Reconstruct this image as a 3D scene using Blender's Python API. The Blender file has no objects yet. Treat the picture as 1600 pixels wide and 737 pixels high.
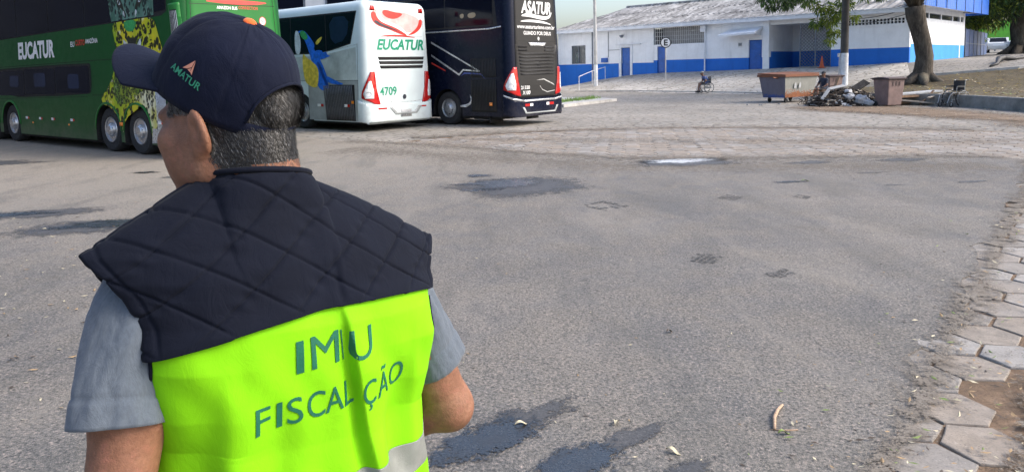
import bpy, bmesh, math, random
import numpy as np
from mathutils import Vector, Matrix, noise as mnoise
from mathutils.geometry import tessellate_polygon
random.seed(7)
RNG = np.random.default_rng(7)
SC = bpy.context.scene
COL = SC.collection
PI = math.pi

# ------------------------------------------------------------------ camera
F_PX, EYE, PITCH, ROLL = 1150.0, 1.70, math.radians(6), math.atan(0.022)
PY = 107.5 + F_PX * math.tan(PITCH)
cam_d = bpy.data.cameras.new('camera')
cam = bpy.data.objects.new('camera', cam_d)
COL.objects.link(cam)
_r0, _u0 = Vector((1, 0, 0)), Vector((0, math.sin(PITCH), math.cos(PITCH)))
_r = _r0 * math.cos(ROLL) - _u0 * math.sin(ROLL)
_u = _u0 * math.cos(ROLL) + _r0 * math.sin(ROLL)
_b = _r.cross(_u)
_m = Matrix((_r, _u, _b)).transposed().to_4x4()
_m.translation = Vector((0, 0, EYE))
cam.matrix_world = _m
cam_d.sensor_width = 36.0
cam_d.lens = 36.0 * F_PX / 1600.0
cam_d.shift_y = (PY - 368.5) / 1600.0
cam_d.clip_start, cam_d.clip_end = 0.05, 900.0
SC.camera = cam

# ------------------------------------------------------------------ sky, sun, exposure
SUN_EL, SUN_AZ = math.radians(40), math.radians(-10)      # azimuth from +X
world = bpy.data.worlds.new('World')
SC.world = world
world.use_nodes = True
_nt = world.node_tree
_bg = _nt.nodes['Background']
_sky = _nt.nodes.new('ShaderNodeTexSky')
_sky.sky_type = 'NISHITA'
_sky.sun_disc = False
_sky.sun_elevation = SUN_EL
_sky.sun_rotation = math.radians(90) - SUN_AZ
_sky.air_density, _sky.dust_density, _sky.ozone_density = 1.0, 3.8, 2.0
_nt.links.new(_sky.outputs[0], _bg.inputs[0])
_bg.inputs[1].default_value = 0.15
sun_d = bpy.data.lights.new('sun', 'SUN')
sun_d.energy, sun_d.angle, sun_d.color = 1.1, math.radians(28.0), (1.0, 0.94, 0.84)
sun = bpy.data.objects.new('sun', sun_d)
COL.objects.link(sun)
SUN_DIR = Vector((math.cos(SUN_EL) * math.cos(SUN_AZ), math.cos(SUN_EL) * math.sin(SUN_AZ), math.sin(SUN_EL)))
sun.rotation_euler = SUN_DIR.to_track_quat('Z', 'Y').to_euler()
SC.view_settings.view_transform = 'Standard'
SC.view_settings.look = 'None'
SC.view_settings.gamma = 1.0
SC.view_settings.exposure = 1.25
SC.render.engine = 'CYCLES'
SC.cycles.use_denoising = True
SC.cycles.max_bounces = 6
SC.cycles.caustics_reflective = SC.cycles.caustics_refractive = False

# ------------------------------------------------------------------ materials
MATS = {}
class NT:
    """small wrapper for writing node trees"""
    def __init__(s, name):
        m = bpy.data.materials.new(name); m.use_nodes = True
        s.m, s.t = m, m.node_tree
        s.b = s.t.nodes['Principled BSDF']
        MATS[name] = m
    def n(s, typ, **kw):
        nd = s.t.nodes.new(typ)
        for k, v in kw.items(): setattr(nd, k, v)
        return nd
    def l(s, a, b): s.t.links.new(a, b)
    def set(s, nd, key, v):
        if hasattr(v, 'is_linked') or isinstance(v, bpy.types.NodeSocket): s.l(v, nd.inputs[key])
        else: nd.inputs[key].default_value = v
    def coord(s, kind='Object', scale=None):
        if kind == 'World': o = s.n('ShaderNodeNewGeometry').outputs['Position']
        else: o = s.n('ShaderNodeTexCoord').outputs[kind]
        if scale is not None:
            mp = s.n('ShaderNodeMapping'); s.l(o, mp.inputs[0]); mp.inputs['Scale'].default_value = scale; o = mp.outputs[0]
        return o
    def noise(s, co, scale, detail=4, rough=.6, dist=0, out='Fac'):
        nd = s.n('ShaderNodeTexNoise'); s.l(co, nd.inputs['Vector'])
        nd.inputs['Scale'].default_value = scale; nd.inputs['Detail'].default_value = detail
        nd.inputs['Roughness'].default_value = rough; nd.inputs['Distortion'].default_value = dist
        return nd.outputs[out]
    def vor(s, co, scale, feature='F1', out='Distance', rnd=1.0):
        nd = s.n('ShaderNodeTexVoronoi', feature=feature); s.l(co, nd.inputs['Vector'])
        nd.inputs['Scale'].default_value = scale; nd.inputs['Randomness'].default_value = rnd
        return nd.outputs[out]
    def ramp(s, fac, stops, interp='LINEAR'):
        nd = s.n('ShaderNodeValToRGB'); s.l(fac, nd.inputs[0]); cr = nd.color_ramp; cr.interpolation = interp
        while len(cr.elements) < len(stops): cr.elements.new(0.5)
        for e, (p, c) in zip(cr.elements, stops):
            e.position = p; e.color = (c, c, c, 1) if isinstance(c, (int, float)) else (*c, 1)
        return nd.outputs[0]
    def mix(s, fac, a, b, mode='MIX'):
        nd = s.n('ShaderNodeMix', data_type='RGBA', blend_type=mode)
        for k, v in ((0, fac), (6, a), (7, b)):
            if isinstance(v, bpy.types.NodeSocket): s.l(v, nd.inputs[k])
            else: nd.inputs[k].default_value = v if k == 0 else (*v, 1)
        return nd.outputs[2]
    def math(s, op, a, b=None):
        nd = s.n('ShaderNodeMath', operation=op)
        for k, v in ((0, a), (1, b)):
            if v is None: continue
            if isinstance(v, bpy.types.NodeSocket): s.l(v, nd.inputs[k])
            else: nd.inputs[k].default_value = v
        return nd.outputs[0]
    def bump(s, h, strength=.3, dist=.01, prev=None):
        nd = s.n('ShaderNodeBump'); s.l(h, nd.inputs['Height'])
        nd.inputs['Strength'].default_value = strength; nd.inputs['Distance'].default_value = dist
        if prev is not None: s.l(prev, nd.inputs['Normal'])
        return nd.outputs[0]
    def fin(s, col, rough=.6, normal=None, metal=0, spec=.5, **kw):
        s.set(s.b, 'Base Color', (*col, 1) if isinstance(col, tuple) else col)
        s.set(s.b, 'Roughness', rough)
        s.b.inputs['Metallic'].default_value = metal
        s.b.inputs['Specular IOR Level'].default_value = spec
        if normal is not None: s.l(normal, s.b.inputs['Normal'])
        for k, v in kw.items(): s.b.inputs[k.replace('_', ' ')].default_value = v
        return s.m

def plain(name, col, rough=.6, var=.25, scale=6., bump=.15, bscale=40., metal=0, spec=.5, kind='Object', bdist=.005, **kw):
    """colour with mottled variation and fine relief"""
    t = NT(name); co = t.coord(kind)
    n1 = t.noise(co, scale, 5, .65)
    dark = tuple(c * (1 - var) for c in col); light = tuple(min(1, c * (1 + var)) for c in col)
    c = t.ramp(n1, [(.3, dark), (.7, light)])
    r = t.ramp(t.noise(co, scale * 2.3, 3), [(.3, max(.02, rough - .08)), (.7, min(1, rough + .08))])
    nm = t.bump(t.noise(co, bscale, 4), bump, bdist) if bump else None
    return t.fin(c, r, nm, metal, spec, **kw)

# ------------------------------------------------------------------ objects
def tag(o, label=None, cat=None, group=None, kind=None):
    if label: o['label'] = label
    if cat: o['category'] = cat
    if group: o['group'] = group
    if kind: o['kind'] = kind
    return o
def empty(name, loc=(0, 0, 0), rz=0, label=None, cat=None, group=None):
    o = bpy.data.objects.new(name, None); COL.objects.link(o)
    o.location = loc; o.rotation_euler = (0, 0, rz); o.empty_display_size = .1
    return tag(o, label, cat, group)
def link(name, me, parent=None, loc=None, rot=None):
    o = bpy.data.objects.new(name, me); COL.objects.link(o)
    if parent is not None: o.parent = parent
    if loc is not None: o.location = loc
    if rot is not None: o.rotation_euler = rot
    return o
def copy_tree(o, parent=None):
    c = o.copy(); COL.objects.link(c); c.parent = parent
    for ch in o.children: copy_tree(ch, c)
    return c

class MB:
    """mesh builder"""
    def __init__(s): s.v, s.f, s.mi = [], [], []
    def add(s, vs, fs, m=0):
        k = len(s.v); s.v += [tuple(p) for p in vs]
        for q in fs: s.f.append(tuple(k + i for i in q)); s.mi.append(m)
        return s
    def box(s, c, d, rot=None, m=0):
        x, y, z = (q / 2 for q in d)
        vs = [Vector((i * x, j * y, k * z)) for k in (-1, 1) for j in (-1, 1) for i in (-1, 1)]
        if rot is not None: vs = [rot @ p for p in vs]
        vs = [p + Vector(c) for p in vs]
        return s.add(vs, [(0, 2, 3, 1), (4, 5, 7, 6), (0, 1, 5, 4), (2, 6, 7, 3), (0, 4, 6, 2), (1, 3, 7, 5)], m)
    def bx(s, x0, x1, y0, y1, z0, z1, m=0):
        return s.box(((x0 + x1) / 2, (y0 + y1) / 2, (z0 + z1) / 2), (x1 - x0, y1 - y0, z1 - z0), None, m)
    def tube(s, pts, r, n=8, m=0, cap=True):
        pts = [Vector(p) for p in pts]; rs = r if isinstance(r, (list, tuple)) else [r] * len(pts)
        k = len(s.v); up = None
        for i, p in enumerate(pts):
            t = (pts[min(i + 1, len(pts) - 1)] - pts[max(i - 1, 0)]).normalized()
            if up is None: up = Vector((0, 0, 1)) if abs(t.z) < .9 else Vector((1, 0, 0))
            a = t.cross(up).normalized(); b = a.cross(t).normalized(); up = b
            for j in range(n):
                an = 2 * PI * j / n
                s.v.append(tuple(p + (a * math.cos(an) + b * math.sin(an)) * rs[i]))
        for i in range(len(pts) - 1):
            for j in range(n):
                a0, a1 = k + i * n + j, k + i * n + (j + 1) % n
                s.f.append((a0, a1, a1 + n, a0 + n)); s.mi.append(m)
        if cap:
            s.f.append(tuple(k + j for j in range(n))[::-1]); s.mi.append(m)
            e = k + (len(pts) - 1) * n
            s.f.append(tuple(e + j for j in range(n))); s.mi.append(m)
        return s
    def lathe(s, prof, n=24, axis='Y', c=(0, 0, 0), m=0, close=False):
        """prof: list of (radius, height along axis)"""
        k = len(s.v)
        for (r, h) in prof:
            for j in range(n):
                an = 2 * PI * j / n; a, b = r * math.cos(an), r * math.sin(an)
                p = {'Y': (a, h, b), 'Z': (a, b, h), 'X': (h, a, b)}[axis]
                s.v.append((p[0] + c[0], p[1] + c[1], p[2] + c[2]))
        L = len(prof)
        for i in range(L if close else L - 1):
            for j in range(n):
                a0, a1 = k + i * n + j, k + i * n + (j + 1) % n
                i2 = (i + 1) % L
                b0, b1 = k + i2 * n + j, k + i2 * n + (j + 1) % n
                s.f.append((a0, a1, b1, b0)); s.mi.append(m)
        if not close:
            s.f.append(tuple(k + j for j in range(n))[::-1]); s.mi.append(m)
            e = k + (L - 1) * n
            s.f.append(tuple(e + j for j in range(n))); s.mi.append(m)
        return s
    def prism(s, poly, d, fn, m=0):
        """2-D outline extruded by d; fn(u, v, w) gives the 3-D point"""
        n = len(poly)
        vs = [fn(u, v, 0) for u, v in poly] + [fn(u, v, d) for u, v in poly]
        tris = tessellate_polygon([[Vector((u, v, 0)) for u, v in poly]])
        fs = [tuple(t) for t in tris] + [tuple(i + n for i in t)[::-1] for t in tris]
        fs += [(i, (i + 1) % n, (i + 1) % n + n, i + n) for i in range(n)]
        return s.add(vs, fs, m)
    def grid(s, P, m=0, wrap=False):
        """P: array (nu, nv, 3)"""
        nu, nv = P.shape[:2]; k = len(s.v)
        s.v += [tuple(p) for p in P.reshape(-1, 3)]
        for i in range(nu if wrap else nu - 1):
            i2 = (i + 1) % nu
            for j in range(nv - 1):
                s.f.append((k + i * nv + j, k + i2 * nv + j, k + i2 * nv + j + 1, k + i * nv + j + 1)); s.mi.append(m)
        return s
    def mesh(s, name, mats, smooth=False, fix=True, bevel=0, seg=2):
        me = bpy.data.meshes.new(name)
        me.from_pydata(s.v, [], s.f)
        for m in (mats if isinstance(mats, (list, tuple)) else [mats]):
            me.materials.append(MATS[m] if isinstance(m, str) else m)
        if max(s.mi, default=0) > 0: me.polygons.foreach_set('material_index', s.mi)
        if fix or bevel:
            bm = bmesh.new(); bm.from_mesh(me)
            if bevel:
                bmesh.ops.remove_doubles(bm, verts=bm.verts, dist=1e-5)
                es = [e for e in bm.edges if len(e.link_faces) == 2 and e.calc_face_angle(0) > .5]
                bmesh.ops.bevel(bm, geom=es, offset=bevel, segments=seg, affect='EDGES', profile=.6, clamp_overlap=True)
            if fix: bmesh.ops.recalc_face_normals(bm, faces=bm.faces)
            bm.to_mesh(me); bm.free()
        if smooth:
            me.polygons.foreach_set('use_smooth', [True] * len(me.polygons))
            if smooth != True: me.set_sharp_from_angle(angle=smooth)
        me.update()
        return me
    def build(s, name, mats, parent=None, smooth=False, loc=None, rot=None, **kw):
        return link(name, s.mesh(name, mats, smooth, **kw), parent, loc, rot)

def text_pts(txt, size=1.0, shear=0.0, spacing=1.0, align='LEFT', bold=0.0, xscale=1.0, res=4):
    """flat letter outline mesh as (verts 2-D array, faces)"""
    cu = bpy.data.curves.new('letters', 'FONT')
    cu.body = txt; cu.size = size; cu.shear = shear; cu.space_character = spacing
    cu.align_x = align; cu.offset = bold; cu.resolution_u = res
    ob = bpy.data.objects.new('letters', cu); COL.objects.link(ob)
    dg = bpy.context.evaluated_depsgraph_get(); dg.update()
    me = bpy.data.meshes.new_from_object(ob.evaluated_get(dg))
    bpy.data.objects.remove(ob); bpy.data.curves.remove(cu)
    v = np.array([p.co[:2] for p in me.vertices]) * (xscale, 1)
    fs = [tuple(p.vertices) for p in me.polygons]
    bpy.data.meshes.remove(me)
    return v, fs

def cut2d(v, fs, step):
    """split a flat mesh along a grid so that it can follow a curved surface"""
    bm = bmesh.new(); vv = [bm.verts.new((a, b, 0)) for a, b in v]
    for f in fs:
        try: bm.faces.new([vv[i] for i in f])
        except ValueError: pass
    lo, hi = np.min(v, 0), np.max(v, 0)
    for ax in (0, 1):
        no = (1, 0, 0) if ax == 0 else (0, 1, 0)
        x = math.ceil(lo[ax] / step) * step
        while x < hi[ax]:
            co = (x, 0, 0) if ax == 0 else (0, x, 0)
            bmesh.ops.bisect_plane(bm, geom=bm.verts[:] + bm.edges[:] + bm.faces[:], plane_co=co, plane_no=no)
            x += step
    bmesh.ops.triangulate(bm, faces=bm.faces)
    bm.verts.index_update()
    v2 = np.array([p.co[:2] for p in bm.verts]); f2 = [tuple(q.index for q in f.verts) for f in bm.faces]
    bm.free()
    return v2, f2

def poly_fs(poly):
    return np.array(poly, float), [tuple(t) for t in tessellate_polygon([[Vector((u, v, 0)) for u, v in poly]])]
def rrect(x0, x1, y0, y1, r=.05, n=4):
    out = []
    for cx, cy, a in ((x1 - r, y1 - r, 0), (x0 + r, y1 - r, 90), (x0 + r, y0 + r, 180), (x1 - r, y0 + r, 270)):
        for i in range(n + 1):
            t = math.radians(a + 90 * i / n); out.append((cx + r * math.cos(t), cy + r * math.sin(t)))
    return out
def smooth_poly(pts, it=2):
    """Chaikin corner cutting of a closed outline"""
    for _ in range(it):
        q = []
        for i in range(len(pts)):
            a, b = pts[i], pts[(i + 1) % len(pts)]
            q += [(.75 * a[0] + .25 * b[0], .75 * a[1] + .25 * b[1]), (.25 * a[0] + .75 * b[0], .25 * a[1] + .75 * b[1])]
        pts = q
    return pts

# ------------------------------------------------------------------ sculpting on a distance field
class Field:
    def __init__(s, lo, hi, h):
        s.lo, s.h = np.array(lo, float), h
        s.n = np.ceil((np.array(hi) - s.lo) / h).astype(int) + 1
        s.F = np.full(s.n, 1.0, np.float32)
    def _op(s, fn, lo, hi, k, sub):
        a = np.clip(np.floor((np.array(lo) - s.lo) / s.h).astype(int) - 1, 0, s.n)
        b = np.clip(np.ceil((np.array(hi) - s.lo) / s.h).astype(int) + 2, 0, s.n)
        if (b <= a).any(): return
        sl = tuple(slice(p, q) for p, q in zip(a, b))
        ax = [(s.lo[i] + s.h * np.arange(a[i], b[i])).astype(np.float32) for i in range(3)]
        X, Y, Z = ax[0][:, None, None], ax[1][None, :, None], ax[2][None, None, :]
        d = fn(X, Y, Z); A = s.F[sl]
        if sub:
            hh = np.clip(.5 - .5 * (A + d) / k, 0, 1); s.F[sl] = A * (1 - hh) + (-d) * hh + k * hh * (1 - hh)
        else:
            hh = np.clip(.5 + .5 * (d - A) / k, 0, 1); s.F[sl] = d * (1 - hh) + A * hh - k * hh * (1 - hh)
    def cone(s, a, b, ra, rb, k=.02, sub=False, sq=None):
        a, b = np.array(a, float), np.array(b, float); ab = b - a; L = max(ab @ ab, 1e-9); R = max(ra, rb) + 3 * k + .02
        def fn(X, Y, Z):
            t = np.clip(((X - a[0]) * ab[0] + (Y - a[1]) * ab[1] + (Z - a[2]) * ab[2]) / L, 0, 1)
            dx, dy, dz = X - a[0] - t * ab[0], Y - a[1] - t * ab[1], Z - a[2] - t * ab[2]
            return np.sqrt(dx * dx + dy * dy + dz * dz) - (ra + (rb - ra) * t)
        s._op(fn, np.minimum(a, b) - R, np.maximum(a, b) + R, k, sub); return s
    def chain(s, pts, rs, k=.02):
        for i in range(len(pts) - 1): s.cone(pts[i], pts[i + 1], rs[i], rs[i + 1], k)
        return s
    def ell(s, c, r, k=.02, M=None, sub=False):
        c, r = np.array(c, float), np.array(r, float); M = np.eye(3) if M is None else np.array(M)
        R = r.max() + 3 * k + .02
        def fn(X, Y, Z):
            x, y, z = X - c[0], Y - c[1], Z - c[2]
            q = [M[0, i] * x + M[1, i] * y + M[2, i] * z for i in range(3)]
            k0 = np.sqrt(sum((q[i] / r[i]) ** 2 for i in range(3))); k1 = np.sqrt(sum((q[i] / r[i] ** 2) ** 2 for i in range(3)))
            return k0 * (k0 - 1) / np.maximum(k1, 1e-6)
        s._op(fn, c - R, c + R, k, sub); return s
    def cut(s, p, no):
        """keep the side the normal points away from"""
        ax = [(s.lo[i] + s.h * np.arange(s.n[i])).astype(np.float32) for i in range(3)]
        d = (ax[0][:, None, None] - p[0]) * no[0] + (ax[1][None, :, None] - p[1]) * no[1] + (ax[2][None, None, :] - p[2]) * no[2]
        s.F = np.maximum(s.F, d); return s
    def mesh(s):
        F = s.F; ins = F < 0
        c = [ins[i:F.shape[0] - 1 + i, j:F.shape[1] - 1 + j, k:F.shape[2] - 1 + k] for i in (0, 1) for j in (0, 1) for k in (0, 1)]
        sm = sum(x.astype(np.int8) for x in c); act = (sm > 0) & (sm < 8)
        I = np.argwhere(act); idx = np.full(act.shape, -1, np.int64); idx[act] = np.arange(len(I))
        corner = lambda i, j, k: F[I[:, 0] + i, I[:, 1] + j, I[:, 2] + k]
        P = np.zeros((len(I), 3)); cnt = np.zeros(len(I))
        for ax in range(3):
            for u in (0, 1):
                for v in (0, 1):
                    o0 = [0, 0, 0]; o0[(ax + 1) % 3] = u; o0[(ax + 2) % 3] = v; o1 = list(o0); o1[ax] = 1
                    f0, f1 = corner(*o0), corner(*o1); m = (f0 < 0) != (f1 < 0)
                    t = np.where(m, f0 / np.where(m, f0 - f1, 1), 0)
                    p = np.tile(np.array(o0, float), (len(I), 1)); p[:, ax] = t
                    P[m] += p[m]; cnt[m] += 1
        V = s.lo + s.h * (I + P / cnt[:, None])
        Q = []
        for ax in range(3):
            sl0 = [slice(None)] * 3; sl1 = [slice(None)] * 3; sl0[ax] = slice(0, -1); sl1[ax] = slice(1, None)
            a, b = ins[tuple(sl0)], ins[tuple(sl1)]; E = np.argwhere(a != b); e1, e2 = (ax + 1) % 3, (ax + 2) % 3
            ok = (E[:, e1] > 0) & (E[:, e2] > 0) & (E[:, e1] < F.shape[e1] - 1) & (E[:, e2] < F.shape[e2] - 1); E = E[ok]
            fl = a[tuple(E.T)]
            q = []
            for (u, v) in ((0, 0), (-1, 0), (-1, -1), (0, -1)):
                G = E.copy(); G[:, e1] += u; G[:, e2] += v; q.append(idx[tuple(G.T)])
            q = np.stack(q, 1); q[~fl] = q[~fl][:, ::-1]
            Q.append(q)
        return V, np.concatenate(Q)
def field_obj(name, fld, mats, parent, smooth_it=2, fn=None, mat_fn=None):
    V, Q = fld.mesh()
    # a little smoothing
    n = len(V)
    E = np.concatenate([Q[:, [0, 1]], Q[:, [1, 2]], Q[:, [2, 3]], Q[:, [3, 0]]])
    for _ in range(smooth_it):
        S = np.zeros_like(V); c = np.zeros(n)
        for a, b in ((0, 1), (1, 0)):
            for ax in range(3): S[:, ax] += np.bincount(E[:, a], V[E[:, b], ax], n)
            c += np.bincount(E[:, a], None, n)
        V = V * .5 + .5 * S / np.maximum(c, 1)[:, None]
    if fn is not None: V = fn(V)
    me = bpy.data.meshes.new(name); me.from_pydata(V.tolist(), [], Q.tolist())
    for m in (mats if isinstance(mats, (list, tuple)) else [mats]): me.materials.append(MATS[m])
    if mat_fn is not None:
        cen = V[Q].mean(1); me.polygons.foreach_set('material_index', mat_fn(cen).astype(np.int32))
    me.polygons.foreach_set('use_smooth', [True] * len(me.polygons)); me.update()
    return link(name, me, parent)
def nz(x, y, z=0., s=1.):
    return mnoise.noise(Vector((x * s, y * s, z * s)))
# ================================================================== GROUND
def fade_alpha(t, gain, rag):
    """let a thin film break up towards its rim"""
    co = t.coord('World'); at = t.n('ShaderNodeAttribute', attribute_name='fade')
    n = t.math('ADD', t.math('MULTIPLY', t.noise(co, 60, 4, .75), .55), t.math('MULTIPLY', t.noise(co, 9, 4, .7), .45))
    a = t.math('ADD', t.math('MULTIPLY', at.outputs['Fac'], gain), t.math('MULTIPLY', t.math('SUBTRACT', n, .62), rag * 1.6))
    a = t.ramp(a, [(.0, 0.), (.28, 1.)])
    tr = t.n('ShaderNodeBsdfTransparent'); mx = t.n('ShaderNodeMixShader')
    t.l(a, mx.inputs[0]); t.l(tr.outputs[0], mx.inputs[1]); t.l(t.b.outputs[0], mx.inputs[2]); t.l(mx.outputs[0], t.t.nodes['Material Output'].inputs[0])
def set_fade(o, vals):
    at = o.data.attributes.new('fade', 'FLOAT', 'POINT'); at.data.foreach_set('value', [float(v) for v in vals])
def rim_dist(poly, x, y):
    p = Vector((x, y)); best = 9.
    for i in range(len(poly)):
        a, b = Vector(poly[i]), Vector(poly[(i + 1) % len(poly)]); ab = b - a; t = max(0, min(1, (p - a).dot(ab) / max(ab.dot(ab), 1e-9))); best = min(best, (a + ab * t - p).length)
    return best
def ground_mats():
    # worn asphalt with fine aggregate
    t = NT('asphalt'); co = t.coord('World')
    big = t.noise(co, .35, 5, .6); mid = t.noise(co, 1.7, 6, .65, .4); fine = t.noise(co, 62, 4, .75)
    agg = t.vor(co, 150)
    c = t.ramp(big, [(.32, (0.112, 0.106, 0.098)), (.5, (0.154, 0.144, 0.129)), (.68, (0.207, 0.185, 0.158))])
    c = t.mix(t.ramp(mid, [(.42, 0.), (.62, .75)]), c, (0.179, 0.161, 0.136))
    c = t.mix(t.ramp(mid, [(.28, .55), (.40, 0.)]), c, (0.086, 0.081, 0.075))
    # dust lying towards the buses
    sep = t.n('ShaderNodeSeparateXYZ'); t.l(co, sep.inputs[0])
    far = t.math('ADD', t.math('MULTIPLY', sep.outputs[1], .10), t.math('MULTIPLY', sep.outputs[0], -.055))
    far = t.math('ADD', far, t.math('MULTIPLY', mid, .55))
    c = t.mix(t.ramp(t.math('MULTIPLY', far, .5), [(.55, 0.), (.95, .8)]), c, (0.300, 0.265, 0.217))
    c = t.mix(t.ramp(fine, [(.36, .85), (.52, 0.)]), c, (0.029, 0.028, 0.026))
    c = t.mix(t.ramp(fine, [(.55, 0.), (.70, .9)]), c, (0.402, 0.319, 0.279))
    c = t.mix(t.ramp(t.noise(co, 31, 2), [(.66, 0.), (.76, .5)]), c, (0.255, 0.225, 0.183))
    st = t.noise(t.coord('World', (.55, .16, 1.)), 2.4, 6, .65, .6)
    c = t.mix(t.ramp(st, [(.36, .35), (.48, 0.)]), c, (0.073, 0.071, 0.064))
    c = t.mix(t.ramp(st, [(.54, 0.), (.68, .5)]), c, (0.228, 0.203, 0.170))
    pit = t.vor(co, 21)
    c = t.mix(t.ramp(pit, [(.10, .8), (.17, 0.)]), c, (0.038, 0.034, 0.032))
    r = t.ramp(mid, [(.3, .62), (.7, .82)])
    nm = t.bump(agg, .55, .004)
    nm = t.bump(fine, .65, .005, nm)
    nm = t.bump(t.noise(co, 9, 4), .35, .012, nm)
    nm = t.bump(mid, .3, .05, nm)
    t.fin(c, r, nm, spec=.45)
    # dusty yard, stone setts under dirt
    t = NT('yard_dust'); co = t.coord('World')
    big = t.noise(co, .22, 6, .65); mid = t.noise(co, 1.3, 6, .7); fine = t.noise(co, 28, 4, .7)
    st = t.vor(t.coord('World', (2.6, 4.2, 3.)), 1.0, 'DISTANCE_TO_EDGE')
    c = t.ramp(big, [(.3, (0.212, 0.197, 0.177)), (.5, (0.282, 0.263, 0.236)), (.7, (0.361, 0.329, 0.290))])
    c = t.mix(t.ramp(mid, [(.5, 0.), (.75, .65)]), c, (0.260, 0.212, 0.156))
    c = t.mix(t.ramp(st, [(.02, .75), (.09, 0.)]), c, (0.110, 0.098, 0.083))
    c = t.mix(t.ramp(fine, [(.3, .5), (.48, 0.)]), c, (0.125, 0.114, 0.098))
    nm = t.bump(t.ramp(st, [(.0, 0.), (.1, 1.)]), .6, .02)
    nm = t.bump(fine, .5, .02, nm); nm = t.bump(mid, .4, .06, nm)
    t.fin(c, .85, nm, spec=.3)
    # sloping apron below the building
    t = NT('apron_setts'); co = t.coord('World')
    big = t.noise(co, .3, 6, .65); mid = t.noise(co, 2.1, 6, .7)
    st = t.vor(t.coord('World', (1.9, 2.4, 2.)), 1.0, 'DISTANCE_TO_EDGE')
    c = t.ramp(big, [(.3, (0.296, 0.273, 0.247)), (.52, (0.454, 0.424, 0.384)), (.7, (0.553, 0.522, 0.483))])
    c = t.mix(t.ramp(mid, [(.48, 0.), (.7, .7)]), c, (0.267, 0.231, 0.187))
    c = t.mix(t.ramp(st, [(.02, .7), (.07, 0.)]), c, (0.159, 0.148, 0.118))
    nm = t.bump(t.ramp(st, [(.0, 0.), (.1, 1.)]), .7, .03); nm = t.bump(mid, .5, .06, nm)
    t.fin(c, .85, nm, spec=.3)
    # reddish soil with litter
    t = NT('soil'); co = t.coord('World')
    a = t.noise(co, 1.1, 6, .7); b = t.noise(co, 14, 5, .7); f = t.noise(co, 70, 3, .7)
    c = t.ramp(a, [(.3, (0.102, 0.072, 0.049)), (.5, (0.187, 0.132, 0.089)), (.7, (0.264, 0.200, 0.145))])
    c = t.mix(t.ramp(b, [(.52, 0.), (.68, .7)]), c, (0.281, 0.246, 0.200))
    c = t.mix(t.ramp(b, [(.3, .7), (.45, 0.)]), c, (0.076, 0.051, 0.034))
    c = t.mix(t.ramp(f, [(.3, .5), (.45, 0.)]), c, (0.068, 0.047, 0.030))
    nm = t.bump(f, .6, .006); nm = t.bump(b, .6, .02, nm)
    t.fin(c, .9, nm, spec=.25); fade_alpha(t, .9, 2.2)
    t = NT('joint_sand'); co = t.coord('World')
    b = t.noise(co, 5, 6, .7); f = t.noise(co, 80, 3, .7)
    c = t.ramp(b, [(.3, (.085, .062, .045)), (.55, (.20, .135, .088)), (.75, (.30, .215, .15))])
    c = t.mix(t.ramp(f, [(.3, .6), (.5, 0.)]), c, (.05, .038, .03))
    t.fin(c, .92, t.bump(f, .7, .008), spec=.2)
    # leaf-strewn verge
    t = NT('verge_litter'); co = t.coord('World')
    a = t.noise(co, .7, 5, .7); b = t.noise(co, 5, 5, .75); l = t.vor(co, 6, out='Color')
    c = t.ramp(a, [(.3, (0.057, 0.043, 0.026)), (.5, (0.094, 0.075, 0.046)), (.7, (0.124, 0.103, 0.064))])
    c = t.mix(t.ramp(b, [(.55, 0.), (.65, .8)]), c, (0.187, 0.134, 0.038))
    c = t.mix(t.ramp(b, [(.32, .8), (.42, 0.)]), c, (0.038, 0.049, 0.017))
    t.fin(c, .9, t.bump(b, .8, .05), spec=.25)
    for nm_, lo, hi in (('paver_grey', (0.165, 0.152, 0.137), (0.300, 0.273, 0.245)), ('paver_warm', (0.173, 0.150, 0.126), (0.319, 0.273, 0.228)), ('paver_pale', (0.213, 0.200, 0.186), (0.349, 0.327, 0.303))):
        t = NT(nm_); co = t.coord('World'); a = t.noise(co, 6, 6, .7); f = t.noise(co, 85, 3, .7); g = t.noise(co, .9, 4)
        c = t.ramp(a, [(.3, lo), (.7, hi)])
        c = t.mix(t.ramp(g, [(.45, 0.), (.7, .30)]), c, (0.329, 0.254, 0.186))
        c = t.mix(t.ramp(f, [(.3, .55), (.46, 0.)]), c, (0.108, 0.097, 0.088))
        c = t.mix(t.ramp(f, [(.6, 0.), (.75, .5)]), c, (0.484, 0.460, 0.420))
        nm = t.bump(f, .5, .004); nm = t.bump(a, .4, .012, nm)
        t.fin(c, .82, nm, spec=.35)
    t = NT('wet_asphalt'); co = t.coord('World')
    agg = t.vor(co, 120); fine = t.noise(co, 85, 3, .7); m = t.noise(co, 7, 5, .7)
    c = t.ramp(fine, [(.35, (0.011, 0.011, 0.012)), (.6, (0.030, 0.030, 0.031)), (.75, (0.078, 0.078, 0.078))])
    r = t.ramp(m, [(.4, .18), (.62, .38)])
    nm = t.bump(agg, .4, .003); nm = t.bump(fine, .4, .003, nm)
    t.fin(c, r, nm, spec=1.0)
    fade_alpha(t, 1.5, 2.2)
    t = NT('damp_asphalt'); co = t.coord('World'); fine = t.noise(co, 85, 3, .7); m = t.noise(co, 2.5, 5, .7)
    c = t.ramp(m, [(.3, (0.056, 0.054, 0.054)), (.7, (0.090, 0.084, 0.079))])
    c = t.mix(t.ramp(fine, [(.58, 0.), (.72, .7)]), c, (0.195, 0.188, 0.180))
    c = t.mix(t.ramp(fine, [(.35, .6), (.5, 0.)]), c, (0.022, 0.022, 0.022))
    t.fin(c, .55, t.bump(fine, .6, .004), spec=.5); fade_alpha(t, 1.5, 2.2)
    t = NT('wet_painted_sheen'); co = t.coord('World'); fine = t.noise(co, 70, 3, .7); m = t.noise(co, 6, 5, .7)
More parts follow.
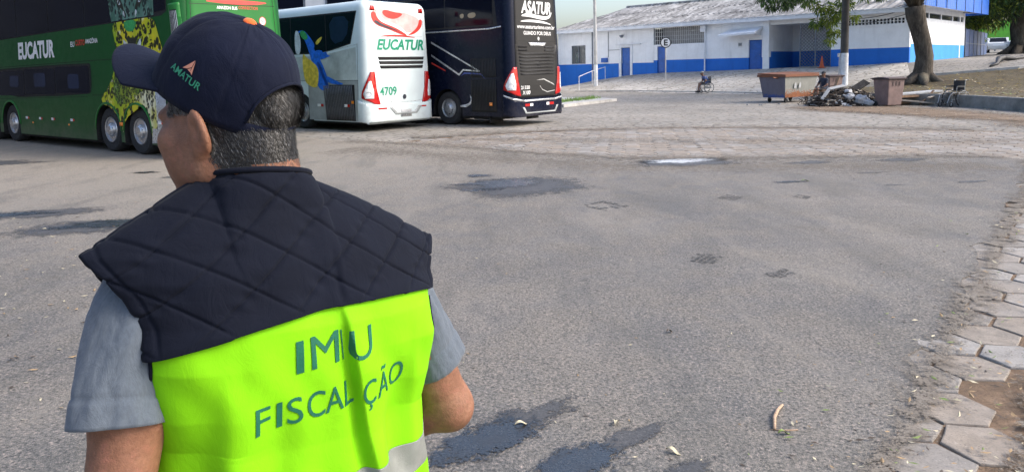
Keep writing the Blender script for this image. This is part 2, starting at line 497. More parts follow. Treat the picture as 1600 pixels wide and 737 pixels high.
    c = t.ramp(m, [(.35, (.035, .036, .04)), (.5, (.085, .092, .105)), (.7, (.125, .135, .155))])  # bluish sky sheen painted into the film's base colour
    t.fin(c, t.ramp(m, [(.35, .45), (.6, .22)]), t.bump(fine, .35, .004), spec=.9); fade_alpha(t, 1.4, 2.2)
    t = NT('painted_sky_glint'); co = t.coord('World'); m = t.noise(t.coord('World', (1., 3.2, 1.)), 5, 6, .7, .5)  # bright sky reflection on the puddle, painted as a pale diffuse colour
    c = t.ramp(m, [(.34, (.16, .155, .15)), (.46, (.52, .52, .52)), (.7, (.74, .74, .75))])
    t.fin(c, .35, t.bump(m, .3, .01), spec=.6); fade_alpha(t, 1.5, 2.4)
    t = NT('dust_film'); co = t.coord('World'); m = t.noise(co, 3, 5, .7); f = t.noise(co, 55, 4, .75)
    c = t.ramp(m, [(.3, (0.152, 0.129, 0.105)), (.7, (0.242, 0.213, 0.179))]); c = t.mix(t.ramp(f, [(.36, .7), (.5, 0.)]), c, (0.068, 0.057, 0.048))
    t.fin(c, .9, t.bump(f, .5, .006), spec=.25); fade_alpha(t, .85, 2.6)
    t = NT('puddle_water'); co = t.coord('World')
    t.fin((.035, .033, .03), .04, t.bump(t.noise(co, 3.5, 4, .6), .10, .02), spec=.5)
    t = NT('tyre_mark'); co = t.coord('World'); fine = t.noise(co, 80, 3, .7)
    t.fin(t.ramp(fine, [(.4, (.03, .029, .028)), (.7, (.10, .096, .09))]), .7, t.bump(fine, .6, .004)); fade_alpha(t, 1.0, 2.0)
    plain('concrete_kerb', (.40, .385, .36), .85, .3, 3, .4, 30, kind='World', bdist=.01)
    plain('concrete_dark', (.20, .195, .18), .9, .4, 2.2, .5, 20, kind='World', bdist=.02)
    plain('leaf_dry', (.30, .20, .10), .7, .4, 30, .1)
    plain('leaf_pale', (.50, .44, .30), .7, .3, 30, .1)
    plain('leaf_green', (.16, .22, .05), .6, .3, 30, .1)
    plain('leaf_yellow', (.42, .30, .05), .7, .4, 30, .1)
    plain('leaf_dark', (.07, .05, .035), .7, .3, 30, .1)
    plain('grass_blade', (.14, .24, .045), .6, .4, 3, 0, kind='World')
ground_mats()

FA, FD, FN = (4.14, 61.0), (.71768, -.69637), (-.69637, -.71768)     # building front line, its direction, its outward normal
def gz(x, y):
    rx, ry = x - FA[0], y - FA[1]
    u, v = rx * FD[0] + ry * FD[1], rx * FN[0] + ry * FN[1]
    zf = np.interp(u, [-1, 0, 3.6, 6.9, 10, 13, 17.6, 22, 26.3, 40, 60], [0, 0, .62, 1.0, 1.15, 1.2, 1.31, 1.37, 1.55, 1.7, 1.8])
    L = np.interp(u, [0, 12, 25, 40], [5, 7, 9, 12])
    s = np.clip(1 - v / L, 0, 1)
    return float(zf * s + (-v * .021 if v < 0 else 0))

# the asphalt's ragged edge: from behind the camera, along the paver strip, across the yard, under the buses
EDGE = [(-9.5, -10.0), (-4.0, -3.6), (-.9, .1), (.55, 1.85), (1.40, 2.9), (1.85, 3.4), (2.32, 4.06), (2.86, 4.7), (3.46, 5.45), (4.35, 6.6), (5.3, 7.8), (6.6, 9.4), (7.9, 11.2), (8.6, 12.4),
        (7.6, 12.95), (5.6, 13.2), (3.6, 13.35), (1.9, 13.7), (.4, 14.8), (-1.0, 16.2), (-2.6, 17.4), (-4.4, 18.4), (-8, 22), (-16, 30), (-45, 52), (-60, 30), (-60, -10)]
def ragged(pts, step=.14, amp=.09, seed=0., keep=None):
    out = []
    for i in range(len(pts)):
        a, b = Vector(pts[i]), Vector(pts[(i + 1) % len(pts)])
        L = (b - a).length; st = step if (keep is None or keep(a) or keep(b)) else 4.0
        n = max(1, int(L / st)); no = Vector((-(b - a).y, (b - a).x)) / max(L, 1e-6)
        for k in range(n):
            p = a.lerp(b, k / n)
            e = (nz(p.x * 1.6, p.y * 1.6, seed) * 1.2 + nz(p.x * 5, p.y * 5, seed + 3) * .55) * amp * (1 if st == step else 0)
            out.append((p.x + no.x * e, p.y + no.y * e))
    return out
near = lambda p: -8 < p.x < 12 and 0 < p.y < 24
ASPH = ragged(EDGE, .12, .13, 1.0, near)
def inside(poly, x, y):
    c = False; n = len(poly); j = n - 1
    for i in range(n):
        xi, yi = poly[i]; xj, yj = poly[j]
        if (yi > y) != (yj > y) and x < (xj - xi) * (y - yi) / (yj - yi) + xi: c = not c
        j = i
    return c
PAVED = [(-9, -10.6), (-3.5, -4.2), (.5, .0), (2.2, 1.4), (5.0, 3.6), (9.0, 8.0), (13.2, 13.0), (12.3, 16.2), (9.5, 19.0), (5.0, 20.3), (1.6, 20.4), (-1.6, 18.9), (-3.2, 17.4), (0, 14), (4, 12), (6, 9), (0, 2)]
PAVED_IN = PAVED

def terrain():
    xs = np.unique(np.concatenate([np.linspace(-220, -20, 15), np.arange(-20, 30, .5), np.linspace(30, 240, 36)]))
    ys = np.unique(np.concatenate([np.linspace(-60, 0, 10), np.arange(0, 70, .5), np.linspace(70, 420, 40)]))
    P = np.zeros((len(xs), len(ys), 3))
    for i, x in enumerate(xs):
        for j, y in enumerate(ys):
            z = gz(x, y)
            inp = -10 < x < 14.5 and -11.5 < y < 21.5
            low = (y < 53 and x < 9.5 and inside(ASPH, x, y)) or (inp and (inside(PAVED, x, y) or any(inside(PAVED, x + a, y + b) for a, b in ((.5, 0), (-.5, 0), (0, .5), (0, -.5)))))
            P[i, j] = (x, y, z - .035 if low else z + .012 * nz(x, y, 2, .6))
    o = MB().grid(P).build('ground', 'yard_dust', smooth=True, fix=False)
    tag(o, 'pale dusty yard spreading to the buildings', 'ground', kind='structure')
terrain()

def flat(name, poly, z, mat, thick=0.0, parent=None):
    v, fs = poly_fs(poly); mb = MB()
    if thick: mb.prism(poly, -thick, lambda a, b, w: (a, b, z + w))
    else: mb.add([(a, b, z) for a, b in v], fs)
    return mb.build(name, mat, parent)
def drape(name, poly, dz, mat, step=.6, zfn=gz, parent=None):
    v, fs = cut2d(*poly_fs(poly), step)
    return MB().add([(a, b, zfn(a, b) + dz) for a, b in v], fs).build(name, mat, parent, smooth=True)

road = tag(flat('road', ASPH, 0.004, 'asphalt', .034), 'worn grey asphalt lane crossing the yard', 'road', kind='structure')
bed = tag(flat('paving_bed', PAVED, -.011, 'joint_sand'), 'sandy joints between the hexagonal pavers', 'pavement', kind='structure')
soilc = ragged([(1.62, 2.40), (1.84, 2.90), (2.24, 3.30), (2.56, 3.74), (3.0, 4.3), (5.5, 4.6), (5, 2.5), (3.5, .5), (1.4, 1.2)], .12, .10, 5.)
_sp = drape('soil_patch', soilc, .010, 'soil', .25, lambda a, b: 0.); set_fade(_sp, [min(1., rim_dist(soilc, v.co.x, v.co.y) / .22) for v in _sp.data.vertices])
tag(_sp, 'bare reddish soil beside the near pavers', 'soil', kind='structure')

# ---- hexagonal pavers: the nearest and largest as pieces of their own
def hex_mesh(k):
    mb = MB(); R = .203; rnd = random.Random(k)
    ring = [(R * math.cos(math.radians(60 * i)) * rnd.uniform(.94, 1.0), R * math.sin(math.radians(60 * i)) * rnd.uniform(.94, 1.0)) for i in range(6)]
    # break the straight sides a little
    pts = []
    for i in range(6):
        a, b = ring[i], ring[(i + 1) % 6]
        pts += [a, ((a[0] + b[0]) / 2 * rnd.uniform(.965, 1.01), (a[1] + b[1]) / 2 * rnd.uniform(.965, 1.01))]
    n = len(pts)
    lv = [(1.0, -.06), (1.0, -.009), (.985, -.002), (.955, 0.0)]
    vs = [(x * s, y * s, z + (rnd.uniform(-.002, .002) if z == 0 else 0)) for s, z in lv for x, y in pts]
    fs = [(r * n + i, r * n + (i + 1) % n, (r + 1) * n + (i + 1) % n, (r + 1) * n + i) for r in range(3) for i in range(n)]
    fs.append(tuple(3 * n + i for i in range(n)))
    return mb.add(vs, fs)
PM = []
for k in range(6):
    b = hex_mesh(k); PM.append((b, [b.mesh('paver', m, fix=True) for m in ('paver_grey', 'paver_warm', 'paver_pale')]))
def lay_pavers():
    th = math.atan2(.77, .63); c, s = math.cos(th), math.sin(th)
    spots = []
    dx, dy = .205 * 1.5 + .002, .205 * math.sqrt(3) + .003
    for i in range(-90, 90):
        for j in range(-90, 90):
            a, b = i * dx, (j + .5 * (i % 2)) * dy
            x, y = a * c - b * s, a * s + b * c
            if y < .8 or not inside(PAVED, x, y) or inside(soilc, x, y): continue
            if inside(ASPH, x, y) and all(inside(ASPH, x + .17 * math.cos(q), y + .17 * math.sin(q)) for q in (0, 1.05, 2.1, 3.14, 4.19, 5.24)): continue
            edge = all(inside(PAVED, x + .2 * math.cos(q), y + .2 * math.sin(q)) for q in (0, 2, 4))
            if not edge and y > 2: continue
            spots.append((x, y))
    vis = [p for p in spots if p[1] > 2.4 and p[0] < .72 * p[1] + .4 and p[0] > -.72 * p[1]]
    vis.sort(key=lambda p: p[1]); own = set(vis[:300])
    rest = MB(); rnd = random.Random(3)
    for p in spots:
        k = rnd.randrange(6); mi = rnd.choice((0, 0, 1, 1, 2)); z = rnd.uniform(-.003, .003) - (.006 if inside(ASPH, *p) else 0); rz = th + rnd.randrange(6) * PI / 3 + rnd.uniform(-.05, .05)
        tx, ty = rnd.uniform(-.011, .011), rnd.uniform(-.011, .011)
        if p in own:
            link('paver', PM[k][1][mi], bed, (p[0], p[1], z), (tx, ty, rz))
        else:
            R = Matrix.Rotation(rz, 3, 'Z') @ Matrix.Rotation(tx, 3, 'X') @ Matrix.Rotation(ty, 3, 'Y')
            rest.add([R @ Vector(v) + Vector((p[0], p[1], z)) for v in PM[k][0].v], PM[k][0].f, mi)
    tag(rest.build('pavers', ['paver_grey', 'paver_warm', 'paver_pale'], bed), kind='stuff')
lay_pavers()

# ---- water, damp patches and tyre prints on the asphalt
def blob(cx, cy, rx, ry, rot=0., amp=.28, seed=0., n=64, fr=1.6):
    out = []
    for i in range(n):
        a = 2 * PI * i / n; k = 1 + amp * (nz(math.cos(a) * fr, math.sin(a) * fr, seed) * 1.6 + nz(math.cos(a) * fr * 3, math.sin(a) * fr * 3, seed) * .25)
        x, y = rx * k * math.cos(a), ry * k * math.sin(a)
        out.append((cx + x * math.cos(rot) - y * math.sin(rot), cy + x * math.sin(rot) + y * math.cos(rot)))
    return out
def puddle(label, wet, water=(), damp=(), wm='wet_asphalt', am='puddle_water'):
    root = empty('puddle', (wet[0][0][0] if wet else damp[0][0][0], wet[0][0][1] if wet else damp[0][0][1], 0), 0, label, 'puddle', 'wet patches on the asphalt')
    ox, oy = root.location[:2]
    for nm, lst, z, m in (('damp_rim', damp, .007, 'damp_asphalt'), ('wet_film', wet, .010, wm), ('water' if am == 'puddle_water' else 'painted_glint', water, .013, am)):
        for q in lst:
            n = len(q); cx, cy = sum(p[0] for p in q) / n, sum(p[1] for p in q) / n; lv = (1.0, .93, .82, .65, .4)
            vs = [(cx + (a - cx) * k - ox, cy + (b - cy) * k - oy, z) for k in lv for a, b in q] + [(cx - ox, cy - oy, z)]
            fs = [(r * n + i, r * n + (i + 1) % n, (r + 1) * n + (i + 1) % n, (r + 1) * n + i) for r in range(4) for i in range(n)] + [(4 * n + i, 4 * n + (i + 1) % n, 5 * n) for i in range(n)]
            o = MB().add(vs, fs).build(nm, m, root, fix=False); set_fade(o, [1 - k for k in lv for _ in q] + [1.])
D = math.atan2(.47, .55)
def streaks(x, y, rot, L, w, n, seed):
    rnd = random.Random(seed); out = []
    for k in range(n):
        o = (k / (n - 1) - .5) * w; d = rnd.uniform(-.2, .35) * L; l = L * rnd.uniform(.5, .8)
        out.append(blob(x + math.cos(rot) * d - math.sin(rot) * o, y + math.sin(rot) * d + math.cos(rot) * o, l, w / n * rnd.uniform(.65, .95), rot, .25, seed + k))
    return out
puddle('wet tyre trail beside the man\'s elbow', [blob(-.14, 3.23, .44, .19, .62, .18, 1., 80)], (), [blob(.02, 3.40, .46, .15, .66, .3, 2., 90)])
puddle('second wet tyre trail, right of the one by the elbow', [blob(.24, 3.02, .36, .16, .62, .18, 3., 80)], (), [blob(.42, 3.15, .42, .11, .66, .3, 4., 90)])
puddle('small wet print at the bottom edge of the asphalt', (), (), [blob(.66, 2.90, .26, .09, .6, .3, 5., 80)])
puddle('broad puddle with painted bluish sheen in the middle of the lane', [blob(-.1, 10.85, .95, .60, .1, .35, 6.), blob(-.55, 11.7, .34, .2, 0, .4, 8.), blob(-.5, 10.25, .4, .16, .1, .4, 9.)], (), [blob(.1, 10.6, 1.5, 1.1, .1, .3, 10.)], 'wet_painted_sheen')
puddle('puddle with its bright sky reflection painted whitish, just before the setts', [blob(3.0, 13.0, .95, .46, .2, .3, 11.)], [blob(3.0, 12.98, .88, .40, .22, .3, 12., 90)], [blob(3.1, 12.8, 1.3, .6, .2, .35, 13.)], 'wet_painted_sheen', 'painted_sky_glint')
puddle('dark puddle behind the man\'s near shoulder', [blob(-4.7, 8.5, .8, .36, .3, .35, 14.)], (), [blob(-4.9, 8.35, 1.05, .62, .3, .3, 16.)])
puddle('long wet strip at the picture\'s left border', [blob(-6.4, 9.15, .85, .2, .25, .3, 17.)], (), [blob(-6.1, 9.2, 1.2, .42, .25, .3, 18.)])
puddle('narrow damp spot left of the man\'s chin', [blob(-6.55, 13.0, .34, .16, .1, .3, 19.)], (), [blob(-5.4, 12.4, .75, .2, .2, .4, 20.)])
puddle('dark oil-stained strip by the green bus', [blob(-11.5, 14.6, 1.0, .3, .2, .3, 21.)], (), [blob(-11.2, 14.8, 1.9, .65, .2, .3, 22.)])
for i, (x, y, rx, ry, lab) in enumerate(((3.95, 10.4, .34, .13, 'dark wet dip with a yellow leaf at its rim'), (5.45, 11.1, .26, .07, 'thin dark dip in the row of dips, middle one'),
        (6.4, 10.1, .30, .11, 'oval dark dip near the right of the lane'), (7.9, 10.9, .34, .12, 'dark dip close to the paver strip'), (8.2, 9.9, .13, .06, 'tiny black dip by the paver edge'),
        (5.1, 12.4, .5, .22, 'damp hollow right of the bright puddle'), (6.7, 12.5, .6, .25, 'brown damp hollow before the setts'), (5.2, 9.95, .2, .06, 'faint short dip below the middle dip'))):
    puddle(lab, [blob(x, y, rx * .6, ry * .5, .1, .4, 30. + i)] if i in (0, 3, 4) else (), (), [blob(x, y, rx, ry, .1, .35, 40. + i)])
def tyre_print(x, y, rot, n, w, label):
    root = empty('tyre_print', (x, y, 0), rot, label, 'tyre mark', 'tyre prints on the asphalt')
    rnd = random.Random(int(x * 100)); mb = MB()
    for i in range(n):
        for j in range(5):
            if rnd.random() < .22: continue
            a, b = (i - n / 2) * .055, (j - 2.5) * w / 5
            q = [(a + dx * rnd.uniform(.7, 1.1) + .012 * j, b + dy * rnd.uniform(.7, 1.1)) for dx, dy in ((0, 0), (.04, 0), (.046, w / 5 * .8), (.006, w / 5 * .8))]
            mb.add([(u, v, .008) for u, v in q], [(0, 1, 2, 3)])
    o = mb.build('tread_blocks', 'tyre_mark', root); set_fade(o, [.62] * len(o.data.vertices))
tyre_print(1.66, 6.32, .95, 6, .26, 'blocky dark tyre print, larger of the near pair')
tyre_print(2.13, 5.80, .55, 5, .16, 'blocky dark tyre print, smaller of the near pair')
tyre_print(2.75, 9.25, .9, 6, .26, 'faint tyre print in the row of dips')
tyre_print(3.65, 9.2, .9, 4, .2, 'faintest tyre print, further right in the row')
tyre_print(3.02, 4.72, .5, 3, .08, 'small smudged print near the paver edge')
tyre_print(1.1, 8.9, .7, 8, .5, 'scuffed tyre print below the broad puddle')

# ---- litter
def leaf_quads(mb, x, y, z, L, rnd, m):
    a = rnd.uniform(0, 2 * PI); c, s = math.cos(a), math.sin(a); w = L * rnd.uniform(.22, .4); h = rnd.uniform(.1, .45) * L
    pts = [(-L / 2, 0, h * rnd.random()), (0, -w / 2, h * .3), (L / 2, 0, h * rnd.random() * .6), (0, w / 2, h * .45)]
    mb.add([(x + p * c - q * s, y + p * s + q * c, z + r) for p, q, r in pts], [(0, 1, 2), (0, 2, 3)], m)
def litter():
    rnd = random.Random(11); mb = MB()
    LM = ['leaf_dry', 'leaf_pale', 'leaf_green', 'leaf_dark']
    for _ in range(420):          # scattered over the asphalt
        y = 2.5 + 13 * rnd.random() ** 1.5; x = rnd.uniform(-.72, .6) * y
        if inside(ASPH, x, y): leaf_quads(mb, x, y, .006, rnd.uniform(.015, .038), rnd, rnd.choice((0, 0, 1, 1, 3, 3, 3)))
    for _ in range(520):          # gathered along the pavers and on the soil
        t = rnd.random(); y = 2.6 + 6 * t * t; x = 1.3 + (y - 2.9) * .84 + rnd.gauss(.35, .4)
        leaf_quads(mb, x, y, .012, rnd.uniform(.02, .055), rnd, rnd.choice((0, 0, 1, 3, 3, 2)))
    for _ in range(420):
        y = rnd.uniform(2.5, 4.6); x = 1.9 + (y - 2.7) * .85 + rnd.uniform(0, 1.0)
        leaf_quads(mb, x, y, .014, rnd.uniform(.025, .07), rnd, rnd.choice((0, 0, 1, 3, 3, 2)))
    for _ in range(700):          # soil strip by the skips
        y = rnd.uniform(15.5, 28); x = rnd.uniform(10.5, 16.5)
        leaf_quads(mb, x, y, .02, rnd.uniform(.05, .13), rnd, rnd.choice((0, 0, 1, 3, 3, 3)))
    for _ in range(160):          # left of the man
        y = rnd.uniform(3.5, 9); x = -rnd.uniform(.45, .72) * y
        leaf_quads(mb, x, y, .006, rnd.uniform(.03, .06), rnd, rnd.choice((1, 1, 0, 3)))
    for _ in range(1500):         # on the verge behind the low wall
        y = rnd.uniform(19, 37); x = 16.4 + rnd.random() * 9
        leaf_quads(mb, x, y, max(gz(x, y) + .05, .40) + .01, rnd.uniform(.08, .2), rnd, rnd.choice((0, 4, 4, 3, 3, 2, 1)))
    LM.append('leaf_yellow')
    tag(mb.build('leaf_litter', LM, fix=False), 'small dry leaves scattered over asphalt and pavers', 'leaf litter', kind='stuff')
litter()
mb = MB(); mb.tube([(1.19, 3.26, .012), (1.225, 3.36, .02), (1.27, 3.44, .018), (1.315, 3.50, .012)], [.007, .009, .0085, .006], 7)
tag(mb.build('stick', plain('bark_stick', (.40, .27, .18), .8, .35, 40, .3, 90), smooth=True), 'curved brown stick lying on the bare asphalt', 'stick')
mb = MB(); mb.tube([(1.17, 3.27, .006), (1.23, 3.25, .010), (1.30, 3.26, .006)], [.0025, .003, .002], 5)
tag(mb.build('twig', 'bark_stick', smooth=True), 'thin twig crossing the foot of the curved stick', 'twig')
def leaf_obj(x, y, L, rot, mat, label):
    mb = MB(); n = 7; P = np.zeros((n, 3, 3))
    for i in range(n):
        t = i / (n - 1); w = L * .17 * math.sin(PI * (t * .92 + .04)) ** .8
        for j, s in enumerate((-1, 0, 1)):
            P[i, j] = (L * (t - .5), s * w, .012 + abs(s) * .006 + .012 * math.sin(t * 5))
    o = mb.grid(P).build('leaf', mat, None, smooth=True, loc=(x, y, 0), rot=(0, 0, rot))
    tag(o, label, 'leaf', 'single fallen leaves on the asphalt')
leaf_obj(.02, 3.36, .075, .3, 'leaf_pale', 'pale leaf lying in the wet trail by the elbow')
leaf_obj(.47, 3.36, .07, 1.3, 'leaf_pale', 'pale crumpled leaf right of the two wet trails')
leaf_obj(.68, 3.08, .07, -.6, 'leaf_pale', 'whitish leaf on asphalt near the bottom edge')
leaf_obj(1.22, 3.22, .06, .2, 'leaf_green', 'greenish leaf at the foot of the stick')
leaf_obj(4.2, 10.45, .12, .2, 'leaf_green', 'yellow-green leaf at a dark dip')
leaf_obj(.98, 4.55, .06, .7, 'leaf_dark', 'dark leaf alone in the middle of the lane')

# ---- dust drifts that blur the asphalt's edges
def drift(label, pts, w, seed, z=.0145, top=1.):
    n = len(pts); P = np.zeros((n, 7, 3)); fd = []
    for i, (x, y) in enumerate(pts):
        a, b = Vector(pts[max(i - 1, 0)]), Vector(pts[min(i + 1, n - 1)]); t = (b - a).normalized(); no = (t.y, -t.x)
        k = w * (1 + .6 * nz(x * .9, y * .9, seed))
        for j, q in enumerate((-1, -.7, -.35, 0, .35, .7, 1)):
            P[i, j] = (x + no[0] * q * k, y + no[1] * q * k, z); fd.append(top * (1 - abs(q)) * (0 if i in (0, n - 1) else 1))
    o = MB().grid(P).build('dust_drift', 'dust_film', fix=False); set_fade(o, fd); tag(o, label, 'dust', kind='stuff')
def dense(pts, st):
    out = []
    for a, b in zip(pts, pts[1:]):
        L = math.dist(a, b); k = max(1, int(L / st)); out += [(a[0] + (b[0] - a[0]) * i / k, a[1] + (b[1] - a[1]) * i / k) for i in range(k)]
    return out + [pts[-1]]
drift('brown dust lying along the near paver edge', dense([(x + .05, y - .04) for x, y in EDGE[3:14]], .2), .25, 1., top=.9)
drift('second brown dust drift over the near pavers', dense([(x + .45, y - .35) for x, y in EDGE[3:13]], .2), .30, 6., top=.7)
drift('pale dust blurring asphalt into the far setts', dense([(8.8, 12.6)] + EDGE[14:22], .4), 1.0, 3., top=.8)
drift('wide dust veil on the lane before the setts', dense([(8.0, 11.4), (5, 12.0), (2, 12.4), (-1, 14.4), (-4, 16.6)], .4), 1.7, 5., .0055, .75)

drift('dusty veil over the middle of the far setts', dense([(12.0, 14.6), (8, 15.6), (4, 16.4), (1, 17.4), (-2, 18.2)], .5), 1.9, 8., .017, .62)
drift('dusty veil over the far rim of the setts', dense([(11.6, 17.4), (8, 19.2), (4, 20.2), (0, 19.8), (-3, 18.6)], .5), 1.3, 9., .0185, .8)

# ---- soil strip, verge, kerbs and apron
_poly = ragged([(9.2, 28.4), (12.6, 30.2), (15.1, 28.0), (16.0, 25.6), (16.1, 23.0), (16.8, 15), (12.6, 14.6), (11.4, 17.2), (11.6, 20.2), (10.6, 22.6), (9.4, 25.2)], .4, .35, 9.)
_ss = drape('soil_strip', _poly, .022, 'soil', 1.); set_fade(_ss, [min(1., rim_dist(_poly, v.co.x, v.co.y) / 2.2) for v in _ss.data.vertices])
tag(_ss, 'brown soil strip in front of the rubbish', 'soil', kind='structure')
def verge_z(x, y):
    t = min(1, max(0, (y - 23) / 13.))
    return max(gz(x, y) + .05, .40)
tag(drape('verge', [(13.2, 30.2), (15.25, 28.2), (16.1, 25.7), (16.2, 23.1), (16.9, 16), (40, 16), (40, 30), (30, 36.6), (25.0, 36.2), (22.5, 37.2), (20.2, 38.0), (17, 36.5), (14.5, 33.2)], 0, 'verge_litter', .7, verge_z),
    'raised verge covered with yellow leaves behind the low wall', 'verge', kind='structure')
wpts = [(12.9, 30.6), (14.2, 29.2), (15.14, 28.1), (15.75, 26.9), (16.05, 25.6), (16.12, 24.2), (16.15, 23.0), (16.5, 19), (16.9, 15.5)]
mb = MB(); P = np.zeros((len(wpts), 5, 3))
for i, (x, y) in enumerate(wpts):
    for j, (o, z) in enumerate(((-.09, -.05), (-.08, .40), (-.06, .43), (.14, .43), (.16, -.05))): P[i, j] = (x + o, y + o * .3, z)
tag(mb.grid(P).build('retaining_wall', 'concrete_dark'), 'low curved grey retaining wall behind the empty wheelchair', 'low wall')
mb = MB(); mb.prism(ragged([(1.4, 32.2), (2.25, 31.5), (5.2, 36.2), (4.4, 38.2), (.4, 41)], .5, .06, 3.), .13, lambda a, b, w: (a, b, w))
isl = tag(mb.build('traffic_island', 'concrete_kerb'), 'concrete kerbed island with grass beside the black coach', 'island', kind='structure')
mb = MB(); rnd = random.Random(5)
for _ in range(900):
    t = rnd.random(); x = 2.1 + 2.4 * t + rnd.uniform(-.5, .1); y = 33.0 + 4.0 * t + rnd.uniform(-.3, .8); h = rnd.uniform(.05, .2); a = rnd.uniform(0, 6.3); l = rnd.uniform(-.08, .08)
    mb.add([(x - .012 * math.cos(a), y - .012 * math.sin(a), .13), (x + .012 * math.cos(a), y + .012 * math.sin(a), .13), (x + l, y + l, .13 + h)], [(0, 1, 2)])
tag(mb.build('island_grass', 'grass_blade', fix=False), 'rough green grass growing on the kerbed island', 'grass', kind='stuff')
def FP(u, w, z=0.):     # along the front, out from it
    return (FA[0] + FD[0] * u + FN[0] * w, FA[1] + FD[1] * u + FN[1] * w)
ap = [FP(0, 0.02), FP(17.9, .02), FP(17.9, -1.2), FP(21.8, -1.2), FP(21.8, .02), FP(26.2, .02), FP(27.5, 4), FP(24, 8.7), FP(17, 7.9), FP(12, 6.9), FP(6, 5.9), FP(1.5, 5.2), FP(0, 4)]
tag(drape('apron', ap, .02, 'apron_setts', .6), 'sloping paved apron in front of the blue and white building', 'pavement', kind='structure')
def kerb_run(label, pts, w=.22, h=.12):
    P = np.zeros((len(pts), 4, 3))
    for i, (x, y) in enumerate(pts):
        a, b = Vector(pts[max(i - 1, 0)]), Vector(pts[min(i + 1, len(pts) - 1)]); t = (b - a).normalized(); n = (-t.y, t.x); z = gz(x, y)
        for j, (o, q) in enumerate(((-w / 2, -.2), (-w / 2, h), (w / 2, h), (w / 2, -.2))): P[i, j] = (x + n[0] * o, y + n[1] * o, z + q)
    tag(MB().grid(P).build('kerb', 'concrete_kerb'), label, 'kerb', kind='structure')
def sub(pts, st=1.):
    out = []
    for a, b in zip(pts, pts[1:]):
        L = math.dist(a, b); n = max(1, int(L / st)); out += [(a[0] + (b[0] - a[0]) * k / n, a[1] + (b[1] - a[1]) * k / n) for k in range(n)]
    return out + [pts[-1]]
kerb_run('pale kerb running up the apron towards the awning door', sub([(9.4, 47.2), (11.3, 47.6), (12.94, 47.9), (16.2, 48.4)]), .2, .06)
kerb_run('pale kerb along the foot of the apron', sub([(4.6, 51.9), (6.0, 50.4), (8.4, 47.6), (11.2, 43.9), (14.0, 40.1)]), .2, .06)
kerb_run('dark kerb line between the verge and the far road', sub([(20.6, 38.2), (22.5, 37.4), (25.0, 36.4), (30, 36.9)]), .25, .14)
# ================================================================== BUILDING
def wall_mat(name, col, peel=None, amount=.62, streak=True):
    t = NT(name); co = t.coord('World'); a = t.noise(co, 1.4, 6, .7); b = t.noise(co, 3.2, 7, .72, .6)
    st = t.noise(t.coord('World', (2.2, 2.2, .25)), 1.6, 5, .65)
    c = t.ramp(a, [(.3, tuple(x * .86 for x in col)), (.7, col)])
    if streak: c = t.mix(t.ramp(st, [(.54, 0.), (.74, .42)]), c, tuple(x * .60 for x in col))
    if peel: c = t.mix(t.ramp(b, [(amount, 0.), (amount + .02, 1.)]), c, peel)
    nm = t.bump(t.noise(co, 14, 5), .25, .02)
    if peel: nm = t.bump(t.ramp(b, [(amount, 1.), (amount + .02, 0.)]), .3, .01, nm)
    return t.fin(c, .75, nm, spec=.35)
wall_mat('plaster_white', (.86, .885, .92))
wall_mat('plaster_blue', (.018, .155, .60), (.62, .64, .66), .70)
wall_mat('plaster_blue_pale', (.05, .30, .72), (.75, .77, .8), .66)
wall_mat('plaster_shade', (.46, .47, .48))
plain('door_blue', (.012, .10, .40), .45, .2, 3, .1, 20)
plain('trim_white', (.70, .73, .78), .6, .12, 2, .1, 20)
plain('iron_white', (.62, .64, .66), .5, .15, 5, 0)
plain('iron_grey', (.16, .18, .21), .5, .2, 5, .1, 40, metal=.4)
plain('glass_dark', (.015, .02, .03), .08, .1, 2, 0, spec=.6)
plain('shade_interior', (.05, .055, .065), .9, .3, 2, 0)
plain('curtain_white', (.62, .66, .66), .8, .2, 3, .2, 8)
plain('curtain_green', (.02, .22, .12), .8, .2, 3, .2, 8)
plain('sheet_blue', (.02, .14, .58), .42, .12, .6, .1, 6, spec=.5)
plain('cone_orange', (.42, .075, .02), .5, .15, 9, 0)
plain('cable_black', (.015, .015, .016), .6, .1, 5, 0)
def roof_mat():
    t = NT('roof_sheet'); co = t.coord('Object'); a = t.noise(t.coord('Object', (1.2, .35, 1)), 1.3, 7, .75, .5); b = t.noise(co, .5, 5, .6)
    c = t.ramp(a, [(.36, (.07, .068, .066)), (.50, (.22, .215, .21)), (.64, (.50, .49, .48))])
    c = t.mix(t.ramp(b, [(.4, 0.), (.65, .4)]), c, (.40, .395, .39))
    t.fin(c, .8, t.bump(a, .3, .03), spec=.35)
roof_mat()

def panel_wall(mb, x0, x1, z0, z1, holes, y0=0., y1=.22, m=0):
    """wall slab from x0 to x1 and z0 to z1 with rectangular openings left free"""
    xs = sorted({x0, x1, *[min(max(h[i], x0), x1) for h in holes for i in (0, 1)]})
    zs = sorted({z0, z1, *[min(max(h[i], z0), z1) for h in holes for i in (2, 3)]})
    for a, b in zip(xs, xs[1:]):
        run = None
        for c, d in zip(zs, zs[1:]):
            mx, mz = (a + b) / 2, (c + d) / 2
            if any(h[0] < mx < h[1] and h[2] < mz < h[3] for h in holes):
                if run: mb.bx(a, b, y0, y1, run[0], run[1], m); run = None
            else: run = (run[0], d) if run else (c, d)
        if run: mb.bx(a, b, y0, y1, run[0], run[1], m)

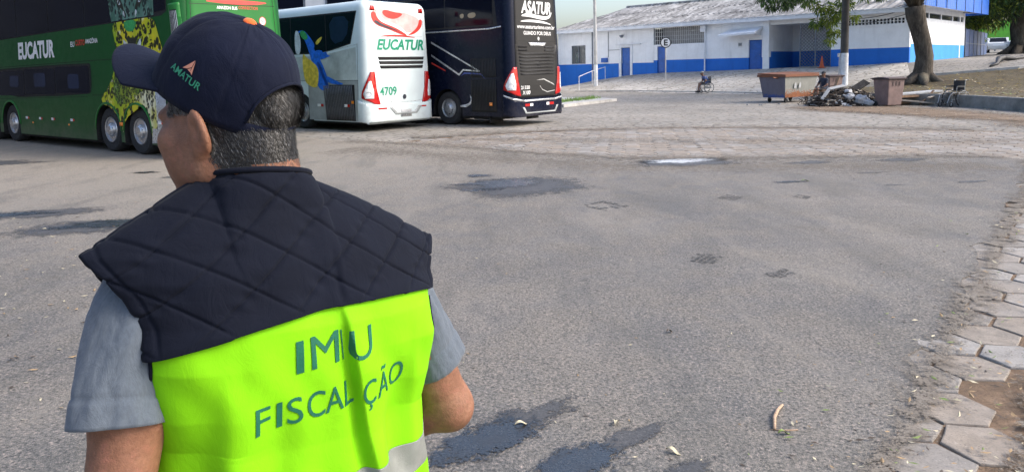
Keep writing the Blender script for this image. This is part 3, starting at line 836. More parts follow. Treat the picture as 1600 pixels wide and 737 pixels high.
def building():
    rz = math.atan2(FD[1], FD[0])
    B = empty('blue_white_building', (FA[0], FA[1], 0), rz, 'long low white building with blue painted base and grey sheet roof', 'building')
    win = (1.2, 2.63, 1.95, 3.42); d1 = (6.12, 6.93, -1, 3.10); d2 = (9.32, 10.05, -1, 3.08); gr = (9.0, 13.13, 3.2, 4.40); d3 = (16.46, 17.38, -1, 3.24)
    holes = [win, d1, d2, gr, d3]
    w, wb = MB(), MB()
    panel_wall(w, 0, 9, 1.92, 4.6, holes); panel_wall(wb, 0, 9, -.6, 1.92, holes)
    panel_wall(w, 9, 17.9, 2.08, 4.6, holes); panel_wall(wb, 9, 17.9, -.6, 2.08, holes)
    # gateway recess
    w.bx(17.9, 21.85, 3.6, 3.8, 2.45, 4.6); wb.bx(17.9, 21.85, 3.6, 3.8, -.6, 2.45); w.bx(17.9, 21.85, .3, 3.6, 4.2, 4.4)
    w.bx(17.68, 17.9, .22, 3.6, 2.45, 4.6); wb.bx(17.68, 17.9, .22, 3.6, -.6, 2.45)
    w.bx(17.9, 21.85, .1, .3, 4.16, 4.6)
    # wall with pierced block strip
    panel_wall(w, 21.85, 26.28, 2.43, 4.6, [(22.6, 26.0, 3.80, 4.16)]); wb.bx(21.85, 26.28, 0, .22, -.6, 2.43)
    w.bx(21.85, 22.07, .22, 3.6, 2.43, 4.6); wb.bx(21.85, 22.07, .22, 3.6, -.6, 2.43)
    # left end and back
    w.bx(-.22, 0, 0, 11, 1.92, 4.6); wb.bx(-.22, 0, 0, 11, -.6, 1.92)
    w.bx(0, 26.28, 11, 11.2, -.6, 4.6)
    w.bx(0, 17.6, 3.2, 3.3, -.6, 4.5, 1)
    wall = w.build('wall', ['plaster_white', 'shade_interior'], B)
    tag(wb.build('wall_base', 'plaster_blue', B), 'blue painted lower wall, flaking in places')
    # pillar left of the gateway
    MB().bx(17.47, 17.9, -.09, -.003, 1.2, 4.5).build('pillar', 'plaster_white', B)
    # doors
    for (x0, x1, _, z1), zb, fr in ((d1, 1.0, True), (d2, 1.1, False), (d3, 1.25, False)):
        d = MB().bx(x0 + .02, x1 - .02, .08, .13, zb - .2, z1 - .02).build('door', 'door_blue', B, bevel=.006)
        for k in range(3):
            h = (z1 - zb) / 3
            MB().bx(x0 + .12, x1 - .12, .062, .079, zb + h * k + .1, zb + h * (k + 1) - .08).build('panel', 'door_blue', d, bevel=.008)
        MB().tube([(x1 - .1, .05, zb + 1.0), (x1 - .1, .02, zb + 1.0), (x1 - .2, .02, zb + 1.0)], .012, 6).build('handle', 'iron_grey', d)
        if fr:
            f = MB(); f.bx(x0 - .22, x0, -.05, .06, zb - .3, z1 + .2); f.bx(x1, x1 + .2, -.05, .06, zb - .3, z1 + .2); f.bx(x0, x1, -.05, .06, z1, z1 + .2)
            f.build('door_frame', 'trim_white', B)
            MB().bx(x0 - .5, x1 + 1.0, -.16, -.052, z1 + .22, z1 + .27).build('drip_ledge', 'trim_white', B)
    # window with curtains
    f = MB(); x0, x1, z0, z1 = win
    for a, b, c, d in ((x0, x0 + .07, z0, z1), (x1 - .07, x1, z0, z1), (x0 + .07, x1 - .07, z0, z0 + .07), (x0 + .07, x1 - .07, z1 - .07, z1), ((x0 + x1) / 2 - .04, (x0 + x1) / 2 + .04, z0 + .07, z1 - .07)):
        f.bx(a, b, .04, .12, c, d)
    wn = f.build('window', 'iron_grey', B)
    for k in (0, 1):
        a, b = (x0 + .07, (x0 + x1) / 2 - .04) if k == 0 else ((x0 + x1) / 2 + .04, x1 - .07)
        MB().bx(a, b, .075, .085, z0 + .07, z1 - .07).build('pane', NTglass, wn)
        MB().bx(a + .05, b - .12, .30, .32, z0 + .05, z1 - .55).build('curtain', 'curtain_green' if k == 0 else 'curtain_white', wn)
        MB().bx(a + .08, b - .05, .34, .36, z0 + .6, z1 - .4).build('curtain', 'curtain_white', wn)
    # barred opening
    g = MB(); x0, x1, z0, z1 = gr
    nb = 26
    for k in range(nb + 1): g.bx(x0 + (x1 - x0) * k / nb - .014, x0 + (x1 - x0) * k / nb + .014, .05, .08, z0, z1)
    for k in range(5): g.bx(x0, x1, .082, .10, z0 + (z1 - z0) * k / 4 - .015, z0 + (z1 - z0) * k / 4 + .015)
    g.build('window_grille', 'iron_white', B)
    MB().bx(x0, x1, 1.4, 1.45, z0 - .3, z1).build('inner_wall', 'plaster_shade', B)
    # pierced concrete blocks
    for k in range(17):
        xa = 22.6 + k * .2; b = MB()
        for a, bb, c, d in ((xa, xa + .2, 3.80, 3.83), (xa, xa + .2, 4.13, 4.16), (xa, xa + .025, 3.83, 4.13), (xa + .175, xa + .2, 3.83, 4.13), (xa + .025, xa + .175, 3.965, 3.995)): b.bx(a, bb, .02, .18, c, d)
        b.build('pierced_block', 'plaster_white', B)
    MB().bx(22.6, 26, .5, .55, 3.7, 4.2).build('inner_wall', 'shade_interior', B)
    # awning above the third door
    P = [(15.0, 0, 3.98), (17.44, 0, 4.10), (17.44, -1.15, 3.72), (14.8, -1.15, 3.62)]
    a = MB(); a.add(P + [(x, y, z - .12 if i > 1 else z - .16) for i, (x, y, z) in enumerate(P)], [(0, 1, 2, 3), (7, 6, 5, 4), (0, 4, 5, 1), (1, 5, 6, 2), (2, 6, 7, 3), (3, 7, 4, 0)])
    a.build('awning', 'trim_white', B)
    MB().add([(17.30, -.005, 3.50), (17.30, -.9, 3.60), (17.30, -.9, 3.72), (17.30, -.005, 3.95), (17.24, -.005, 3.50), (17.24, -.9, 3.60), (17.24, -.9, 3.72), (17.24, -.005, 3.95)],
             [(0, 1, 2, 3), (7, 6, 5, 4), (0, 4, 5, 1), (1, 5, 6, 2), (2, 6, 7, 3), (3, 7, 4, 0)]).build('awning_bracket', 'trim_white', B)
    # eaves board, gutter, downpipe
    MB().bx(-.6, 26.9, -.62, -.56, 4.42, 4.70).build('fascia', 'trim_white', B)
    MB().bx(-.5, 26.8, -.56, .1, 4.60, 4.64).build('soffit', 'plaster_white', B)
    MB().tube([(13.25, -.10, 4.45), (13.25, -.10, 1.25)], .05, 8).build('downpipe', 'trim_white', B)
    MB().bx(12.95, 13.35, -.25, -.02, 3.95, 4.4).build('rainwater_hopper', 'trim_white', B, bevel=.02)
    MB().tube([(3.35, -.06, 4.4), (3.35, -.06, .6)], .04, 6).build('downpipe', 'iron_grey', B)
    MB().tube([(4.9, -.04, 4.4), (4.9, -.04, 2.4)], .02, 6).build('conduit', 'iron_grey', B)
    MB().tube([(4.9, -.04, 2.95), (6.0, -.04, 2.95)], .02, 6).build('conduit', 'iron_grey', B)
    MB().bx(4.3, 4.85, -.2, -.003, 2.02, 2.36).build('meter_box', 'door_blue', B, bevel=.02)
    l = MB(); l.lathe([(.02, .0), (.16, -.02), (.17, -.10), (.10, -.14), (.09, -.2)], 12, 'Z', (6.35, -.30, 4.05)); l.tube([(6.35, -.003, 4.1), (6.35, -.3, 4.1)], .02, 6)
    l.build('wall_lamp', 'iron_grey', B, smooth=.6)
    MB().bx(15.7, 16.0, -.02, -.003, 2.78, 3.12).build('notice', 'iron_white', B)
    MB().bx(15.73, 15.97, -.026, -.021, 2.88, 3.06).build('notice_print', 'iron_grey', B)
    # lattice gate
    gate = MB(); gx0, gx1, gz0, gz1 = 19.85, 21.83, 1.38, 4.14
    for a, b, c, d in ((gx0, gx0 + .05, gz0, gz1), (gx1 - .05, gx1, gz0, gz1), (gx0 + .05, gx1 - .05, gz0, gz0 + .06), (gx0 + .05, gx1 - .05, gz1 - .06, gz1), ((gx0 + gx1) / 2 - .03, (gx0 + gx1) / 2 + .03, gz0 + .06, gz1 - .06)): gate.bx(a, b, .12, .17, c, d)
    lg = gate.build('lattice_gate', 'iron_grey', B)
    ba = MB(); st = .21; W, Hh = gx1 - gx0, gz1 - gz0
    for s, yy in ((1, .135), (-1, .155)):
        k = -Hh
        while k < W:
            x0, x1 = max(0, k), min(W, k + Hh)
            z0, z1 = x0 - k, x1 - k
            if x1 - x0 > .05:
                pa, pb = ((gx0 + x0, z0 + gz0), (gx0 + x1, z1 + gz0)) if s > 0 else ((gx1 - x0, z0 + gz0), (gx1 - x1, z1 + gz0))
                ba.tube([(pa[0], yy, pa[1]), (pb[0], yy, pb[1])], .013, 4)
            k += st
    ba.build('lattice_bars', 'iron_grey', lg)
    # roof of corrugated sheets with a hipped left end; one mesh per sheet course
    def roof_pt(x, t):
        return (x, -.66 + 6.7 * t, 4.66 + 1.95 * t - .05 * math.sin(PI * t))
    per = .42; nx = int(27.6 / (per / 6))
    for c in range(3):
        t0, t1 = c / 3 - (.015 if c else 0), (c + 1) / 3
        P = np.zeros((nx + 1, 3, 3))
        for i in range(nx + 1):
            for j in range(3):
                t = t0 + (t1 - t0) * j / 2
                x0 = -.7 + 3.2 * t
                x = x0 + (27.0 - x0) * i / nx
                p = roof_pt(x, t); h = .045 * math.cos(2 * PI * (x) / per) + .012 * nz(x * .8, t * 5, 3) + .02 * c
                P[i, j] = (p[0], p[1], p[2] + h)
        MB().grid(P).build('roof_sheet_course', 'roof_sheet', B, smooth=True, fix=False)
    h = MB(); P = np.zeros((60, 3, 3))
    for i in range(60):
        s = i / 59; yb = -.66 + 12.2 * s
        for j in range(3):
            t = j / 2; tip = (2.5, 6.04, 6.61)
            top = tip if True else None
            P[i, j] = (-.7 + (tip[0] + .7) * t, yb + (tip[1] - yb) * t, 4.66 + (tip[2] - 4.66) * t + .03 * math.cos(yb * 15) * (1 - t))
    h.grid(P); h.build('roof_hip_end', 'roof_sheet', B, smooth=True)
    b = MB(); P = np.zeros((40, 2, 3))
    for i in range(40):
        x = 2.5 + 24.5 * i / 39; P[i, 0] = (x, 6.04, 6.63); P[i, 1] = (x, 11.8, 4.8)
    b.grid(P); b.build('roof_back', 'roof_sheet', B)
    MB().tube([(2.4, 6.04, 6.66), (27.0, 6.04, 6.66)], .14, 8).build('ridge_tile', 'roof_sheet', B)
    # sagging cables
    for k in range(3):
        pts = [(21.9 + 4.3 * t, -.25 - .05 * k, 4.05 + .28 * k + .9 * t * .3 - .25 * math.sin(PI * t)) for t in np.linspace(0, 1, 12)]
        MB().tube(pts, .018, 5).build('cable', 'cable_black', B)
    # ---- side wing, lit by the sun
    W = empty('side_wing', (23.0, 42.7, 0), math.atan2(.71768, .69637), 'sunlit white side wing with flaking blue base and blue sheet canopy', 'building')
    a, b2 = MB(), MB()
    LW = 12.3
    panel_wall(a, .003, LW, 2.62, 5.0, [(1.2, 11.9, 4.18, 4.52)], 0.003, .2); b2.bx(.003, LW, .003, .2, .4, 2.62)
    a.bx(LW - .2, LW, .2, 6, 2.62, 5.0); b2.bx(LW - .2, LW, .2, 6, .4, 2.62)
    a.build('wall', 'plaster_white', W); tag(b2.build('wall_base', 'plaster_blue_pale', W), 'pale blue painted base with white flaking patches')
    for k in range(4):
        x0 = 1.2 + k * 2.7; x1 = x0 + 2.55
        f = MB()
        for p, q, r, s in ((x0, x0 + .05, 4.18, 4.52), (x1 - .05, x1, 4.18, 4.52), (x0 + .05, x1 - .05, 4.18, 4.22), (x0 + .05, x1 - .05, 4.48, 4.52)): f.bx(p, q, .06, .12, r, s)
        fo = f.build('window', 'iron_grey', W); MB().bx(x0 + .05, x1 - .05, .085, .095, 4.22, 4.48).build('pane', 'glass_dark', fo)
        if k < 3: MB().bx(x1, x1 + .15, .02, .18, 4.18, 4.52).build('mullion', 'plaster_white', W)
    for k in range(7):
        x0 = -.8 + k * 2.15
        s = MB(); n = 12; P = np.zeros((n, 2, 3))
        for i in range(n):
            xx = x0 + 2.12 * i / (n - 1); P[i, 0] = (xx, -.95 + .02 * math.cos(i * PI), 4.72); P[i, 1] = (xx, -.95 + .02 * math.cos(i * PI), 6.2)
        s.grid(P); so = s.build('canopy_sheet', 'sheet_blue', W)
        m = so.modifiers.new('thickness', 'SOLIDIFY'); m.thickness = .02
        MB().bx(x0 - .03, x0 + .0, -1.02, -.985, 4.72, 6.2).build('canopy_seam', 'iron_grey', W)
    MB().bx(-.8, 14.2, -.93, .2, 4.86, 4.94).build('canopy_soffit', 'trim_white', W)
    MB().bx(14.2, 14.24, -.94, 6, 4.72, 6.2).build('canopy_end', 'sheet_blue', W)
    # fence beyond
    fx, fy = 31.75, 51.75
    F = empty('panel_fence', (fx, fy, gz(fx, fy)), math.atan2(12.2, 9.6), 'dark blue sheet metal fence beyond the side wing', 'fence')
    for k in range(6):
        x0 = k * 2.25
        p = MB().bx(x0 + .05, x0 + 2.2, -.02, .0, .05, 1.95).build('panel', 'fence_blue', F)
        MB().bx(x0 + .05, x0 + 2.2, -.05, -.021, .95, 1.0).build('rail', 'iron_grey', p)
        MB().bx(x0 - .05, x0 + .05, -.05, .05, -.1, 2.0).build('post', 'iron_grey', F)
plain('fence_blue', (.035, .075, .20), .55, .25, 1.5, .1, 10)
NTglass = MATS['glass_dark']
_t = NT('glass_clear'); _t.fin((.9, .95, .95), .05, spec=.5, Transmission_Weight=.9); NTglass = MATS['glass_clear']
building()

# traffic cone and broom-orange thing in the gateway
def cone(x, y, label):
    z = gz(x, y); mb = MB(); mb.lathe([(.19, 0), (.19, .03), (.15, .03), (.03, .72), (.02, .74)], 16, 'Z'); mb.bx(-.2, .2, -.2, .2, 0.0, .028)
    tag(mb.build('traffic_cone', 'cone_orange', None, smooth=.7, loc=(x, y, z + .02)), label, 'cone')
_p = FP(21.45, .35); cone(_p[0], _p[1], 'orange traffic cone standing by the lattice gate')

# poles, sign, handrail
plain('pole_concrete', (.42, .42, .41), .8, .25, 2, .3, 30, kind='World')
plain('pole_dark', (.055, .05, .045), .75, .4, 2, .4, 20, kind='World')
plain('pole_white', (.66, .67, .68), .75, .25, 3, .3, 25, kind='World')
plain('sign_white', (.80, .80, .80), .5, .05, 3, 0)
plain('sign_black', (.02, .02, .02), .5, .1, 3, 0)
plain('sign_red', (.35, .04, .03), .5, .1, 3, 0)
plain('galvanised', (.45, .46, .47), .4, .2, 8, .05, 30, metal=.7)
def poles():
    P = empty('lamp_post', (6.13, 53.15, .25), 0, 'slim grey lamp post with pale lower part in front of the building', 'lamp post')
    MB().tube([(0, 0, -.2), (0, 0, 1.6)], .15, 12).build('base_paint', 'pole_white', P, smooth=.6)
    MB().tube([(0, 0, 1.6), (-.05, 0, 9.0)], [.135, .085], 12).build('shaft', 'pole_concrete', P, smooth=.6)
    MB().tube([(-.05, 0, 8.8), (-.05, -.6, 9.3), (-.05, -1.8, 9.6)], .04, 8).build('arm', 'galvanised', P, smooth=.6)
    MB().lathe([(.02, 0), (.14, .05), (.16, .3), (.1, .6), (.02, .62)], 12, 'Y', (-.05, -2.3, 9.6)).build('lamp_head', 'galvanised', P, smooth=.6)
    S = empty('parking_sign', (10.54, 50.21, .6), math.radians(-10), 'round white sign with a black E on a thin post', 'sign')
    MB().tube([(0, 0, -.1), (0, 0, 2.85)], .04, 8).build('post', 'pole_concrete', S, smooth=.6)
    d = MB().lathe([(.36, 0), (.36, .02)], 32, 'Y', (0, -.065, 2.62)).build('disc', 'sign_white', S)
    MB().lathe([(.36, 0), (.36, .006), (.30, .006), (.30, 0)], 32, 'Y', (0, -.0725, 2.62), close=True).build('ring', 'sign_black', d)
    v, fs = text_pts('E', .55, bold=.02, align='CENTER')
    MB().add([(a, -.071, b + 2.43) for a, b in v], fs).build('letter', 'sign_black', d)
    R = empty('handrail', (4.87, 52.52, .05), 0, 'pale pipe handrail climbing beside the lamp post', 'handrail')
    rail = [(0, 0, .98), (1.15, 1.95, 1.35), (2.4, 4.2, 1.62)]
    MB().tube(rail, .025, 8).build('rail', 'pole_white', R, smooth=.6)
    for (x, y, z) in rail: MB().tube([(x, y, z), (x, y, gz(4.87 + x, 52.52 + y) - .15)], .022, 8).build('post', 'pole_white', R, smooth=.6)
    U = empty('utility_pole', (17.59, 38.98, .38), 0, 'thick utility pole, dark above and whitewashed below', 'pole')
    MB().tube([(0, 0, -.3), (0, 0, 1.75)], [.21, .20], 16).build('whitewash', 'pole_white', U, smooth=.6)
    MB().tube([(0, 0, 1.75), (.02, 0, 9.5)], [.198, .15], 16).build('shaft', 'pole_dark', U, smooth=.6)
    MB().bx(-.9, .9, -.06, .06, 8.6, 8.75).build('cross_arm', 'pole_dark', U)
    MB().bx(-.33, -.23, -.06, .06, 1.55, 1.75).build('meter_box', 'galvanised', U, bevel=.01)
    MB().tube([(-.26, 0, -.2), (-.26, 0, 1.56)], .025, 8).build('conduit', 'galvanised', U)
poles()
# ================================================================== COACHES
def car_paint(name, col, rough=.28, dirt=.35, spec=.3):
    t = NT(name); co = t.coord('Object'); a = t.noise(co, 1.2, 5, .6)
    sep = t.n('ShaderNodeSeparateXYZ'); t.l(co, sep.inputs[0])
    c = t.ramp(a, [(.3, tuple(x * .9 for x in col)), (.7, tuple(min(1, x * 1.06) for x in col))])
    grime = t.math('ADD', t.math('MULTIPLY', sep.outputs[2], -.9), t.math('MULTIPLY', t.noise(co, 2.6, 6, .7), 1.1))
    c = t.mix(t.ramp(grime, [(-.0, 0.), (.45, dirt)]), c, (.20, .17, .14))
    r = t.ramp(t.noise(co, 6, 4), [(.3, rough), (.7, rough + .12)])
    return t.fin(c, r, None, 0, spec)
car_paint('paint_green', (.009, .082, .020), spec=.16); car_paint('paint_green_rear', (.022, .155, .034), spec=.2)
car_paint('paint_white', (.66, .74, .745)); car_paint('paint_black', (.005, .008, .022), .2, .15, .14); car_paint('paint_charcoal', (.026, .025, .025), .35, .2, .2)
plain('coach_glass', (.004, .006, .014), .06, .15, .8, 0, spec=.14)
plain('tint_blue', (.012, .022, .055), .10, .3, .8, 0, spec=.25)
plain('rubber', (.022, .022, .023), .85, .3, 9, .2, 60)
plain('alloy', (.55, .56, .58), .32, .15, 6, .05, 30, metal=.85)
plain('slot_black', (.006, .006, .007), .7, .2, 8, 0)
plain('grille_grey', (.09, .09, .095), .55, .3, 6, .1, 40)
plain('lamp_red', (.42, .012, .012), .15, .15, 8, 0, spec=.6)
plain('lamp_clear', (.72, .73, .74), .12, .1, 8, 0, spec=.7)
plain('lamp_amber', (.85, .25, .03), .2, .1, 8, 0)
plain('print_white', (.80, .80, .80), .4, .05, 4, 0)
plain('print_green', (.01, .25, .14), .4, .1, 4, 0)
plain('print_red', (.55, .04, .03), .4, .15, 6, 0)
plain('print_pink', (.78, .42, .40), .4, .25, 4, 0)
plain('print_dark', (.03, .035, .05), .4, .2, 6, 0)
plain('print_silver', (.55, .56, .57), .3, .1, 6, 0, metal=.5)
plain('plate_grey', (.42, .43, .44), .5, .1, 9, 0)
plain('panel_silver', (.34, .36, .36), .4, .3, 1.6, .1, 10)
plain('feather_blue', (.01, .13, .62), .4, .45, 9, 0); plain('feather_yellow', (.70, .52, .06), .4, .4, 9, 0)
plain('feather_green', (.03, .30, .08), .4, .4, 9, 0); plain('feather_pale', (.55, .60, .62), .4, .3, 9, 0)
def jag(name, c0, c1, spot, white, sc):
    t = NT(name); co = t.coord('Object', (1.0, 1, .75)); d = t.noise(co, 1.6, 4, .6)
    v = t.vor(co, sc); e = t.vor(co, sc, 'DISTANCE_TO_EDGE')
    n = t.noise(co, sc * .8, 5, .6, 1.2)
    c = t.mix(t.ramp(d, [(.38, 0.), (.62, 1.)]), c0, c1)
    c = t.mix(t.ramp(n, [(.60, 0.), (.68, .9)]), c, white)
    ring = t.math('MULTIPLY', t.ramp(v, [(.14, 0.), (.20, 1.)]), t.ramp(v, [(.46, 1.), (.54, 0.)]))
    ring = t.math('MULTIPLY', ring, t.ramp(t.noise(co, sc * 1.7, 3), [(.36, 0.), (.43, 1.)]))
    c = t.mix(ring, c, spot)
    t.fin(c, .4, None, spec=.4)
jag('jaguar_coat', (.30, .44, .010), (.66, .58, .02), (.010, .016, .006), (.80, .82, .66), 7.0)
jag('jaguar_leg', (.55, .52, .05), (.75, .74, .55), (.012, .016, .008), (.8, .8, .72), 9.5)
jag('jaguar_chest', (.10, .20, .02), (.38, .42, .03), (.01, .02, .008), (.60, .62, .40), 14)
jag('jaguar_film', (.05, .14, .10), (.12, .24, .19), (.01, .022, .02), (.34, .44, .40), 8)

class Coach:
    def __init__(s, name, L, rz, label, cat, length, height, zb, paint, arches, rake=.03, tumble=.018, R=.24):
        s.W, s.len, s.h, s.r, s.rake, s.tum = 2.6, length, height, R, rake, tumble
        fw = Vector((math.cos(rz), math.sin(rz), 0)); lf = Vector((-fw.y, fw.x, 0))
        o = Vector((L[0], L[1], 0)) - lf * 1.3
        s.root = empty(name, o, rz, label, cat, 'coaches parked in echelon')
        bm = bmesh.new(); bmesh.ops.create_cube(bm, size=1.0)
        for v in bm.verts: v.co = Vector((length * (v.co.x + .5), 2.6 * v.co.y, zb + (height - zb) * (v.co.z + .5)))
        ve = [e for e in bm.edges if abs(e.verts[0].co.z - e.verts[1].co.z) > .1]
        bmesh.ops.bevel(bm, geom=ve, offset=R, segments=7, affect='EDGES', profile=.5)
        te = [e for e in bm.edges if all(abs(v.co.z - height) < 1e-4 for v in e.verts)]
        bmesh.ops.bevel(bm, geom=te, offset=.26, segments=6, affect='EDGES', profile=.5)
        bmesh.ops.bisect_plane(bm, geom=bm.verts[:] + bm.edges[:] + bm.faces[:], plane_co=(0, 0, 1.2), plane_no=(0, 0, 1))
        for x in (.3, 3.0):
            bmesh.ops.bisect_plane(bm, geom=bm.verts[:] + bm.edges[:] + bm.faces[:], plane_co=(x, 0, 0), plane_no=(1, 0, 0))
        me = bpy.data.meshes.new('body'); bm.to_mesh(me); bm.free()
        me.materials.append(MATS[paint]); me.materials.append(MATS['slot_black'])
        ob = bpy.data.objects.new('body', me); COL.objects.link(ob)
        cuts = []
        for (xa, ra) in arches:
            cm = MB(); prof = [(ra * math.cos(t), ra * math.sin(t)) for t in np.linspace(0, PI, 15)] + [(-ra, -.8), (ra, -.8)]
            for sy in (-1, 1):
                cm.prism(prof, .55, lambda a, b, w, sy=sy: (xa + a, sy * (.86 + w), .50 + b))
            c = cm.build('cutter', 'slot_black'); cuts.append(c)
            md = ob.modifiers.new('cut', 'BOOLEAN'); md.object = c; md.operation = 'DIFFERENCE'; md.solver = 'EXACT'
            md.material_mode = 'TRANSFER'
        dg = bpy.context.evaluated_depsgraph_get(); dg.update()
        me2 = bpy.data.meshes.new_from_object(ob.evaluated_get(dg)); me2.name = 'body'
        bpy.data.objects.remove(ob)
        for c in cuts: bpy.data.objects.remove(c)
        for v in me2.vertices: v.co = s.D(*v.co)
        me2.polygons.foreach_set('use_smooth', [True] * len(me2.polygons)); me2.set_sharp_from_angle(angle=.45)
        s.body = link('body', me2, s.root)
        # dark underframe
        u = MB(); u.bx(.5, length - .5, -1.15, 1.15, zb - .08, zb + .3); u.bx(1.0, 2.0, -.7, .7, .16, zb)
        u.build('underframe', 'slot_black', s.root)
    def D(s, x, y, z):
        q = max(0., z - 1.2); return Vector((x + s.rake * q * max(0., 1 - x / 3), y * (1 - s.tum * q), z))
    def side(s, a, z, off): return s.D(a, 1.3 + off, z)
    def rear(s, q, z, off):
        """q runs across the rear from the left (+) to the right (-) and on round the corners"""
        f = 1.3 - s.r; sg = 1 if q >= 0 else -1; q = abs(q)
        if q <= f: x, y = -off, q
        elif q <= f + s.r * PI / 2:
            an = (q - f) / s.r; x, y = s.r - (s.r + off) * math.cos(an), f + (s.r + off) * math.sin(an)
        else: x, y = s.r + (q - f - s.r * PI / 2), 1.3 + off
        return s.D(x, sg * y, z)
    def decal(s, name, v, fs, mat, where='side', off=.005, parent=None, step=None, label=None):
        if step: v, fs = cut2d(v, fs, step)
        fn = s.side if where == 'side' else s.rear
        o = MB().add([fn(a, b, off) for a, b in v], fs).build(name, mat, parent or s.root)
        if label: o['label'] = label
        return o
    def poly(s, name, pts, mat, where='side', off=.005, parent=None, step=None, label=None):
        return s.decal(name, *poly_fs(pts), mat, where, off, parent, step, label)
    def slab(s, name, pts, mat, where='side', off=.0, d=.02, parent=None, step=.08):
        """a raised piece with thickness following the surface"""
        fn = s.side if where == 'side' else s.rear
        v, fs = cut2d(*poly_fs(pts), step)
        o = MB().add([fn(a, b, off) for a, b in v], fs).build(name, mat, parent or s.root, smooth=.5)
        m = o.modifiers.new('thickness', 'SOLIDIFY'); m.thickness = d; m.offset = 0
        return o
    def text(s, name, txt, x0, x1, z0, h, mat, where='side', off=.008, shear=0., bold=0., parent=None, **kw):
        """lettering between x0 (its left end as read) and x1"""
        v, fs = text_pts(txt, 1.0, shear, 1.0, 'LEFT', bold)
        lo, hi = v.min(0), v.max(0)
        a = (v[:, 0] - lo[0]) / (hi[0] - lo[0]); v2 = np.stack([x0 + (x1 - x0) * a, z0 + (v[:, 1] - max(lo[1], 0) * 0 - 0) * h / max(hi[1], .01)], 1)
        return s.decal(name, v2, fs, mat, where, off, parent)
    def wheel(s, x, r=.52, sides=(1, -1), y=1.25):
        for sd in sides:
            w = empty('wheel', (x, sd * y, r), 0 if sd > 0 else PI); w.parent = s.root
            t = MB(); t.lathe([(r * .58, -.02), (r * .62, .0), (r * .9, .005), (r * .97, -.02), (r, -.05), (r, -.25), (r * .95, -.29), (r * .6, -.30), (r * .58, -.28)], 36, 'Y', close=True)
            t.build('tyre', 'rubber', w, smooth=.5)
            m = MB(); m.lathe([(r * .585, -.03), (r * .56, .0), (r * .52, -.01), (r * .50, -.09), (r * .34, -.06), (r * .30, .01), (r * .22, .04), (r * .20, .05), (0.01, .055)], 32, 'Y')
            rim = m.build('rim', 'alloy', w, smooth=.5)
            h = MB()
            for k in range(10):
                a = 2 * PI * k / 10; h.lathe([(r * .065, -.075), (r * .06, -.068)], 10, 'Y', (r * .43 * math.cos(a), 0, r * .43 * math.sin(a)))
            h.build('hand_holes', 'slot_black', rim)
            h = MB()
            for k in range(10):
                a = 2 * PI * (k + .5) / 10; h.lathe([(r * .03, -.01), (r * .028, .035)], 6, 'Y', (r * .27 * math.cos(a), 0, r * .27 * math.sin(a)))
            h.build('wheel_nuts', 'alloy', rim)
        return
    def arch_rim(s, x, ra):
        pts = [(x + (ra + .05) * math.cos(t), .5 + (ra + .05) * math.sin(t)) for t in np.linspace(PI, 0, 17)] + [(x + ra * math.cos(t), .5 + ra * math.sin(t)) for t in np.linspace(0, PI, 17)]
        return pts
    def seam(s, pts, where='side', w=.012, mat='slot_black', off=.004, name='panel_gap'):
        """thin dark gap line along a polyline"""
        for a, b in zip(pts, pts[1:]):
            a, b = Vector(a), Vector(b); t = (b - a).normalized(); n = Vector((-t.y, t.x)) * w / 2
            s.poly(name, [tuple(a - n), tuple(b - n), tuple(b + n), tuple(a + n)], mat, where, off, s.body, .3)
    def slats(s, name, x0, x1, z0, z1, n, where='side', vertical=True, mat='grille_grey', back='slot_black', off=.006, lean=0.):
        g = s.poly(name, [(x0, z0), (x1, z0), (x1, z1), (x0, z1)], back, where, off, None, .3)
        for k in range(n):
            if vertical:
                a = x0 + (x1 - x0) * (k + .2) / n; b = x0 + (x1 - x0) * (k + .75) / n; pts = [(a, z0 + .02), (b, z0 + .02), (b + lean, z1 - .02), (a + lean, z1 - .02)]
            else:
                a = z0 + (z1 - z0) * (k + .2) / n; b = z0 + (z1 - z0) * (k + .75) / n; sg = .02 if x1 > x0 else -.02; pts = [(x0 + sg, a), (x1 - sg, a), (x1 - sg, b), (x0 + sg, b)]
            s.slab('slat', pts, mat, where, off + .012, .012, g, .5)
        return g

def tail_light(c, sg, top, q0, q1, zb, clear=True):
    pts = [(q0 + .07, top), (q0 + .20, top), (q1 - .02, zb + .30), (q1, zb + .14), (q0 + .1, zb - .04), (q0 - .10, zb - .06), (q0 + .02, zb + .4)]
    o = c.slab('tail_light', [(sg * a, b) for a, b in pts], 'lamp_red', 'rear', .012, .03)
    if clear:
        p2 = [(q0 + .20, zb + .62), (q0 + .27, zb + .6), (q1 - .07, zb + .25), (q1 - .12, zb + .12), (q0 + .14, zb + .12), (q0 + .13, zb + .3)]
        c.slab('clear_lens', [(sg * a, b) for a, b in p2], 'lamp_clear', 'rear', .032, .015, o)
        c.poly('lamp_bowl', [(sg * (q0 + .28 + .075 * math.cos(t)), zb + .24 + .075 * math.sin(t)) for t in np.linspace(0, 2 * PI, 14)[:-1]], 'alloy', 'rear', .042, o)
    return o
def plate(c, x0, x1, z0, z1, txt):
    p = c.slab('number_plate', [(x0, z0), (x1, z0), (x1, z1), (x0, z1)], 'plate_grey', 'rear', .05, .012, None, 1.)
    c.text('plate_number', txt, x0 - .04 if x0 > x1 else x0 + .04, x1 + .04 if x0 > x1 else x1 - .04, z0 + .04, (z1 - z0) * .5, 'print_dark', 'rear', .058, parent=p)

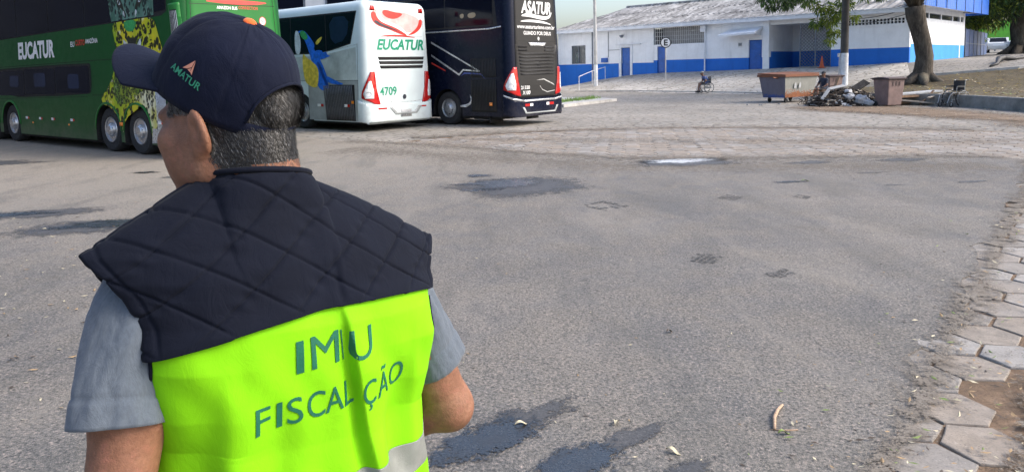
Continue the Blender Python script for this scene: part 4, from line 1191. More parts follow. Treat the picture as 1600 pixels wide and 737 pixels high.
# ---------------------------------------------------------------- white coach
def white_coach():
    c = Coach('white_coach', (-4.05, 20.75), math.radians(141), 'white coach with a blue macaw on its side, number 4709', 'bus', 12.6, 3.72, .27, 'paint_white', [(3.1, .6), (9.2, .6)])
    for x in (3.1, 9.2): c.wheel(x)
    c.poly('window_band', [(.30, 3.42), (.62, 2.50), (1.95, 2.27), (12.0, 2.27), (12.0, 3.42)], 'slot_black', 'side', .004, None, .5)
    panes = [[(.36, 3.38), (.66, 2.53), (1.74, 2.34), (1.74, 3.38)], [(1.78, 3.38), (1.78, 2.335), (1.97, 2.31), (3.5, 2.31), (3.5, 3.38)]] + [[(a, 3.38), (a, 2.31), (a + 1.95, 2.31), (a + 1.95, 3.38)] for a in (3.54, 5.53, 7.52, 9.51)]
    for p in panes: c.poly('pane', p, 'coach_glass', 'side', .008, None, .5)
    tag(c.poly('curtain', smooth_poly([(.62, 3.30), (.80, 2.62), (1.5, 2.5), (1.6, 3.30)], 1), 'tint_blue', 'side', .010, None, .5), 'dark blue curtain behind the last window')
    # silver lower panels, seams, service grille
    c.poly('side_panel', [(.36, 1.46), (2.7, 1.46), (2.7, .30), (.40, .30)], 'panel_silver', 'side', .004, None, .5)
    c.poly('livery_panel', [(.40, 2.40), (2.1, 2.20), (12, 2.20), (12, 1.47), (.40, 1.47)], 'panel_livery', 'side', .004, None, .5)
    c.seam([(.33, 2.50), (.36, 1.47), (.40, .3)]); c.seam([(.36, 1.465), (12, 1.465)]); c.seam([(.33, 2.48), (1.9, 2.30)], mat='print_silver')
    c.slats('engine_grille', .52, 1.86, .30, 1.34, 18, 'side', True, 'grille_grey', lean=.10)
    c.poly('reflector', [(.72, .70), (.98, .70), (.98, .78), (.72, .78)], 'print_white', 'side', .03); c.poly('reflector', [(.72, .70), (.84, .70), (.84, .78), (.72, .78)], 'lamp_red', 'side', .033)
    c.poly('reflector', [(1.95, .70), (2.25, .70), (2.25, .78), (1.95, .78)], 'print_white', 'side', .03); c.poly('reflector', [(1.95, .70), (2.08, .70), (2.08, .78), (1.95, .78)], 'lamp_red', 'side', .033)
    c.poly('marker_lamp', [(.55, .8), (.66, .8), (.66, .88), (.55, .88)], 'lamp_amber', 'side', .03)
    # macaw print
    M = [('macaw_print', [(3.2, 2.95), (2.95, 2.9), (2.7, 2.55), (2.5, 2.1), (2.35, 1.7), (2.2, 1.25), (1.9, 1.15), (1.70, 1.35), (1.75, 1.6), (1.95, 1.95), (2.15, 2.20), (2.35, 2.40), (2.3, 2.55), (2.5, 2.75), (2.75, 2.95), (2.95, 3.0)], 'feather_blue', .012),
         ('macaw_wing', [(2.35, 2.36), (2.0, 2.38), (1.9, 2.28), (1.75, 2.33), (1.7, 2.2), (1.5, 2.2), (2.0, 2.08), (2.3, 2.12)], 'feather_blue', .0145),
         ('macaw_tail', [(1.8, 1.62), (1.5, 1.52), (1.2, 1.42), (.95, 1.36), (1.2, 1.34), (1.6, 1.38), (1.9, 1.5)], 'feather_blue', .0145),
         ('macaw_breast', [(2.95, 2.35), (2.7, 2.15), (2.45, 2.05), (2.15, 1.85), (2.15, 1.5), (2.25, 1.25), (2.6, 1.3), (2.9, 1.5)], 'feather_yellow', .017),
         ('macaw_crest', [(3.05, 2.98), (2.8, 2.98), (2.6, 2.78), (2.72, 2.68), (2.95, 2.76)], 'feather_green', .0165),
         ('macaw_face', [(3.3, 3.0), (3.08, 2.98), (2.98, 2.6), (3.05, 2.25), (3.3, 2.3)], 'feather_pale', .0185),
         ('macaw_beak', [(2.28, 2.62), (1.95, 2.78), (1.93, 2.70), (2.2, 2.5)], 'feather_yellow', .0135)]
    for n, p, m, o in M: c.poly(n, smooth_poly(p, 2), m, 'side', o, None, .6)
    for k in range(7):
        a = 2.1 - .06 * k; c.poly('macaw_feather', smooth_poly([(a + .12, 2.05 - .1 * k), (a - .04, 1.98 - .1 * k), (a - .10, 1.80 - .1 * k), (a + .06, 1.86 - .1 * k)], 1), 'feather_deep', 'side', .019, None)
    # rear
    c.seam([(1.06, 3.3), (1.04, 2.0), (1.0, 1.0)], 'rear', .010, 'print_silver'); c.seam([(-1.06, 3.3), (-1.05, 2.0), (-1.02, 1.0)], 'rear', .010, 'print_silver')
    c.seam([(1.0, 2.10), (.88, 2.10)], 'rear', .008, 'print_silver'); c.seam([(1.32, 2.54), (1.0, 2.68), (-1.0, 2.72)], 'rear', .010, 'print_silver')
    c.text('lettering', 'EUCATUR', .86, -1.02, 2.33, .30, 'print_green', 'rear', .010, .28, .035)
    for k in range(3):
        z = 2.06 - .125 * k
        c.slab('louvre', [(.84 - .03 * k, z + .06), (.80 - .03 * k, z - .03), (-.98 + .03 * k, z - .03), (-1.02 + .03 * k, z + .06)], 'slot_black', 'rear', .004, .006)
    c.text('fleet_number', '4709', .82, .18, 1.02, .24, 'print_green', 'rear', .010, 0, .02)
    tail_light(c, 1, 1.70, .93, 1.42, .82); tail_light(c, -1, 1.68, .93, 1.42, .82)
    c.slab('emblem', [(-.12 + .07 * math.cos(t), .95 + .075 * math.sin(t)) for t in np.linspace(0, 2 * PI, 9)[:-1]], 'print_dark', 'rear', .012, .012)
    c.seam([(.80, .86), (.2, .80), (-.5, .80), (-.95, .84)], 'rear', .014, 'print_silver')
    b = [(1.55, .90), (1.30, .80), (.80, .74), (-.80, .74), (-1.30, .80), (-1.55, .90), (-1.55, .30), (-1.25, .24), (1.25, .24), (1.55, .30)]
    c.slab('bumper', b, 'paint_white', 'rear', .03, .05)
    c.slab('bumper_recess', [(.52, .66), (.30, .44), (-.55, .44), (-.78, .66), (-.62, .66), (-.46, .50), (.22, .50), (.40, .66)], 'panel_silver', 'rear', .060, .01)
    for sg in (1, -1): c.poly('reflector', [(sg * .95, .62), (sg * .62, .62), (sg * .62, .665), (sg * .95, .665)], 'lamp_red', 'rear', .062)
    plate(c, .10, -.34, .36, .58, 'JXN 4709')
    # red swoosh on the upper rear
    c.poly('swoosh_fill', smooth_poly([(1.0, 3.42), (.7, 3.50), (.2, 3.44), (-.4, 3.40), (-.85, 3.28), (-1.0, 3.12), (-.9, 2.98), (-.6, 2.84), (-.2, 2.82), (.1, 2.95), (.5, 3.02), (.85, 3.10)], 2), 'print_pink', 'rear', .006, None, .3)
    c.poly('swoosh_red', smooth_poly([(1.04, 3.38), (.86, 3.40), (.80, 3.20), (.55, 3.08), (.2, 3.02), (-.25, 2.84), (-.4, 2.72), (0, 2.80), (.4, 2.92), (.8, 3.0), (1.0, 3.15)], 2), 'print_red', 'rear', .009, None, .3)
    c.poly('swoosh_red', smooth_poly([(.5, 3.48), (.1, 3.40), (-.3, 3.38), (.05, 3.2), (.4, 3.22), (.62, 3.36)], 2), 'print_red', 'rear', .0085, None, .3)
    c.poly('swoosh_red', smooth_poly([(-1.06, 3.2), (-.92, 3.26), (-.84, 3.02), (-.62, 2.86), (-.35, 2.74), (-.7, 2.80), (-.98, 2.98)], 2), 'print_red', 'rear', .0095, None, .3)
    c.poly('swoosh_white', smooth_poly([(.84, 3.46), (.70, 3.46), (.66, 3.24), (.40, 3.12), (.05, 3.06), (-.3, 2.88), (-.38, 2.74), (-.2, 2.84), (.15, 2.98), (.5, 3.06), (.78, 3.18)], 2), 'print_white', 'rear', .0125, None, .3)
    c.poly('swoosh_dark', smooth_poly([(.95, 3.12), (.75, 3.02), (.45, 2.94), (.1, 2.88), (-.2, 2.78), (.2, 2.94), (.6, 3.04), (.85, 3.16)], 1), 'print_dark', 'rear', .0145, None, .3)
    c.poly('swoosh_underline', smooth_poly([(.8, 2.70), (.3, 2.76), (-.3, 2.75), (-.8, 2.68), (-.3, 2.70), (.3, 2.71)], 1), 'print_red', 'rear', .0125, None, .3)
    for q in (.98, -.98): c.slab('marker_lamp', [(q - .09, 3.44), (q + .09, 3.44), (q + .05, 3.56), (q - .05, 3.56)], 'lamp_red', 'rear', .012, .03)
plain('panel_livery', (.50, .54, .52), .35, .35, 1.1, 0); plain('feather_deep', (.005, .06, .36), .4, .3, 9, 0)
white_coach()

# ---------------------------------------------------------------- black double-decker
def black_coach():
    c = Coach('black_coach', (.007, 21.32), math.radians(141), 'black double-decker coach with white lettering on its grey rear', 'bus', 13.6, 4.15, .30, 'paint_black', [(2.55, .62), (4.0, .62), (10.6, .62)], rake=.035)
    for x in (2.55, 4.0, 10.6): c.wheel(x)
    c.poly('window_band', [(.55, 3.95), (.45, 2.95), (12.6, 2.95), (12.6, 3.95)], 'slot_black', 'side', .004, None, .5)
    for k in range(6):
        a = .62 + k * 2.0; c.poly('pane', [(a, 3.90), (a, 3.0), (a + 1.95, 3.0), (a + 1.95, 3.90)], 'coach_glass', 'side', .008, None, .5)
    c.poly('lower_window', [(2.9, 2.55), (2.9, 1.75), (12, 1.55), (12, 2.55)], 'coach_glass', 'side', .006, None, .5)
    c.slab('trim_strip', [(.3, 2.90), (.8, 2.855), (12, 2.86), (12, 2.90), (.8, 2.895), (.3, 2.94)], 'print_silver', 'side', .008, .01, None, .5)
    c.slats('engine_grille', .54, 1.54, .43, 1.39, 17, 'side', True, 'paint_charcoal'); c.slats('engine_grille', .54, 1.54, 1.46, 2.02, 17, 'side', True, 'paint_charcoal')
    for p in ([(3.2, 2.60), (1.17, 1.66), (1.17, 1.62), (3.2, 2.54)], [(3.2, 2.20), (2.01, 1.58), (1.85, 1.72), (1.17, 1.66), (1.17, 1.62), (1.83, 1.67), (2.01, 1.52), (3.2, 2.14)]):
        c.poly('stripe', p, 'print_silver', 'side', .022)
    c.poly('stripe', [(1.95, 1.50), (1.8, 1.62), (1.1, 1.58), (.95, 1.40), (1.12, 1.54), (1.78, 1.57)], 'print_blue', 'side', .024)
    c.poly('stripe', [(3.2, 1.96), (2.6, 1.70), (2.6, 1.66), (3.2, 1.90)], 'print_red', 'side', .012)
    ar = [(2.55 + (.66) * math.cos(t), .5 + .66 * math.sin(t)) for t in np.linspace(.0, -.55, 5)]
    c.slab('mud_trim', [(1.60, .95), (1.56, .80), (1.62, .70), (1.80, .64), (2.0, .62), (2.0, .56), (1.75, .56), (1.56, .66), (1.50, .80)], 'print_silver', 'side', .01, .012)
    c.slab('marker_lamp', [(.70, .62), (.80, .62), (.80, .72), (.70, .72)], 'lamp_amber', 'side', .03, .03)
    c.poly('reflector', [(.2, .30), (.0, .30), (.0, .36), (.2, .36)], 'lamp_red', 'rear', .02)
    for x in (2.55, 2.2): pass
    c.poly('cabin_light', smooth_poly([(1.95, 3.36), (1.78, 3.38), (1.78, 3.24), (1.92, 3.24)], 1), 'print_gold', 'side', .010); c.poly('cabin_light', smooth_poly([(1.62, 3.36), (1.36, 3.40), (1.26, 3.32), (1.36, 3.22), (1.6, 3.24)], 1), 'print_gold', 'side', .010)
    # grey rear
    rp = [(1.02, 4.0), (1.06, 2.4), (1.06, 1.2), (.98, .84), (-.98, .84), (-1.06, 1.2), (-1.06, 2.4), (-1.02, 4.0)]
    c.slab('rear_panel', rp, 'paint_charcoal', 'rear', .004, .01, None, .3)
    c.seam([(1.0, 2.50), (-1.0, 2.50)], 'rear', .018, off=.011); c.seam([(1.0, 2.46), (.92, 1.3), (.86, .9)], 'rear', .014, off=.011); c.seam([(-1.0, 2.46), (-.92, 1.3), (-.86, .9)], 'rear', .014, off=.011)
    for k in range(9):
        z = 2.34 - k * .10; w = .92 - .012 * k
        if k < 2:
            for x0, x1 in ((w, .48), (-.40, -w)): c.slab('louvre', [(x0, z + .02), (x1, z + .02), (x1, z - .035), (x0, z - .035)], 'slot_black', 'rear', .014, .006, None, .5)
        else: c.slab('louvre', [(w, z + .02), (-w, z + .02), (-w, z - .035), (w, z - .035)], 'slot_black', 'rear', .014, .006, None, .5)
    c.slab('badge', [(.42, 2.46), (.32, 2.36), (-.38, 2.36), (-.50, 2.46)], 'print_silver', 'rear', .018, .012)
    c.text('lettering', 'ASATUR', .70, -.84, 3.33, .36, 'print_white', 'rear', .014, .22, .03)
    c.poly('logo_swoosh', smooth_poly([(.80, 3.22), (.4, 3.34), (-.3, 3.26), (-.7, 3.26), (-.92, 3.44), (-.78, 3.20), (-.4, 3.14), (.3, 3.22)], 2), 'print_white', 'rear', .014, None, .4)
    c.poly('logo_swoosh', smooth_poly([(.86, 3.06), (.4, 3.14), (-.4, 3.12), (-.95, 3.0), (-.4, 3.05), (.4, 3.07)], 2), 'print_white', 'rear', .0145, None, .4)
    c.text('lettering', 'www.asaturturismo.com.br', .93, -1.0, 2.87, .115, 'print_white', 'rear', .014, 0, .012)
    c.text('lettering', 'GUIADO POR DEUS', .62, -.78, 2.69, .105, 'print_white', 'rear', .014, 0, .012)
    c.poly('crest', [(-.12 + .05 * math.cos(t), 2.58 + .06 * math.sin(t)) for t in np.linspace(0, 2 * PI, 9)[:-1]], 'print_silver', 'rear', .014)
    tail_light(c, 1, 1.74, .96, 1.46, .95); tail_light(c, -1, 1.74, .96, 1.46, .95)
    c.text('fleet_number', '21320', .84, .42, 1.09, .10, 'print_white', 'rear', .014, 0, .012); c.text('fleet_number', 'X100', .78, .40, .93, .11, 'print_white', 'rear', .014, .2, .012)
    for p in ([(.1, 1.34), (-.3, 1.38), (-.78, 1.22), (-.84, 1.16), (-.3, 1.35)], [(-.1, 1.18), (-.2, 1.04), (-.45, .96), (-.85, 1.0), (-.84, 1.02), (-.45, .985), (-.22, 1.06), (-.08, 1.16)]): c.poly('swoosh_line', p, 'print_silver', 'rear', .014)
    c.slab('bumper', [(1.50, .92), (1.2, .80), (.80, .74), (-.80, .74), (-1.2, .80), (-1.50, .92), (-1.50, .36), (-1.2, .28), (1.2, .28), (1.50, .36)], 'paint_black', 'rear', .03, .06)
    c.slab('bumper_trim', [(1.44, .95), (1.2, .84), (.80, .775), (-.80, .775), (-1.2, .84), (-1.44, .95), (-1.44, .90), (-1.2, .79), (-.80, .72), (.80, .72), (1.2, .79), (1.44, .90)], 'print_silver', 'rear', .062, .012, None, .1)
    c.slab('bumper_recess', [(.85, .56), (.70, .36), (-.80, .36), (-.95, .56), (-.86, .56), (-.74, .40), (.64, .40), (.76, .56)], 'panel_silver', 'rear', .064, .01)
    for sg in (1, -1):
        c.poly('reflector', [(sg * .72, .58), (sg * .50, .58), (sg * .50, .66), (sg * .72, .66)], 'lamp_red', 'rear', .063); c.poly('reflector', [(sg * .48, .58), (sg * .34, .58), (sg * .34, .66), (sg * .48, .66)], 'print_white', 'rear', .063)
    plate(c, .18, -.28, .42, .60, 'NOY 2132')
    for sg in (1, -1):
        MB().bx(.9, .93, sg * .9 - .3, sg * .9 + .3, .10, .5).build('mud_flap', 'rubber', c.root)
plain('print_blue', (.02, .05, .25), .3, .1, 6, 0); plain('print_gold', (.30, .24, .15), .4, .1, 6, 0)
black_coach()

# ---------------------------------------------------------------- green double-decker
def green_coach():
    c = Coach('green_coach', (-6.63, 14.88), math.radians(143), 'green double-decker coach with a jaguar printed on its side', 'bus', 13.8, 4.15, .25, 'paint_green', [(1.91, .60), (3.27, .60), (8.92, .60), (10.35, .60)], rake=.03)
    for x in (1.91, 3.27, 8.92, 10.35): c.wheel(x, .51)
    for x in (1.91, 3.27, 8.92, 10.35): c.slab('wheel_arch_rim', c.arch_rim(x, .60), 'paint_green_rear', 'side', .006, .014, None, .4)
    # upper glass: its lower edge rises to the rear
    c.poly('window_band', [(.36, 3.95), (.40, 3.02), (.62, 2.94), (1.4, 2.92), (13.0, 2.72), (13.0, 3.95)], 'slot_black', 'side', .004, None, .5)
    for k, (a, b) in enumerate(((.45, 2.1), (2.14, 4.1), (4.14, 6.1), (6.14, 8.1), (8.14, 10.1), (10.14, 12.1))):
        zz = lambda x: 2.955 - .0172 * (x - .9)
        c.poly('pane', [(a, 3.92), (a, zz(a) + (.09 if k == 0 else 0)), (b, zz(b)), (b, 3.92)], 'coach_glass', 'side', .008, None, .5)
    c.poly('lower_window', smooth_poly([(4.02, 2.06), (3.94, 1.98), (3.94, 1.42), (4.1, 1.30), (9.7, 1.20), (9.7, 1.98), (9.5, 2.0)], 1), 'slot_black', 'side', .004, None, .5)
    for a, b in ((4.06, 5.9), (5.94, 7.8), (7.84, 9.6)): c.poly('pane', rrect(a, b, 1.35 - .02 * (a - 4), 1.98 - .012 * (a - 4), .06), 'coach_glass', 'side', .008, None, .5)
    rnd = random.Random(4)
    for (a, b, z0, z1) in ((6.5, 7.2, 1.5, 1.85), (4.6, 5.2, 1.45, 1.8), (8.2, 8.8, 1.5, 1.8)): c.poly('seat_back', rrect(a, b, z0, z1, .08), 'tint_blue', 'side', .0095)
    c.seam([(.3, 2.12), (3.7, 2.10), (9.6, 2.04)]); c.seam([(.3, 1.31), (3.94, 1.30)]); c.seam([(4.2, 1.26), (9.6, 1.18)], w=.008)
    c.text('lettering', 'EUCATUR', 8.1, 5.86, 2.25, .42, 'print_white', 'side', .008, .06, .045)
    c.text('lettering', 'EU', 4.93, 4.72, 2.45, .12, 'print_white', 'side', .008, 0, .02); c.text('lettering', 'CURTO', 4.66, 4.18, 2.47, .13, 'print_red', 'side', .008, 0, .03); c.text('lettering', 'AMAZÔNIA', 4.14, 3.52, 2.50, .13, 'print_white', 'side', .008, 0, .02)
    for a in (7.9, 7.05, 6.3, 5.2): c.poly('reflector', [(a, .66), (a - .12, .66), (a - .12, .72), (a, .72)], 'print_white', 'side', .008); c.poly('reflector', [(a - .12, .66), (a - .22, .66), (a - .22, .72), (a - .12, .72)], 'lamp_red', 'side', .008)
    for a in (7.5, 5.35): c.poly('marker_lamp', [(a, .55), (a - .1, .55), (a - .1, .59), (a, .59)], 'lamp_amber', 'side', .008)
    c.slab('marker_lamp', [(2.66, .62), (2.54, .62), (2.54, .70), (2.66, .70)], 'lamp_amber', 'side', .02, .02)
    # jaguar print: film over the glass, head and coat on the panels, legs round the arches
    c.poly('jaguar_film', [(2.95, 3.90), (2.92, 3.4), (2.82, 2.93), (.92, 2.965), (.90, 3.3), (1.0, 3.9)], 'jaguar_film', 'side', .011, None, .5)
    c.poly('jaguar_muzzle', smooth_poly([(2.82, 2.90), (2.7, 2.5), (2.62, 2.2), (2.75, 1.95), (2.9, 1.7), (3.15, 1.45), (3.50, 1.25), (3.42, 1.08), (3.1, 1.05), (2.62, .75), (2.55, .40), (2.50, .75), (1.6, 1.1), (1.25, 1.35), (.9, 1.55), (.62, 1.85), (.62, 2.2), (.80, 2.6), (.92, 2.93), (1.6, 2.93), (2.3, 2.91)], 1), 'jaguar_coat', 'side', .007, None, .5)
    c.poly('jaguar_chest', smooth_poly([(2.55, 2.1), (2.75, 1.7), (2.95, 1.4), (2.75, 1.12), (2.4, 1.1), (2.0, 1.15), (1.6, 1.3), (1.2, 1.6), (1.1, 2.0), (1.6, 2.2), (2.1, 2.2)], 2), 'jaguar_chest', 'side', .009, None, .5)
    c.poly('jaguar_leg', smooth_poly([(1.95, 1.28), (1.7, 1.35), (1.25, 1.48), (.95, 1.40), (.92, 1.0), (1.05, .55), (1.2, .30), (1.30, .45), (1.28, .75), (1.45, 1.05), (1.75, 1.16)], 1), 'jaguar_leg', 'side', .0105, None, .5)
    c.poly('jaguar_nose_bridge', smooth_poly([(2.25, 2.92), (2.2, 2.75), (2.02, 2.66), (1.75, 2.70), (1.65, 2.92)], 1), 'feather_green', 'side', .0105)
    for p in ([(2.28, 2.60), (2.0, 2.40), (1.95, 2.22), (1.80, 2.22), (1.75, 2.42), (1.55, 2.62), (1.85, 2.52), (2.0, 2.52)], [(2.5, 2.3), (2.3, 2.22), (2.35, 2.28)]): c.poly('jaguar_mouth', smooth_poly(p, 1), 'jag_dark', 'side', .012)
    c.poly('jaguar_whisker', smooth_poly([(2.3, 2.55), (2.05, 2.34), (2.02, 2.2), (2.14, 2.2), (2.28, 2.4)], 1), 'feather_pale', 'side', .0115); c.poly('jaguar_whisker', smooth_poly([(1.52, 2.55), (1.72, 2.34), (1.72, 2.2), (1.62, 2.2), (1.5, 2.4)], 1), 'feather_pale', 'side', .0115)
    for k in range(9):
        for sx, x0 in ((1, 2.34), (-1, 1.44)):
            z = 2.62 - .05 * k + rnd.uniform(-.02, .02); x = x0 + sx * rnd.uniform(0, .3)
            c.poly('jaguar_spot', smooth_poly([(x, z), (x + sx * .12, z + .03), (x + sx * .10, z - .02)], 1), 'jag_dark', 'side', .0125)
    for x in (2.40, 1.46):
        sg = 1 if x > 2 else -1
        c.poly('jaguar_eye_rim', smooth_poly([(x + sg * .16, 3.42), (x, 3.46), (x - sg * .16, 3.30), (x - sg * .24, 3.06), (x - sg * .1, 3.20), (x + sg * .08, 3.24)], 2), 'jag_dark', 'side', .0125)
        c.poly('jaguar_eye', smooth_poly([(x + sg * .09, 3.36), (x, 3.38), (x - sg * .09, 3.28), (x, 3.26)], 2), 'feather_pale', 'side', .014); c.poly('jaguar_pupil', [(x + .035 * math.cos(t), 3.325 + .035 * math.sin(t)) for t in np.linspace(0, 2 * PI, 10)[:-1]], 'jag_dark', 'side', .0155)
        c.poly('jaguar_tear', smooth_poly([(x - sg * .2, 3.16), (x - sg * .26, 2.98), (x - sg * .14, 3.06)], 1), 'feather_pale', 'side', .0135)
    c.slats('engine_grille', .62, 1.02, .42, 1.42, 8, 'side', True, 'print_silver', lean=.0)
    c.poly('chrome_corner', [(1.3, .28), (1.24, .60), (1.04, .60), (1.02, .30)], 'print_silver', 'side', .012); c.slab('chrome_corner', [(1.42, .45), (1.15, .45), (1.15, .26), (1.42, .30)], 'alloy', 'rear', .01, .02)
    c.poly('reflector', [(.95, .70), (.70, .70), (.70, .76), (.95, .76)], 'print_white', 'side', .034); c.poly('reflector', [(.82, .70), (.70, .70), (.70, .76), (.82, .76)], 'lamp_red', 'side', .036)
    # corner vent
    v = c.slab('corner_panel', [(1.52, 3.15), (1.22, 3.18), (1.16, 2.35), (1.44, 2.30)], 'paint_green_rear', 'rear', .008, .012)
    c.poly('corner_vent', [(1.47, 3.02), (1.29, 3.04), (1.25, 2.50), (1.42, 2.47)], 'slot_black', 'rear', .016, v, .06)
    for k in range(6):
        a = 1.46 - .032 * k; c.poly('slat', [(a, 3.01), (a - .012, 3.01), (a - .05, 2.5), (a - .038, 2.5)], 'print_silver', 'rear', .019, v, .06)
    # rear
    c.slab('rear_panel', [(1.06, 4.0), (1.10, 2.6), (1.10, .9), (-1.10, .9), (-1.10, 2.6), (-1.06, 4.0)], 'paint_green_rear', 'rear', .004, .012, None, .3)
    c.seam([(1.0, 3.25), (1.04, 2.0), (1.0, 1.0)], 'rear', .012, off=.012); c.seam([(-1.02, 3.4), (-1.06, 2.0), (-1.0, 1.0)], 'rear', .012, off=.012); c.seam([(1.04, 3.16), (-1.06, 3.20)], 'rear', .012, off=.012)
    c.poly('red_accent', smooth_poly([(.78, 3.23), (.2, 3.19), (-.5, 3.19), (-.98, 3.27), (-.4, 3.29), (.2, 3.28)], 1), 'print_red', 'rear', .013, None, .4)
    c.text('lettering', 'AMAZON BUS', .40, -.10, 3.08, .065, 'print_white', 'rear', .013, 0, .02); c.text('lettering', 'CONNECTION', -.13, -.62, 3.10, .065, 'print_red', 'rear', .013, 0, .02)
    c.poly('speed_roundel', [(-.72 + .09 * math.cos(t), 2.86 + .1 * math.sin(t)) for t in np.linspace(0, 2 * PI, 20)[:-1]], 'print_red', 'rear', .013); c.poly('speed_roundel_face', [(-.72 + .07 * math.cos(t), 2.86 + .08 * math.sin(t)) for t in np.linspace(0, 2 * PI, 20)[:-1]], 'print_white', 'rear', .0145); c.text('speed_roundel_number', '80', -.67, -.77, 2.83, .07, 'print_dark', 'rear', .016)
    tail_light(c, 1, 1.74, .96, 1.46, .95); tail_light(c, -1, 1.74, .96, 1.46, .95)
    for k in range(6): c.slab('louvre', [(.85, 2.3 - k * .12), (-.85, 2.3 - k * .12), (-.85, 2.24 - k * .12), (.85, 2.24 - k * .12)], 'slot_black', 'rear', .014, .006, None, .5)
    c.slab('bumper', [(1.50, .92), (.80, .76), (-.80, .76), (-1.50, .92), (-1.50, .36), (-1.2, .26), (1.2, .26), (1.50, .36)], 'paint_green', 'rear', .03, .06)
    plate(c, .2, -.2, .42, .56, 'PHD 4505')
plain('jag_dark', (.015, .02, .012), .4, .2, 6, 0)
green_coach()
# ================================================================== RUBBISH CORNER AND SMALL FIGURES
def rusty(name, col, rust_z, rust=(.22, .085, .04), amt=.5):
    t = NT(name); co = t.coord('Object'); a = t.noise(co, 2.2, 6, .7); n = t.noise(co, 5, 7, .75, .8)
    st = t.noise(t.coord('Object', (5, 5, .6)), 1.5, 5, .7)
    sep = t.n('ShaderNodeSeparateXYZ'); t.l(co, sep.inputs[0])
    c = t.ramp(a, [(.3, tuple(x * .75 for x in col)), (.7, col)])
    c = t.mix(t.ramp(st, [(.55, 0.), (.75, .5)]), c, tuple(x * .5 for x in col))
    m = t.math('ADD', n, t.math('MULTIPLY', t.math('SUBTRACT', rust_z, sep.outputs[2]), 1.0))
    c = t.mix(t.ramp(m, [(amt, 0.), (amt + .05, 1.)]), c, t.ramp(n, [(.3, tuple(x * .5 for x in rust)), (.7, tuple(x * 1.4 for x in rust))]))
    t.fin(c, .8, t.bump(n, .4, .02), spec=.3)
rusty('skip_pale', (.27, .27, .245), .58, amt=.60); rusty('skip_purple', (.17, .16, .20), .4, (.05, .08, .22), .58); rusty('skip_rim', (.20, .085, .05), 2., (.16, .06, .03), 1.9)
plain('bin_mauve', (.20, .135, .12), .65, .25, 3, .1, 20); plain('bin_dark', (.085, .06, .058), .65, .25, 3, .1, 20)
plain('steel_grey', (.30, .31, .32), .35, .2, 9, 0, metal=.6); plain('vinyl_black', (.015, .015, .017), .5, .2, 9, .1, 60)
plain('plank_brown', (.24, .15, .09), .85, .4, 6, .4, 30); plain('plank_pale', (.40, .34, .27), .85, .35, 6, .4, 30); plain('plank_grey', (.36, .37, .38), .8, .3, 5, .2, 30)
plain('board_white', (.28, .285, .29), .7, .2, 4, .1, 20); plain('bag_white', (.38, .38, .39), .45, .3, 7, .5, 14, bdist=.03); plain('rubbish_dark', (.032, .027, .024), .9, .6, 5, .6, 18, bdist=.03)
plain('rubbish_brown', (.07, .05, .036), .9, .5, 5, .6, 18, bdist=.03); plain('skin_small', (.20, .10, .065), .6, .15, 9, 0); plain('shirt_blue', (.055, .09, .22), .85, .25, 8, .2, 30); plain('shirt_dark', (.025, .03, .05), .85, .25, 8, .2, 30)
plain('shorts_dark', (.05, .045, .05), .85, .25, 8, .2, 30); plain('cap_grey', (.30, .30, .28), .8, .2, 8, .1, 30); plain('cap_dark', (.02, .02, .025), .8, .2, 8, .1, 30)
def logo_marks(parent):
    for x in (.55, 1.0):
        MB().add([(x - .08, -.604, .62), (x + .08, -.604, .62), (x + .05, -.604, .86), (x, -.604, .95), (x - .05, -.604, .86)], [(0, 1, 2, 3, 4)]).build('faded_mark', 'plank_grey', parent)
